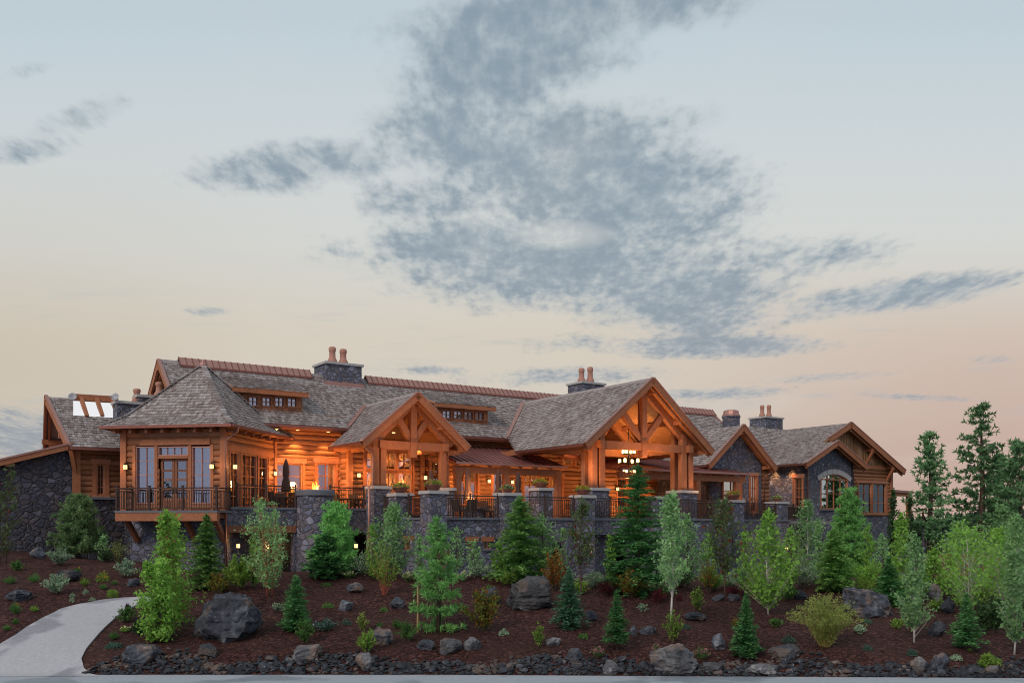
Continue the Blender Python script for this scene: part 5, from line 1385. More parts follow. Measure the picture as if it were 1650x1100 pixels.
def make_chair():
    r = empty('patio_chair', (0, 0, 0))
    mb = MB(); mb.box(-.28, .28, -.27, .27, .38, .46); mb.build('seat', M['wicker'], r, (0, 0, 0))
    mb = MB(); mb.hexa([(-.28, .22, .46), (.28, .22, .46), (.28, .28, .46), (-.28, .28, .46), (-.27, .34, 1.0), (.27, .34, 1.0), (.27, .40, 1.0), (-.27, .40, 1.0)]); mb.build('backrest', M['wicker'], r, (0, 0, 0))
    for x in (-.25, .25):
        mb = MB(); mb.box(x-.035, x+.035, -.27, .26, .64, .68); mb.box(x-.03, x+.03, -.27, -.22, .46, .64); mb.build('armrest', M['wicker'], r, (0, 0, 0))
        for y in (-.24, .24): mb = MB(); mb.box(x-.03, x+.03, y-.03, y+.03, 0, .38); mb.build('leg', M['wicker'], r, (0, 0, 0))
    return r
def make_table():
    r = empty('patio_table', (0, 0, 0))
    mb = MB(); mb.lathe([(.60, .70), (.62, .72), (.60, .745)], (0, 0, 0), 20); mb.build('tabletop', M['wicker'], r, (0, 0, 0))
    mb = MB(); mb.lathe([(.30, 0), (.28, .04), (.05, .08), (.05, .70)], (0, 0, 0), 12); mb.build('pedestal', M['black'], r, (0, 0, 0))
    return r
CH, TBL = make_chair(), make_table(); cu, tu = [0], [0]
def seat_at(px, t, z, rz, label):
    s = H.hit_t(px, 800, t)[0]; o = CH if not cu[0] else copy_tree(CH); cu[0] += 1
    o.location = H.p(s, t, z-.01); o.rotation_euler = (0, 0, H.rz+math.radians(rz)); tag(o, label, 'chair', 'dark wicker terrace chairs')
def table_at(px, t, z, label):
    s = H.hit_t(px, 800, t)[0]; o = TBL if not tu[0] else copy_tree(TBL); tu[0] += 1
    o.location = H.p(s, t, z-.01); tag(o, label, 'table', 'round terrace tables')
table_at(461, 6.5, F1, 'dark round table under the closed umbrella by the pavilion'); table_at(565, 6.6, F1, 'dark round table left of the small portico'); table_at(802, 2.4, F2, 'dark round table in front of the verandah')
for px, t, z, rz, lab in ((446, 6.0, F1, 100, 'wicker chair left of the table by the pavilion'), (478, 6.2, F1, -90, 'wicker chair right of the table by the pavilion'), (455, 7.4, F1, 0, 'wicker chair behind the table by the pavilion'),
                          (550, 6.3, F1, 90, 'wicker chair left of the table near the small portico'), (582, 6.4, F1, -90, 'wicker chair right of the table near the small portico'), (574, 7.3, F1, 0, 'wicker chair behind the table near the small portico'),
                          (741, .7, F2, 100, 'wicker chair left of the fire table'), (786, .9, F2, -100, 'wicker chair right of the fire table'), (757, .1, F2, 170, 'wicker chair with its back to the railing by the fire table'), (775, 2.3, F2, -20, 'wicker chair behind the fire table'),
                          (790, 2.2, F2, 90, 'wicker chair left of the verandah table'), (826, 2.2, F2, -90, 'wicker chair right of the verandah table')):
    seat_at(px, t, z, rz, lab)
def make_umbrella():
    r = empty('closed_umbrella', (0, 0, 0))
    mb = MB(); mb.lathe([(.30, 0), (.30, .08), (.06, .12), (.03, .14), (.03, 2.75)], (0, 0, 0), 12); mb.build('pole', M['timber_dark'], r, (0, 0, 0))
    mb = MB(); mb.lathe([(.10, 1.02), (.21, 1.05), (.19, 1.5), (.12, 1.75), (.16, 2.0), (.13, 2.4), (.05, 2.68), (.02, 2.72)], (0, 0, 0), 24, wob=lambda th, z: 1+.16*math.sin(8*th)); mb.build('folded_canopy', M['canvas'], r, (0, 0, 0), True)
    return r
UM = make_umbrella(); uu = [0]
for px, t, z, lab in ((461, 6.5, F1, 'closed brown umbrella by the pavilion windows'), (694.5, 4.4, F2, 'closed brown umbrella behind the terrace corner pillar'), (754, 2.4, F2, 'closed brown umbrella left of the fire table'), (803, 2.4, F2, 'closed brown umbrella at the verandah table'), (835, 3.4, F2, 'closed brown umbrella nearest the verandah posts')):
    o = UM if not uu[0] else copy_tree(UM); uu[0] = 1
    o.location = H.p(H.hit_t(px, 800, t)[0], t, z-.01); tag(o, label=lab, cat='umbrella', group='closed terrace umbrellas')

# satellite dishes
def dish(p, rz, label):
    r = empty('satellite_dish', p, rz, label, 'satellite dish', 'satellite dishes on the left roofs')
    mb = MB(); mb.lathe([(.01, 0), (.09, .008), (.16, .03), (.21, .055), (.215, .048), (.16, .02), (.09, -.003), (.01, -.01)], (0, 0, 0), 20)
    o = mb.build('reflector', M['dish'], r, (0, 0, 0), True); o.rotation_euler = (math.radians(72), 0, 0); o.location = (0, -.05, .24)
    mb = MB(); mb.tube([(0, .22, -.25), (0, .14, .2), (0, 0, .32)], .03, 7); mb.build('mast', M['dish'], r, (0, 0, 0))
    mb = MB(); mb.tube([(0, -.08, .05), (0, -.4, .22)], .012, 5); mb.box(-.04, .04, -.46, -.39, .20, .28); mb.build('feed_arm', M['dish'], r, (0, 0, 0))
dish(wing_pt(117, 650, .12), .35, 'grey satellite dish on the left wing roof above the skylight')
dish(Vector(((193.5-CX)/FPX*50.2, 49.7, ZC+6.56)), -.2, 'grey satellite dish on the stone chimney top')

# ------------------------------------------------------------------ vegetation
def unit(v): return v/np.maximum(np.linalg.norm(v, axis=-1, keepdims=True), 1e-9)
def diamonds(C, Dv, Nv, L, Wd):
    Dv = unit(Dv); B = unit(np.cross(Dv, Nv)); A = Dv*L[:, None]; B = B*Wd[:, None]
    return np.stack([C-A, C+B-A*.1, C+A, C-B-A*.1], 1).reshape(-1, 3)
def finish(name, base, rz, V, leafmat, trunk, trunkmat, label, cat, group=None, extra=None, crown='crown', trunkname='trunk', tips=None):
    r = empty(name, base, rz, label, cat, group)
    if tips is not None: np_obj(crown, V, 4, None, r, mats=[leafmat, tips[0]], mi=tips[1])
    else: np_obj(crown, V, 4, leafmat, r)
    if trunk is not None: trunk.build(trunkname, trunkmat, r, (0, 0, 0), True)
    if extra: np_obj(extra[0], extra[1], 4, extra[2], r)
    return r
def spruce_mesh(h, r, g, leaf=.085, dens=1.0, base=.04, shape=.85, up=.25, droop=.35, gap=0.0, wh=None):
    Cs, Ds, Ls, Ts = [], [], [], []
    z = base*h; sp = wh or max(.10, h*.036)
    while z < h*.965:
        f = 1-z/h; nb = int(g.integers(6, 10)); a0 = g.random()*6.28
        Lm = r*f**shape*min(1, .62+z/(.25*h))
        for b in range(nb):
            if g.random() < gap: continue
            a = a0+6.283*b/nb+g.normal(0, .16); ub = g.uniform(.1, 1.75); L = max(.05, Lm*g.uniform(.66, 1.20)); zz = z+g.normal(0, sp*.45)
            n = max(3, int(L/.042*dens)); x = np.linspace(.10, 1, n)
            rad = x*L; pz = zz+rad*up*ub*(.4+f)-droop*f*rad*rad/max(L, .1)*g.uniform(.5, 1.4)
            k = 4
            X = np.repeat(x, k); R = np.repeat(rad, k); PZ = np.repeat(pz, k)
            lat = g.uniform(-1, 1, len(X))*(.06+.36*L*np.minimum(X*2.2, 1)*(1.08-X))
            o = np.array([math.cos(a), math.sin(a), 0]); s = np.array([-math.sin(a), math.cos(a), 0])
            C = o[None]*(R-np.abs(lat)*.35)[:, None]+s[None]*lat[:, None]; C[:, 2] = PZ-np.abs(lat)*.12+g.normal(0, .032, len(X))
            D = o[None]*.8+s[None]*np.sign(lat)[:, None]*.75+g.normal(0, .25, (len(X), 3)); D[:, 2] += .12
            Cs.append(C); Ds.append(D); Ls.append(np.full(len(X), leaf)*g.uniform(.7, 1.3, len(X))*(.7+.4*f)); Ts.append((X+g.normal(0, .1, len(X)) > .80).astype(int))
        z += sp*(.55+.6*f)
    n = max(16, int(h*14)); zz = h*(.80+.20*g.random(n)); a = g.random(n)*6.28
    q = (h-zz)/h*.32*r/.25*.2+.012
    C = np.stack([np.cos(a)*q, np.sin(a)*q, zz], 1); D = np.stack([np.cos(a)*.6, np.sin(a)*.6, np.ones(n)], 1)
    Cs.append(C); Ds.append(D); Ls.append(np.full(n, leaf*.7)); Ts.append(np.ones(n, dtype=int)); global TIPS; TIPS = np.concatenate(Ts)
    C, D, L = np.concatenate(Cs), np.concatenate(Ds), np.concatenate(Ls)
    N = g.normal(0, .35, C.shape); N[:, 2] += 1
    V = diamonds(C, D, N, L, L*.36)
    t = MB(); t.tube([(0, 0, -.15), (g.normal(0, .01)*h, g.normal(0, .01)*h, h*.5), (0, 0, h*.97)], [.018*h+.015, .011*h+.01, .006], 7)
    return V, t
def pine_mesh(h, r, g, needle=.12, dens=1.0, base=.08, shape=.7, whorl=.095, up=.55, thin=.13, skip=0.0):
    Cs, Ds, Ls = [], [], []; t = MB(); t.tube([(0, 0, -.15), (.012*h, 0, h*.5), (0, 0, h*.96)], [.02*h+.015, .013*h+.01, .012], 7)
    z = base*h
    while z < h*.97:
        f = 1-z/h; nb = int(g.integers(5, 9)); a0 = g.random()*6.28
        for b in range(nb):
            if g.random() < skip: continue
            a = a0+6.283*b/nb+g.normal(0, .25); L = max(.08, r*f**shape*g.uniform(.65, 1.12)*min(1, .55+z/(.3*h)))
            zz = z+g.normal(0, whorl*h*.16)
            o = np.array([math.cos(a), math.sin(a), 0])
            tip = o*L; tip[2] = zz+L*up*g.uniform(.3, 1.0)*(.35+f*.4)
            t.tube([(0, 0, zz-.05), tuple(o*L*.55+np.array([0, 0, zz+.05*L])), tuple(tip)], [.012+.006*L, .009, .004], 4, cap=False)
            m = max(2, int(L/.13*dens))
            for q in np.linspace(.30, 1, m):
                for w in range(2 if q < .95 else 1):
                    c = o*L*q; c[2] = zz+(tip[2]-zz)*q*q; c = c+g.normal(0, .05+.09*L*(1-q*.6), 3)*np.array([1, 1, .5])
                    k = int(13*dens)+5; d = g.normal(0, 1, (k, 3)); d[:, 2] += .55; d += o*.6; d = unit(d)
                    l = needle*g.uniform(.7, 1.2, k)
                    Cs.append(c[None]+d*l[:, None]*.8); Ds.append(d); Ls.append(l)
        z += whorl*h*g.uniform(.75, 1.15)*(.55+.55*f)
    C, D, L = np.concatenate(Cs), np.concatenate(Ds), np.concatenate(Ls)
    V = diamonds(C, D, g.normal(0, 1, C.shape), L, L*thin)
    return V, t
PROF = {'fir': lambda z: min(1, .6+z*1.6)*max(.0, 1-z)**.95*(.86+.2*math.sin(z*31)), 'oval': lambda z: math.sin(math.pi*min(1, max(0, z))**.75)**.75, 'column': lambda z: min(1, z*6)**.6*(1-max(0, z))**.45*1.12, 'spread': lambda z: min(1, .35+z*1.3)*(1-max(0, z-.55)*1.5),
        'cone': lambda z: min(1, .5+z*3)*(1-z)**.72, 'vase': lambda z: (.35+.65*z)*(1-max(0, z-.8)*3.2)}
def broad_mesh(h, r, g, leaf=.05, n=3500, c0=.2, prof='oval', stems=1, lean=0.0, trunk_r=None, ends=70, sp=.085, spray=0):
    ends = int(ends*1.6); n = int(n*.80)
    P = PROF[prof]; t = MB(); tr = trunk_r or .0055*h+.010; Cs = []
    bases = []
    for i in range(stems):
        a = g.random()*6.28; q = 0 if stems == 1 else .12+.05*stems
        top = (g.normal(0, .05)*r+lean*h+q*1.6*math.cos(a), g.normal(0, .05)*r+q*1.6*math.sin(a), h*g.uniform(.90, .97))
        b0 = (q*math.cos(a)*.5, q*math.sin(a)*.5, -.12); mid = ((b0[0]+top[0])/2+g.normal(0, .03)*h*.5, (b0[1]+top[1])/2+g.normal(0, .03)*h*.5, h*.5)
        t.tube([b0, tuple(np.array(b0)*.6+np.array(mid)*.4), mid, top], [tr/math.sqrt(stems)*1.1, tr/math.sqrt(stems), tr*.6/math.sqrt(stems), .006], 7); bases.append((b0, mid, top))
    per = max(8, n//ends); ph = g.random(2)*6.28
    for e in range(ends):
        zf = g.random()**.9; z = h*(c0+(1-c0)*zf); a = g.random()*6.28; rad = r*max(.08, P(zf))*math.sqrt(g.uniform(.12, 1))*(1+.22*math.sin(2*a+ph[0]+3*zf)+.18*math.sin(3*a+ph[1]-6*zf))*(1.3 if g.random() < .12 else 1)
        b0, mid, top = bases[int(g.integers(len(bases)))]
        z = min(h*1.02, z+(g.uniform(0, .08)*h if g.random() < .2 else 0)); E = np.array([rad*math.cos(a)+top[0]*z/h, rad*math.sin(a)+top[1]*z/h, z])
        zs = max(.05*h, z-rad*g.uniform(.7, 1.3)-.05*h); fz = zs/h
        S = np.array([mid[0]*fz*2, mid[1]*fz*2, zs]) if fz < .5 else np.array([mid[0]+(top[0]-mid[0])*(fz-.5)*2, mid[1]+(top[1]-mid[1])*(fz-.5)*2, zs])
        t.tube([tuple(S), tuple(S*.45+E*.55+np.array([0, 0, -.04*rad])), tuple(E)], [.006+.004*rad, .005, .002], 4, cap=False)
        x = g.uniform(.35, 1.06, per)
        C = S[None]*(1-x)[:, None]+E[None]*x[:, None]+g.normal(0, sp*(.5+.5*r), (per, 3))*np.array([1, 1, .8])
        Cs.append(C)
    C = np.concatenate(Cs); C = C[C[:, 2] > .04]
    D = g.normal(0, 1, C.shape); D[:, 2] -= .3; L = leaf*np.exp(g.normal(0, .33, len(C)))*.95
    N = g.normal(0, .8, C.shape); N[:, 2] += .7
    return diamonds(C, D, N, L, L*.62), t
def shrub_mesh(h, r, g, leaf=.04, n=1200, stems=26, lo=.3, spread=.95, twig=.008, arch=0.0, sp=.05, narrow=.55):
    t = MB(); Cs = []; Ds = []; per = max(6, n//stems)
    for i in range(stems):
        a = 6.283*(i+g.random())/stems*1.0; q = math.sqrt(g.random()); el = 1-.55*q*q*(1-.4*arch)
        E = np.array([math.cos(a)*r*q*spread, math.sin(a)*r*q*spread, h*el*g.uniform(.82, 1.02)])
        Mid = np.array([E[0]*(.42+.2*arch), E[1]*(.42+.2*arch), E[2]*(.58+arch*.2)])
        if arch: E = E*np.array([1.15, 1.15, 1-.25*arch*q])
        p = [np.array([E[0]*(.06+.05*arch), E[1]*(.06+.05*arch), -.06]), Mid, E]
        t.tube([tuple(v) for v in p], [twig*1.3, twig, twig*.35], 5, cap=False)
        x = g.uniform(lo, 1.04, per)[:, None]
        C = (1-x)**2*p[0]+2*x*(1-x)*(2*Mid-.5*(p[0]+E))+x*x*E+g.normal(0, sp*(.35+.65*r), (per, 3))
        Cs.append(C); Ds.append(np.repeat((E-Mid)[None], per, 0))
    C = np.concatenate(Cs); D = unit(np.concatenate(Ds))*.6+g.normal(0, .7, C.shape); keep = C[:, 2] > .02; C, D = C[keep], D[keep]
    L = leaf*g.uniform(.65, 1.3, len(C)); N = g.normal(0, .8, C.shape); N[:, 2] += .6
    return diamonds(C, D, N, L, L*narrow), t
def mound_mesh(h, r, g, leaf=.03, n=500):
    d = unit(g.normal(0, 1, (n, 3))); d[:, 2] = np.abs(d[:, 2]); q = g.uniform(.55, 1.05, n)*(1+.18*np.sin(d[:, 0]*5+g.random()*6)*np.cos(d[:, 1]*4))
    C = d*q[:, None]*np.array([r, r, h]); L = leaf*g.uniform(.7, 1.3, n)
    return diamonds(C, d+g.normal(0, .6, C.shape), g.normal(0, 1, C.shape), L, L*.5), None
def tuft_mesh(h, r, g, n=90, wid=.012):
    a = g.random(n)*6.28; q = np.sqrt(g.random(n)); o = np.stack([np.cos(a)*q*r, np.sin(a)*q*r, h*(1-.55*q*q)*g.uniform(.7, 1.1, n)], 1)
    B = o*np.array([.15, .15, 0]); C = (B+o)/2+np.array([0, 0, .08*h]); D = o-B; L = np.linalg.norm(D, axis=1)*.55
    V1 = diamonds(C, D, g.normal(0, 1, C.shape), L, np.full(n, wid))
    return V1, None, o
def flower_dots(P, g, size, k):
    P = P[g.integers(0, len(P), k)]+g.normal(0, size*.6, (k, 3)); D = g.normal(0, 1, P.shape)
    L = size*g.uniform(.7, 1.2, k); return diamonds(P, D, g.normal(0, .6, P.shape)+np.array([0, -.6, .6]), L, L*.8)

def plant(kind, px, pyb, pyt, w, label, mat, name=None, cat=None, seed=None, D=None, bark=None, **kw):
    """px, pyb : foot of the plant in the photograph; pyt top; w width (photo px) - turned into metres on the terrain"""
    if D: 
        x = (px-CX)/FPX*D; base = Vector((x, D, terrain(x, D))); D_ = D
        h = (HY-pyt)*D/FPX+ZC-base.z
    else:
        base = ground_hit(px, pyb); D_ = base.y; h = (pyb-pyt)*D_/FPX
    r = w/2*D_/FPX
    base.z -= .02
    g = np.random.default_rng(seed if seed is not None else int(px*7+pyb*3)); rz = 0.0
    m = M[mat]; bk = M[bark or 'bark']
    if kind == 'spruce': V, t = spruce_mesh(h, r, g, **kw); return finish(name or 'spruce_tree', base, rz, V, m, t, bk, label, cat or 'tree', tips=(M[{'spruce': 'spruce_tip', 'spruce_blue': 'blue_tip', 'fir_lime': 'lime_tip'}.get(mat, 'spruce_tip')], TIPS))
    if kind == 'pine': V, t = pine_mesh(h, r, g, **kw); return finish(name or 'pine_tree', base, rz, V, m, t, bk, label, cat or 'tree')
    if kind == 'broad': V, t = broad_mesh(h, r, g, **kw); return finish(name or 'aspen_tree', base, rz, V, m, t, bk, label, cat or 'tree')
    if kind == 'shrub':
        fl = kw.pop('flower', None); fk = kw.pop('fk', 120)
        V, t = shrub_mesh(h, r, g, **kw); ex = None
        if fl: P = V.reshape(-1, 4, 3).mean(1); P = P[P[:, 2] > h*.5]; ex = ('flowers', flower_dots(P, g, .035, fk), M[fl])
        return finish(name or 'shrub', base, rz, V, m, t, bk, label, cat or 'shrub', extra=ex, crown='leaves', trunkname='stems')
    if kind == 'mound':
        fl = kw.pop('flower', None); V, t = mound_mesh(h, r, g, **kw); ex = None
        if fl: P = V.reshape(-1, 4, 3).mean(1); P = P[P[:, 2] > h*.4]; ex = ('flowers', flower_dots(P, g, .03, 40), M[fl])
        return finish(name or 'low_plant', base, rz, V, m, None, None, label, cat or 'plant', extra=ex, crown='leaves')
    if kind == 'tuft':
        fl = kw.pop('flower', None); fk = kw.pop('fk', 14); V, t, tips = tuft_mesh(h, r, g, **kw); ex = None
        if fl: ex = ('flowers', flower_dots(tips[tips[:, 2] > np.median(tips[:, 2])], g, .035, fk), M[fl])
        return finish(name or 'grassy_plant', base, rz, V, m, None, None, label, cat or 'plant', extra=ex, crown='blades')

A = plant
BRI = dict(leaf=.058, n=6500)
# --- far and background trees on the right
FAR = dict(needle=.20, thin=.26, whorl=.056, dens=.42, up=.45, skip=.30)
A('pine', 1497, 0, 688, 96, 'dark old fir standing clear behind the right wing', 'fir_far', 'fir_tree', D=66, seed=61, base=.22, shape=.55, **FAR)
A('pine', 1580, 0, 640, 136, 'tallest dark fir of the group at the far right', 'fir_far', 'fir_tree', D=68, seed=62, base=.10, shape=.62, **FAR)
A('pine', 1642, 0, 706, 116, 'dark fir cut off by the right edge of the photo', 'fir_far', 'fir_tree', D=66, seed=63, base=.08, shape=.5, **FAR)
A('pine', 1612, 0, 732, 96, 'lower dark fir between the tallest fir and the right edge', 'fir_far', 'fir_tree', D=72, seed=64, base=.05, shape=.5, **FAR)
A('broad', 1540, 0, 838, 70, 'grey green leafy tree under the tall firs', 'aspen_dull', 'leafy_tree', D=63, leaf=.09, n=2600, c0=.1, prof='oval')
A('broad', 1615, 0, 815, 100, 'broad grey green tree behind the bright aspens at right', 'aspen_dull', 'leafy_tree', D=60, leaf=.09, n=4000, c0=.05, prof='oval')
A('broad', 1439, 0, 790, 24, 'narrow dark column tree at the right corner of the lodge', 'darkleaf', 'column_tree', D=62, leaf=.07, n=2600, c0=.05, prof='column', ends=60)
A('broad', 1467, 0, 802, 20, 'thin dark column tree under the small copper canopy', 'darkleaf', 'column_tree', D=64, leaf=.07, n=1800, c0=.05, prof='column', ends=50)
g = np.random.default_rng(2); n = 26000
az = g.uniform(-1.25, 1.25, n); rr = g.uniform(150, 200, n); cl = np.array([noise.noise(Vector((a*9, 0, 5)))+.5*noise.noise(Vector((a*31, 2, 5))) for a in az])
hh = (4.2+2.6*cl)*np.sqrt(g.random(n)); P_ = np.stack([rr*np.sin(az), rr*np.cos(az), 1.2+np.maximum(hh, .1)], 1)
V_ = diamonds(P_, g.normal(0, 1, (n, 3)), g.normal(0, 1, (n, 3)), g.uniform(.5, 1.1, n), g.uniform(.3, .6, n))
tag(np_obj('distant_wood', V_, 4, M['wood_far']), 'low dark belt of woodland on the flat horizon', 'woodland', kind='stuff')
# --- trees close to the walls
A('pine', 127, 898, 796, 92, 'round soft pine in front of the dark stone wall at far left', 'pine_dull', seed=3, base=.10, shape=.5, whorl=.085, thin=.14, dens=1.2)
A('broad', 6, 908, 750, 46, 'thin tree with rusty leaves at the left edge', 'ash', 'leafy_tree', leaf=.05, n=2200, c0=.12, prof='column', stems=2)
A('spruce', 333, 948, 826, 82, 'olive green fir behind the bright aspen clump', 'fir_lime', 'fir_tree', seed=7, dens=.9, gap=.05, shape=.75)
A('broad', 436, 959, 803, 82, 'loose many stemmed tree in front of the undercroft', 'aspen_dull', leaf=.045, n=4200, c0=.15, prof='oval', stems=3, bark='bark_red', ends=60)
A('pine', 541, 926, 808, 89, 'taller pale pine of the pair by the round stone pillar', 'pine', seed=12, dens=1.2, shape=.5, whorl=.085)
A('spruce', 524, 931, 858, 74, 'short dense dark pine in front of the pale pine', 'spruce', 'pine_tree', seed=4, dens=1.4, shape=.55, leaf=.1)
A('broad', 635, 930, 812, 86, 'grey green tree in front of the small portico pier', 'aspen_dull', leaf=.048, n=5400, c0=.15, prof='oval', ends=80)
A('broad', 736, 924, 842, 42, 'thin greyish sapling before the small basement windows', 'aspen_dull', leaf=.04, n=900, c0=.2, prof='oval', ends=30)
A('spruce', 838, 938, 798, 112, 'bushy lime green fir in front of the verandah pillar', 'fir_lime', 'fir_tree', seed=21, dens=1.0, shape=.58, base=.02)
A('broad', 872, 932, 826, 62, 'light leafy tree just right of the bushy lime fir', 'aspen_dull', leaf=.05, n=2600, c0=.15, prof='oval')
A('broad', 937, 969, 805, 65, 'slim mountain ash beside the lit lower doorway', 'ash', 'rowan_tree', leaf=.05, n=1700, c0=.40, prof='oval', ends=46)
A('spruce', 1028, 956, 745, 134, 'tallest dense dark spruce in the middle of the garden', 'spruce', seed=33, dens=.9, gap=.08, shape=.62, base=.02, leaf=.095)
A('broad', 1108, 948, 832, 81, 'pale leafy tree behind the white trunked aspen', 'aspen_dull', leaf=.05, n=2600, c0=.15, prof='oval')
A('broad', 1080, 1018, 797, 57, 'tall grey green aspen with a bare white trunk', 'aspen_dull', leaf=.047, n=4800, c0=.36, prof='column', bark='bark_white', ends=90)
A('broad', 1169, 968, 800, 82, 'dark twigged mountain ash in front of the terrace stairs', 'ash', 'rowan_tree', leaf=.05, n=2600, c0=.33, prof='spread', bark='bark', ends=60)
A('broad', 1238, 989, 826, 97, 'bright birch with a white stem in front of the right terrace', 'aspen', 'birch_tree', leaf=.055, n=5600, c0=.15, prof='oval', bark='bark_white', ends=85)
A('broad', 1299, 940, 808, 98, 'grey green birch below the arched window wing', 'aspen_dull', 'birch_tree', leaf=.05, n=4200, c0=.15, prof='cone', bark='bark_white')
A('pine', 1367, 0, 783, 86, 'tall dark pine in front of the arched window', 'pine', seed=15, D=45, shape=.55, whorl=.075, dens=1.1)
A('spruce', 1344, 954, 848, 76, 'spruce with pale new tips left of the tall dark pine', 'fir_lime', seed=16, dens=1.1, shape=.7)
A('spruce', 1432, 974, 896, 60, 'small dark spruce behind the big right hand boulder', 'spruce', seed=17, dens=1.2)
A('broad', 1452, 968, 830, 75, 'light green aspen behind the narrow dark aspen', 'aspen', leaf=.055, n=3200, c0=.1, prof='cone', bark='bark_white')
A('broad', 1473, 1035, 862, 53, 'narrow dark column aspen right of the big boulder', 'aspen_dull', 'column_tree', leaf=.045, n=4600, c0=.20, prof='column', bark='bark_white', ends=90)
A('broad', 1562, 983, 838, 120, 'bright many stemmed aspen right of the far stairs', 'aspen', leaf=.048, n=4600, c0=.08, prof='oval', stems=3, bark='bark_white')
A('broad', 1612, 975, 850, 96, 'leafy green aspen behind the column aspen at right', 'aspen', leaf=.05, n=3000, c0=.15, prof='oval', bark='bark_white')
A('broad', 1634, 1054, 890, 44, 'narrow column aspen at the right edge', 'aspen_dull', 'column_tree', leaf=.045, n=4600, c0=.2, prof='column', bark='bark_white', ends=90)
A('broad', 1636, 985, 830, 54, 'taller pale aspen at the very right edge', 'aspen_dull', leaf=.055, n=3000, c0=.15, prof='column', bark='bark_white')
A('broad', 1505, 962, 884, 56, 'low leafy tree hiding the far stair foot', 'aspen', 'leafy_tree', leaf=.055, n=2200, c0=.05, prof='oval')
# --- the bright clump on the left
A('broad', 277, 1010, 826, 106, 'taller bright aspen leaning over the drive bend', 'aspen', leaf=.050, n=6500, c0=.10, prof='cone', stems=3, bark='bark_red', ends=120)
A('broad', 258, 1034, 902, 84, 'lower bright green aspen clump at the drive edge', 'aspen', leaf=.048, n=7500, c0=.02, prof='cone', stems=3, ends=130)
# --- conifers standing in the mulch
A('spruce', 477, 1015, 924, 62, 'small upright spruce in open mulch right of the largest boulder', 'spruce', seed=41, shape=.7, dens=1.4, leaf=.065)
A('pine', 706, 1015, 834, 97, 'tiered pine beside the garden stake', 'pine', seed=42, dens=1.0, shape=.55, whorl=.125, needle=.11, base=.05, up=.35)
A('spruce', 917, 1011, 914, 68, 'small bluish spruce right of the wrinkled boulder', 'spruce_blue', seed=43, dens=1.3, leaf=.065, gap=.08)
A('spruce', 994, 1046, 948, 58, 'small spruce with a bare pale foot in the middle mulch', 'spruce', seed=44, dens=1.2, leaf=.065, base=.16, gap=.1)
A('spruce', 1202, 1057, 956, 60, 'small dense spruce beside the pink flowers', 'spruce', seed=45, dens=1.5, leaf=.065)
A('spruce', 1557, 1046, 958, 68, 'small dark spruce near the right bottom corner', 'spruce', seed=46, dens=1.0, leaf=.07, gap=.15, base=.10)
for px, b_, t_, w_, lab, mat, n_ in (
    (600, 932, 846, 34, 'thin pale sapling left of the red stemmed dogwood', 'aspen', 900), (676, 932, 862, 30, 'thin sapling behind the tiered pine on its left', 'aspen_dull', 700),
    (764, 930, 868, 36, 'airy pale sapling right of the small basement windows', 'aspen_dull', 800), (806, 934, 872, 34, 'airy lime sapling at the left edge of the bushy fir', 'aspen', 800),
    (906, 940, 850, 34, 'airy sapling left of the lit lower doorway', 'aspen_dull', 800), (982, 944, 862, 40, 'airy sapling before the dark lower doorway', 'aspen', 1000),
    (1058, 948, 852, 40, 'thin pale sapling between the tall spruce and the white aspen', 'aspen_dull', 1000), (1140, 946, 858, 44, 'airy pale sapling right of the pale leafy tree', 'aspen', 1100),
    (1200, 950, 856, 40, 'thin green sapling left of the bright birch', 'aspen', 1000), (1272, 950, 850, 46, 'airy green sapling right of the bright birch', 'aspen', 1300),
    (1318, 944, 838, 46, 'pale sapling under the arched window', 'aspen_dull', 1300), (1398, 946, 846, 46, 'light sapling under the double window of the right wing', 'aspen', 1400),
    (1422, 948, 862, 40, 'airy sapling left of the dark column tree', 'aspen_dull', 1100), (1530, 956, 858, 48, 'airy pale sapling above the low footbridge', 'aspen', 1400),
    (408, 944, 868, 30, 'thin sapling in front of the undercroft lamps', 'aspen', 700), (166, 904, 862, 34, 'airy twiggy sapling right of the soft pine', 'aspen_dull', 600)):
    A('broad', px, b_, t_, w_, lab, mat, 'sapling', 'sapling', leaf=.048, n=n_, c0=.08, prof=('oval', 'cone', 'spread')[px % 3], stems=1+px % 2, ends=34, bark='bark_white' if px % 2 else 'bark')
# --- shrubs
S_ = lambda px, b, t, w, lab, mat, **k: A('shrub', px, b, t, w, lab, mat, **k)
S_(94, 911, 879, 46, 'pale silver shrub at the foot of the soft pine', 'silver', n=1500)
S_(91, 956, 921, 46, 'silver leaved shrub in front of the left bank boulder', 'silver', n=1700)
S_(203, 929, 899, 46, 'silver shrub on the bank below the balcony', 'silver', n=1600)
S_(27, 919, 901, 26, 'green shrub high on the left bank', 'green', n=600)
S_(190, 905, 868, 50, 'tall thin grasses against the wall under the balcony', 'willow', n=700, leaf=.05, narrow=.2, lo=.1)
S_(170, 905, 882, 30, 'small dark shrub against the wall beside the soft pine', 'darkleaf', n=700)
S_(204, 1002, 975, 38, 'green leafy perennial at the inner drive edge', 'green', n=800)
S_(387, 950, 893, 66, 'round bright green shrub behind the largest boulder', 'lime', n=3000, leaf=.05)
S_(350, 955, 920, 46, 'reddish green shrub between the aspen clump and the round shrub', 'maple', n=900)
S_(491, 1036, 994, 34, 'upright green shrub at the foot of the small spruce', 'green', n=1100, leaf=.04)
S_(524, 1016, 996, 44, 'low grey green shrub right of the small spruce', 'bluegreen', n=1000, leaf=.035, flower='flower_lilac', fk=30)
S_(585, 928, 888, 60, 'pale leafy shrub beneath the small portico wall', 'silver', n=1500)
S_(584, 1016, 984, 28, 'small yellow green upright shrub on the mulch slope', 'willow', n=600, spread=.7, leaf=.04)
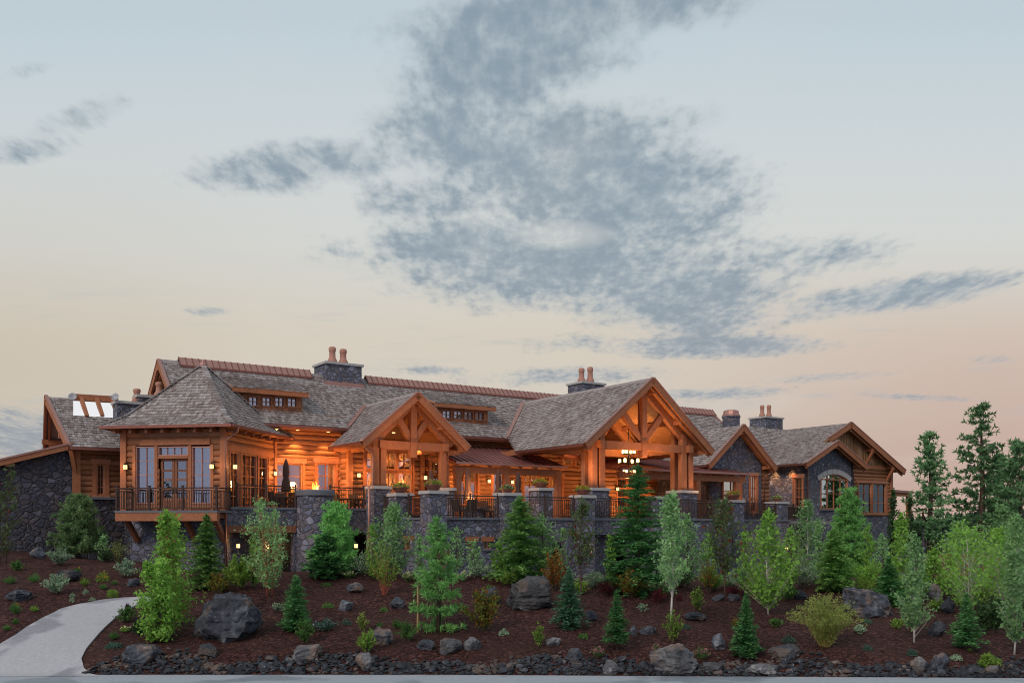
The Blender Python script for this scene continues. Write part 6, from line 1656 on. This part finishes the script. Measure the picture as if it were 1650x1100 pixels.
S_(592, 1052, 1012, 44, 'upright green shrub in front of the tilted flat boulder', 'lime', n=800, spread=.8, leaf=.045)
S_(619, 958, 868, 58, 'red stemmed dogwood with few leaves on the slope', 'lime', bark='bark_red', n=620, stems=26, twig=.0055, lo=.35, leaf=.05, name='dogwood_shrub')
S_(712, 922, 856, 40, 'red stemmed dogwood behind the tiered pine', 'maple_orange', bark='bark_red', n=460, stems=18, twig=.0055, lo=.4, leaf=.05, name='dogwood_shrub')
S_(656, 1032, 999, 40, 'blue green shrub left of the garden stake', 'green', n=1100, leaf=.045, narrow=.3)
S_(657, 937, 919, 24, 'cream flowering shrub below the grey green tree', 'green', n=400, flower='flower_white', fk=200)
S_(746, 935, 918, 32, 'cream flowering shrub right of the tiered pine', 'silver', n=400, flower='flower_white', fk=200)
S_(562, 931, 917, 26, 'cream flowering shrub right of the short dark pine', 'green', n=400, flower='flower_white', fk=160)
S_(683, 934, 906, 46, 'grey green shrub behind the tiered pine', 'silver', n=1200)
S_(793, 932, 907, 30, 'pale shrub at the left foot of the bushy lime fir', 'silver', n=700)
S_(780, 1017, 944, 82, 'maple shrub turning yellow and orange right of the tiered pine', 'maple', n=1500, leaf=.055, lo=.25, name='maple_shrub')
S_(868, 1043, 1003, 30, 'small yellow green shrub beside the low pale rock', 'lime', n=500, spread=.75)
S_(893, 952, 879, 48, 'orange tinged maple shrub in front of the arched opening', 'maple_orange', n=1000, leaf=.055, lo=.35, name='maple_shrub')
S_(935, 957, 932, 38, 'light green shrub behind the bluish spruce', 'lime', n=900)
S_(957, 948, 917, 46, 'silver green shrub under the dark lower doorway', 'silver', n=1300)
S_(976, 960, 930, 34, 'dark red barberry right of the slim mountain ash', 'barberry', n=1100, leaf=.03, name='barberry_shrub')
S_(1061, 971, 945, 32, 'dark red barberry left of the white aspen trunk', 'barberry', n=1000, leaf=.03, name='barberry_shrub')
S_(1094, 967, 956, 14, 'tiny red barberry right of the white aspen trunk', 'barberry', n=250, leaf=.025, name='barberry_shrub')
S_(1181, 959, 940, 34, 'bright red barberry behind the dark mountain ash trunk', 'barberry', n=800, leaf=.03, name='barberry_shrub')
S_(1016, 962, 914, 62, 'yellow green maple shrub at the foot of the tall spruce', 'maple', n=1100, leaf=.055, name='maple_shrub')
S_(1085, 1034, 978, 40, 'leafy suckers around the white aspen foot', 'lime', n=600, leaf=.045, lo=.2)
S_(1123, 984, 943, 34, 'small golden shrub right of the white trunked aspen', 'lime', n=700, spread=.8)
S_(1142, 956, 898, 40, 'thin golden orange shrub beside the stair foot', 'maple', n=700, lo=.4)
S_(1098, 946, 908, 46, 'pale shrub behind the white aspen trunk', 'silver', n=1300)
S_(1176, 947, 916, 48, 'pale rounded shrub between the two lower stair posts', 'silver', n=1400)
S_(1219, 966, 912, 56, 'yellow green fan shaped shrub left of the birch', 'willow', n=1300, leaf=.055, narrow=.25, lo=.15)
S_(1270, 967, 936, 38, 'dark green shrub right of the birch', 'green', n=1200)
S_(1294, 948, 902, 66, 'silver white shrub below the grey green birch', 'silver', n=1900)
S_(1329, 1040, 950, 124, 'large arching yellow green willow bush on the right slope', 'willow', bark='bark_yellow', n=4600, stems=110, twig=.0045, lo=.10, arch=.45, leaf=.062, narrow=.22, sp=.04, name='willow_bush')
S_(1511, 985, 962, 34, 'yellowish low shrub beside the pointed dark rock', 'lime', n=800)
S_(1598, 1022, 955, 66, 'dark dense shrub left of the right edge aspen', 'darkleaf', n=3200, leaf=.05)
S_(1594, 1080, 1051, 40, 'bright green leafy shrub in the right bottom corner', 'lime', n=900, leaf=.05)
S_(1480, 968, 930, 46, 'fresh green shrub behind the column aspen', 'green', n=1200)
S_(1640, 1010, 950, 50, 'dark green shrub behind the right edge column aspen', 'darkleaf', n=1500)
S_(612, 934, 903, 46, 'pale green shrub behind the red stemmed dogwood', 'lime', n=1100)
S_(770, 931, 901, 52, 'feathery pale shrub under the two small basement windows', 'silver', n=1300)
S_(818, 944, 916, 40, 'light green shrub behind the large wrinkled boulder', 'lime', n=900)
S_(910, 946, 912, 44, 'feathery grey shrub right of the orange tinged maple', 'silver', n=1100)
S_(998, 952, 920, 46, 'pale green shrub against the dark lower doorway', 'green', n=1200)
S_(1148, 951, 914, 52, 'pale feathery shrub below the terrace stair', 'aspen', n=1500)
S_(1205, 955, 905, 56, 'feathery green shrub between rowan and birch', 'aspen_dull', n=1700)
S_(1262, 950, 896, 64, 'tall pale shrub behind the birch stem', 'aspen', n=2000)
S_(1322, 948, 894, 66, 'feathery green shrub below the arched window wall', 'aspen_dull', n=2100)
S_(1400, 950, 898, 66, 'tall green shrub before the right wing base', 'aspen', n=2000)
S_(1415, 962, 930, 44, 'small lime shrub left of the small dark spruce', 'lime', n=900)
S_(1535, 962, 915, 60, 'light shrub beside the low footbridge', 'aspen', n=1700)
S_(1585, 985, 940, 50, 'lime green shrub right of the low footbridge', 'lime', n=1300)
S_(1625, 960, 905, 66, 'pale leafy shrub at the right edge below the firs', 'aspen_dull', n=1900)
# --- low plants
L_ = lambda kind, px, b, h, w, lab, mat, **k: A(kind, px, b, b-h, w, lab, mat, **k)
for row in (
    ('tuft', 25, 989, 20, 24, 'daylily with an orange bloom beside the left edge rock', 'green', dict(flower='flower_orange', fk=3)),
    ('tuft', 55, 986, 12, 17, 'small daylily tuft right of the left edge rock', 'lime', {}),
    ('tuft', 16, 940, 14, 28, 'spreading green tuft above the left edge rock', 'green', {}),
    ('tuft', 55, 938, 16, 22, 'grassy green tuft left of the silver shrub', 'green', {}),
    ('tuft', 25, 1005, 11, 14, 'lowest but one green tuft at the left edge of the bank', 'green', {}),
    ('tuft', 11, 1016, 11, 16, 'lowest green tuft at the left edge of the bank', 'green', {}),
    ('tuft', 125, 927, 16, 15, 'daylily with an orange bloom behind the bank boulder', 'green', dict(flower='flower_orange', fk=3)),
    ('tuft', 136, 943, 14, 19, 'daylily tuft right of the bank boulder', 'lime', dict(flower='flower_orange', fk=2)),
    ('mound', 166, 936, 16, 22, 'yellow green rounded mound on the left bank', 'lime', dict(flower='flower_orange')),
    ('mound', 181, 961, 13, 20, 'yellow green mound just above the drive', 'lime', {}),
    ('tuft', 166, 949, 10, 16, 'green tuft below the yellow mound on the left bank', 'green', {}),
    ('tuft', 184, 942, 9, 13, 'tiny green tuft right of the yellow mound', 'green', {}),
    ('mound', 117, 961, 7, 9, 'upper tiny silver cushion in the left bank mulch', 'silver', dict(n=120)),
    ('mound', 116, 969, 7, 8, 'lower tiny silver cushion in the left bank mulch', 'silver', dict(n=120)),
    ('mound', 138, 956, 8, 10, 'silver cushion between the boulder and the drive', 'silver', dict(n=120)),
    ('mound', 149, 967, 6, 10, 'silver cushion nearest the drive edge', 'silver', dict(n=120)),
    ('tuft', 206, 982, 12, 12, 'dark purple tuft at the top of the drive', 'purpleleaf', {}),
    ('tuft', 202, 1018, 10, 22, 'pale flowering tuft along the inner drive edge', 'lime', dict(flower='flower_white', fk=14)),
    ('tuft', 183, 1030, 14, 22, 'green tuft above the blue green mat by the drive', 'green', {}),
    ('mound', 183, 1043, 9, 27, 'blue green mat forming plant at the inner drive curve', 'bluegreen', {}),
    ('shrub', 222, 1022, 22, 28, 'small dark shrub between the drive and the aspen clump', 'darkleaf', dict(n=500)),
    ('mound', 558, 1005, 9, 17, 'tiny blue green cushion right of the low grey shrub', 'bluegreen', dict(n=200)),
    ('mound', 528, 978, 9, 21, 'green cushion above the low grey shrub', 'green', dict(n=250)),
    ('mound', 526, 944, 7, 18, 'flat green cushion high on the slope below the pines', 'green', dict(n=200)),
    ('mound', 619, 984, 8, 15, 'green cushion left of the round dark rock', 'green', dict(n=200)),
    ('mound', 612, 1008, 6, 11, 'tiny green cushion above the tilted flat boulder', 'green', dict(n=140)),
    ('mound', 789, 948, 7, 14, 'tiny green cushion above the maple shrub', 'green', dict(n=140)),
    ('shrub', 963, 1059, 20, 23, 'pink flowering tuft left of the bare footed spruce', 'green', dict(n=500, leaf=.035, narrow=.2, flower='flower_pink', fk=50)),
    ('shrub', 1057, 1056, 20, 19, 'pink flowering tuft above the large pale border boulder', 'green', dict(n=500, leaf=.035, narrow=.2, flower='flower_pink', fk=60)),
    ('shrub', 1130, 1063, 22, 29, 'pink flowering tuft right of the large pale border boulder', 'green', dict(n=600, leaf=.035, narrow=.2, flower='flower_pink', fk=60)),
    ('mound', 1222, 1049, 10, 14, 'lilac flowers beside the small dense spruce', 'bluegreen', dict(n=200, flower='flower_lilac')),
    ('mound', 1271, 1034, 11, 24, 'blue green cushion left of the willow bush', 'bluegreen', {}),
    ('mound', 1397, 1004, 10, 19, 'blue green cushion below the big right hand boulder', 'bluegreen', dict(n=260)),
    ('mound', 1398, 1047, 9, 17, 'blue green cushion lower right of the willow bush', 'bluegreen', dict(n=260)),
    ('mound', 1469, 1055, 10, 18, 'blue green cushion in front of the column aspen', 'bluegreen', dict(n=260)),
    ('tuft', 1563, 1049, 6, 10, 'tiny bright tuft at the small dark spruce foot', 'lime', {}),
    ('shrub', 1186, 1012, 20, 16, 'tiny thin shrub above the small dense spruce', 'maple', dict(n=120)),
    ('shrub', 1065, 962, 16, 26, 'low green shrub behind the red barberry', 'green', dict(n=500)),
    ('shrub', 862, 962, 22, 34, 'pale leafy clump right of the large wrinkled boulder', 'silver', dict(n=700)),
    ('shrub', 1035, 985, 14, 20, 'small pale tuft shrub left of the white aspen trunk', 'silver', dict(n=300)),
    ('mound', 1105, 1012, 8, 18, 'blue green cushion right of the leafy aspen suckers', 'bluegreen', dict(n=200)),
    ('shrub', 1250, 1010, 18, 24, 'small green shrub right of the birch foot', 'green', dict(n=400)),
    ('shrub', 1385, 1020, 16, 22, 'small silver shrub right of the willow bush', 'silver', dict(n=400)),
    ('shrub', 1445, 1012, 18, 22, 'small lime shrub left of the column aspen foot', 'lime', dict(n=400)),
    ('mound', 1540, 1062, 9, 20, 'silver cushion below the small dark spruce', 'silver', dict(n=240)),
    ('shrub', 640, 1012, 14, 22, 'small green tuft shrub above the blue green shrub', 'green', dict(n=300)),
    ('mound', 812, 1022, 9, 18, 'silver cushion right of the turning maple shrub', 'silver', dict(n=240)),
    ('mound', 940, 1028, 9, 18, 'green cushion below the bluish spruce', 'green', dict(n=240)),
    ('shrub', 448, 985, 16, 24, 'pale small shrub between the largest boulder and the small spruce', 'silver', dict(n=400)),
    ('shrub', 1390, 952, 22, 40, 'yellow green shrub behind the big right hand boulder', 'lime', dict(n=700)),
    ('shrub', 700, 931, 18, 34, 'low green shrub behind the tiered pine foot', 'green', dict(n=500)),
):
    kind, px, b, h, w, lab, mat, kw = row
    A(kind, px, b, b-h, w, lab, mat, **kw)

# ------------------------------------------------------------------ planters on the pillars
def planter(key, z, label, seed, fl='flower_mix', sc_=1.0):
    p = PP[key].location.copy(); p.z = ZC+z
    r = empty('flower_planter', p, seed*.7, label, 'planter', 'flower bowls on the terrace pillars')
    mb = MB(); k = sc_; mb.lathe([(.20*k, 0), (.30*k, .10*k), (.42*k, .26*k), (.44*k, .30*k), (.40*k, .30*k), (.36*k, .24*k)], (0, 0, 0), 18); mb.build('bowl', M['copper_dark'], r, (0, 0, 0), True)
    g = np.random.default_rng(seed); V, _ = mound_mesh(.30*k, .46*k, g, .045, 420); V = V+np.array([0, 0, .24*k]); np_obj('leaves', V, 4, M['lime'], r)
    P = V.reshape(-1, 4, 3).mean(1); P = P[P[:, 2] > .34*k]; np_obj('flowers', flower_dots(P, g, .05, 70), 4, M[fl], r)
planter('P1', 1.63, 'flower bowl on the terrace corner pillar', 1); planter('P2', 1.60, 'flower bowl with red blooms behind the corner pillar', 2)
planter('P3', 1.61, 'small flower bowl above the bushy lime fir', 3, 'flower_lilac', .75); planter('P6', PIERZ, 'yellow flower bowl under the verandah end', 4, 'flower_orange')
planter('P4', 1.58, 'flower bowl left of the great portico posts', 5, 'flower_orange'); planter('P7', 1.61, 'wide flower bowl at the head of the stairs', 6, 'flower_orange', 1.15); planter('P8', 1.61, 'small green bowl on the rightmost terrace pillar', 7, 'flower_white', .8)

# ------------------------------------------------------------------ boulders and border rocks
def rock_mesh(seed, sub=4, planes=16, rough=.10, top=None):
    g = np.random.default_rng(seed); bm = bmesh.new(); bmesh.ops.create_icosphere(bm, subdivisions=sub, radius=1)
    V = np.array([v.co[:] for v in bm.verts]); F = [tuple(v.index for v in f.verts) for f in bm.faces]; bm.free()
    for _ in range(planes):
        n = unit(g.normal(0, 1, 3)); d = g.uniform(.52, .86); q = V@n-d; V = V-np.outer(np.maximum(q, 0), n)
    if top:
        for n, d in ((np.array([.06, -.12, 1.0]), top), (np.array([-.05, .2, -1.0]), .7), (np.array([1, -.25, .25]), .80), (np.array([-1, -.3, .15]), .80), (np.array([.3, -1, .35]), .72)):
            n = unit(n); q = V@n-d; V = V-np.outer(np.maximum(q, 0), n)
    off = g.random(3)*50
    N = unit(V)
    if sub > 3:
        k = np.array([noise.fractal(Vector((v*2.2+off)), .9, 2.1, 5) for v in V]); k2 = np.array([abs(noise.noise(Vector(v*3.1+off))) for v in V])
        k3 = np.array([noise.noise(Vector(v*7.0+off)) for v in V]); k4 = np.array([noise.noise(Vector((v[0]*1.5+off[0], v[1]*1.5, v[2]*9+off[2]))) for v in V])
        V = V+N*(rough*k*.9-rough*k2*1.5+rough*.35*k3+rough*.35*k4)[:, None]
    V = V/np.abs(V).max(0)
    me = bpy.data.meshes.new('rock'); me.from_pydata(V.tolist(), [], F); return me
def boulder(px, b, w, h, label, seed, mat='basalt', depth=.8, sub=5, group=None, sink=.18, top=None):
    p = ground_hit(px, b-2); D = p.y; W_, H_ = w*D/FPX, h*D/FPX
    me = rock_mesh(seed, sub, 9 if top else 16, top=top); me.materials.append(M[mat]); o = bpy.data.objects.new('boulder', me); COL.objects.link(o)
    sx, sy, sz = W_/2, W_/2*depth, H_/2*(1+sink)
    o.scale = (sx, sy, sz); o.location = (p.x, p.y+sy*.72, p.z+H_-sz-.02); o.rotation_euler = (0, 0, 0)
    tag(o, label, 'boulder', group); return o
BL = [(23, 972, 48, 25, 'dark boulder at the left edge of the bank', 'basalt'), (103, 939, 46, 24, 'blue grey boulder behind the silver shrub on the bank', 'basalt'), (58, 901, 32, 18, 'boulder at the foot of the dark stone wall', 'basalt'), (211, 947, 24, 14, 'small rock on the bank right of the silver shrub', 'basalt'),
      (223, 1074, 76, 36, 'wide low boulder where the drive meets the border stones', 'basalt'), (357, 1036, 117, 86, 'largest dark boulder right of the bright aspen clump', 'basalt'), (334, 1064, 37, 24, 'dark boulder standing on the border stones below the largest boulder', 'basalt'),
      (492, 1068, 53, 32, 'ridged boulder at the border below the upright green shrub', 'rock_warm'), (589, 1083, 38, 34, 'pale pointed boulder in the border stones', 'rock_warm'), (573, 957, 33, 18, 'small dark rock high on the slope under the small portico', 'basalt'), (556, 987, 26, 21, 'small rough rock in open mulch right of the small spruce', 'basalt'),
      (577, 927, 27, 13, 'flat rock behind the cream flowering shrub', 'basalt'), (640, 983, 26, 21, 'round dark rock right of the dogwood', 'basalt'), (612, 1042, 44, 33, 'tilted flat boulder behind the upright green shrub', 'basalt'), (684, 1051, 32, 25, 'left of the three rocks in a row under the tiered pine', 'basalt'),
      (724, 1056, 40, 26, 'middle of the three rocks in a row under the tiered pine', 'rock_warm'), (761, 1050, 31, 26, 'right of the three rocks in a row under the tiered pine', 'rock_warm'), (792, 976, 40, 30, 'grey rock behind the maple shrub', 'basalt'), (851, 985, 84, 56, 'large wrinkled boulder below the bushy lime fir', 'rock_warm'),
      (848, 986, 44, 14, 'flat slab at the foot of the large wrinkled boulder', 'rock_warm'), (891, 1044, 29, 18, 'low pale rock beside the small yellow green shrub', 'rock_warm'), (925, 1069, 31, 24, 'dark split rock just above the middle border', 'basalt'), (951, 1003, 25, 18, 'rock right of the bluish spruce', 'basalt'),
      (1021, 1026, 16, 18, 'narrow dark rock right of the bare footed spruce', 'basalt'), (1045, 1025, 32, 16, 'low dark rock left of the leafy aspen suckers', 'basalt'), (1089, 1098, 84, 52, 'large pale boulder standing in the road border', 'rock_warm'), (985, 1091, 33, 28, 'grey boulder among the middle border stones', 'rock_warm'),
      (1160, 970, 26, 12, 'grey rock left of the mountain ash trunk', 'basalt'), (1184, 970, 22, 13, 'dark rock right of the mountain ash trunk', 'basalt'), (1128, 1002, 47, 15, 'flat dark slab below the golden shrub', 'basalt'), (1161, 1051, 27, 29, 'blocky split rock left of the small dense spruce', 'basalt'),
      (1271, 1064, 58, 26, 'wide low boulder below the willow bush', 'basalt'), (1292, 968, 26, 16, 'rock below the silver white shrub', 'basalt'), (1405, 997, 84, 48, 'big flat topped boulder right of the willow bush', 'basalt'), (1508, 970, 34, 29, 'brown rock behind the yellowish low shrub', 'rock_warm'),
      (1531, 992, 30, 30, 'pointed dark rock right of the column aspen', 'basalt'), (1514, 1027, 30, 25, 'dark blue rock below the pointed rock', 'basalt'), (1486, 1084, 32, 26, 'left rock of the pair at the right border', 'rock_warm'), (1516, 1086, 33, 33, 'right rock of the pair at the right border', 'basalt'), (1600, 1098, 26, 20, 'upright rock in the border at the far right', 'rock_warm'),
      (1155, 1088, 40, 22, 'grey border boulder right of the large pale one', 'rock_warm'), (1228, 1091, 70, 20, 'long flat boulder in the right border stones', 'rock_warm')]
for i, (px, b, w, h, lab, mat) in enumerate(BL):
    boulder(px, min(b, 1092), w, h, lab, 100+i, mat, sub=5 if w > 60 else 4, top=.62 if 'largest' in lab or 'flat topped' in lab else (.7 if 'wide low' in lab else None))
random.seed(77)
variants = []
for k in range(10):
    me = rock_mesh(300+k, 3, 14); me.materials.append(M['rock_border'] if 'rock_border' in M else M['basalt']); variants.append(me)
placed = []; tries = 0
while len(placed) < 292 and tries < 20000:
    tries += 1
    x = random.uniform(-12.6, 16.6); e = road_edge(x); wdt = .62+.22*math.sin(x*.9)+.14*math.sin(x*2.3)+(.45 if x < -9 else 0)
    q = random.random(); y = e+.14+wdt*q
    if x < -11.6 and y > e+.5+(x+12.6)*1.5: continue
    rad = random.choice((.06, .07, .08, .09, .10, .11, .13, .16))
    if any((x-a)**2+(y-b)**2 < (.80*(rad+c))**2 for a, b, c in placed): continue
    placed.append((x, y, rad))
    o = bpy.data.objects.new('border_rock', random.choice(variants)); COL.objects.link(o)
    o.location = (x, y, max(.0, terrain(x, y))+rad*.35); o.scale = (rad*random.uniform(.95, 1.35), rad*random.uniform(.8, 1.1), rad*random.uniform(.6, .95))
    o.rotation_euler = (random.uniform(-.4, .4), random.uniform(-.4, .4), random.uniform(0, 6.28))
    tag(o, 'dark basalt cobble in the stone border along the road', 'rock', 'cobbles in the stone border along the road')
# small stones filling the gaps
mb = MB(); base_v = [v.co.copy() for v in rock_mesh(400, 2, 9).vertices]; base_f = [tuple(p.vertices) for p in bpy.data.meshes['rock.%03d' % 0].polygons] if False else None
rm = rock_mesh(401, 2, 9); RV = [v.co.copy() for v in rm.vertices]; RF = [tuple(p.vertices) for p in rm.polygons]
for k in range(2600):
    x = random.uniform(-12.7, 17.2); e = road_edge(x); y = e+.04+random.random()*(.80+.22*math.sin(x*.9)+.14*math.sin(x*2.3)+(.45 if x < -9 else 0))*random.choice((1, 1, 1, 1.3)); r_ = random.uniform(.03, .085)
    if x < -11.6 and y > e+.5+(x+12.6)*1.5: continue
    z = max(0, terrain(x, y))+r_*.3; R_ = Matrix.Rotation(random.uniform(0, 6.28), 3, 'Z') @ Matrix.Rotation(random.uniform(-.6, .6), 3, 'X'); S_c = (r_*random.uniform(.9, 1.5), r_, r_*random.uniform(.6, .9))
    i = len(mb.v)
    for v in RV: 
        w = R_ @ Vector((v.x*S_c[0], v.y*S_c[1], v.z*S_c[2])); mb.v.append((w.x+x, w.y+y, w.z+z))
    for f in RF: mb.f.append(tuple(i+q for q in f)); mb.m.append(0)
tag(mb.build('gravel', M['rock_border']), 'small broken stones filling the border along the road', 'gravel', kind='stuff')

g = np.random.default_rng(9); n = 16000
X = g.uniform(-24, 24, n); Y = 28.2+g.random(n)**1.4*14
drv = [(ground_hit(*q_)) for q_ in ((230, 968), (160, 1030), (135, 1075))]
keep = np.array([not (x < np.interp(y, [27.3, 28.2, 29.5, 31, 34.2], [-11.9, -12.6, -12.9, -12.6, -13.4]) and x > np.interp(y, [27.3, 29.5, 31.5, 33, 34.2], [-40, -16.8, -15.9, -15.3, -13.5])-.5) for x, y in zip(X, Y)])
X, Y = X[keep], Y[keep]; Z = np.array([terrain(x, y) for x, y in zip(X, Y)])+.018
D = g.normal(0, 1, (len(X), 3)); D[:, 2] *= .25; N = g.normal(0, .35, D.shape); N[:, 2] += 1; L = .028*np.exp(g.normal(0, .4, len(X)))
ch_ = np_obj('bark_chips', diamonds(np.stack([X, Y, Z], 1), D, N, L, L*.4), 4, M['chips']); tag(ch_, 'loose bark chips lying over the mulch beds', 'bark chips', kind='stuff')
# ------------------------------------------------------------------ small things at the right and in the mulch
p = ground_hit(672.5, 1018); q = 74*p.y/FPX
mb = MB(); mb.tube([(0, 0, -.1), (.02, 0, q*.5), (.01, .02, q)], [.035, .032, .028], 7); st = mb.build('garden_stake', M['stake']); st.location = p; tag(st, 'thin wooden stake standing left of the tiered pine', 'stake')
# footbridge with railings
bp = Vector(((1552-CX)/FPX*43.5, 43.5, terrain((1552-CX)/FPX*43.5, 43.5)))
fbz = empty('footbridge', bp, .12, 'low arched wooden footbridge among the aspens at right', 'footbridge')
def arcz(x): return .55-.10*x*x
mb = MB()
for i in range(16):
    x0 = -1.6+.2*i; x1 = x0+.19; mb.hexa([(x0, -.6, arcz(x0)-.06), (x1, -.6, arcz(x1)-.06), (x1, .6, arcz(x1)-.06), (x0, .6, arcz(x0)-.06), (x0, -.6, arcz(x0)), (x1, -.6, arcz(x1)), (x1, .6, arcz(x1)), (x0, .6, arcz(x0))])
mb.build('deck', M['timber_dark'], fbz, (0, 0, 0))
for y in (-.58, .58):
    mb = MB(); 
    for i in range(16):
        x0 = -1.6+.2*i; mb.beam((x0, y, arcz(x0)+.85), (x0+.2, y, arcz(x0+.2)+.85), .08, .07)
        mb.box(x0-.015, x0+.015, y-.015, y+.015, arcz(x0), arcz(x0)+.82)
    mb.build('handrail', M['timber_dark'], fbz, (0, 0, 0))
# copper canopy and steps past the right end of the lodge
cp = H.p(rs+2*BH+.9, TBG+2.0, -3.0)
cn = empty('canopy', cp, H.rz, 'small copper roofed canopy past the right end of the lodge', 'canopy')
zt_ = (HY-792)*cp.y/FPX+3.0
mb = MB(); mb.hexa([(-1.2, -.9, zt_-.05), (2.2, -.9, zt_-.12), (2.2, 1.4, zt_-.12), (-1.2, 1.4, zt_-.05), (-1.2, -.9, zt_+.16), (2.2, -.9, zt_+.06), (2.2, 1.4, zt_+.14), (-1.2, 1.4, zt_+.22)]); mb.build('roof', M['seam'], cn, (0, 0, 0))
mb = MB(); mb.box(-1.1, 2.0, -.75, -.55, zt_-.40, zt_-.13); mb.build('beam', M['timber'], cn, (0, 0, 0))
for x in (1.7,):
    mb = MB(); mb.box(x-.16, x+.16, -.8, -.5, 3.4, zt_-.40); mb.build('post', M['timber'], cn, (0, 0, 0))
    mb = MB(); mb.box(x-.4, x+.4, -1.05, -.25, 0, 3.4); mb.build('pier', M['stone'], cn, (0, 0, 0))
s2 = H.st((1485-CX)/FPX*66, 66)
stairs(s2[0]+2.3, s2[0], s2[1], s2[1]+1.6, -3.0, -.3, 'stair at the right end of the lodge behind the aspens', ('near handrail of the stair at the right end', 'far handrail of the stair at the right end'))
dup = {k: v for k, v in LABELS.items() if len(v) > 1}
print('DUPLICATE LABELS', {k: len(v) for k, v in dup.items()})
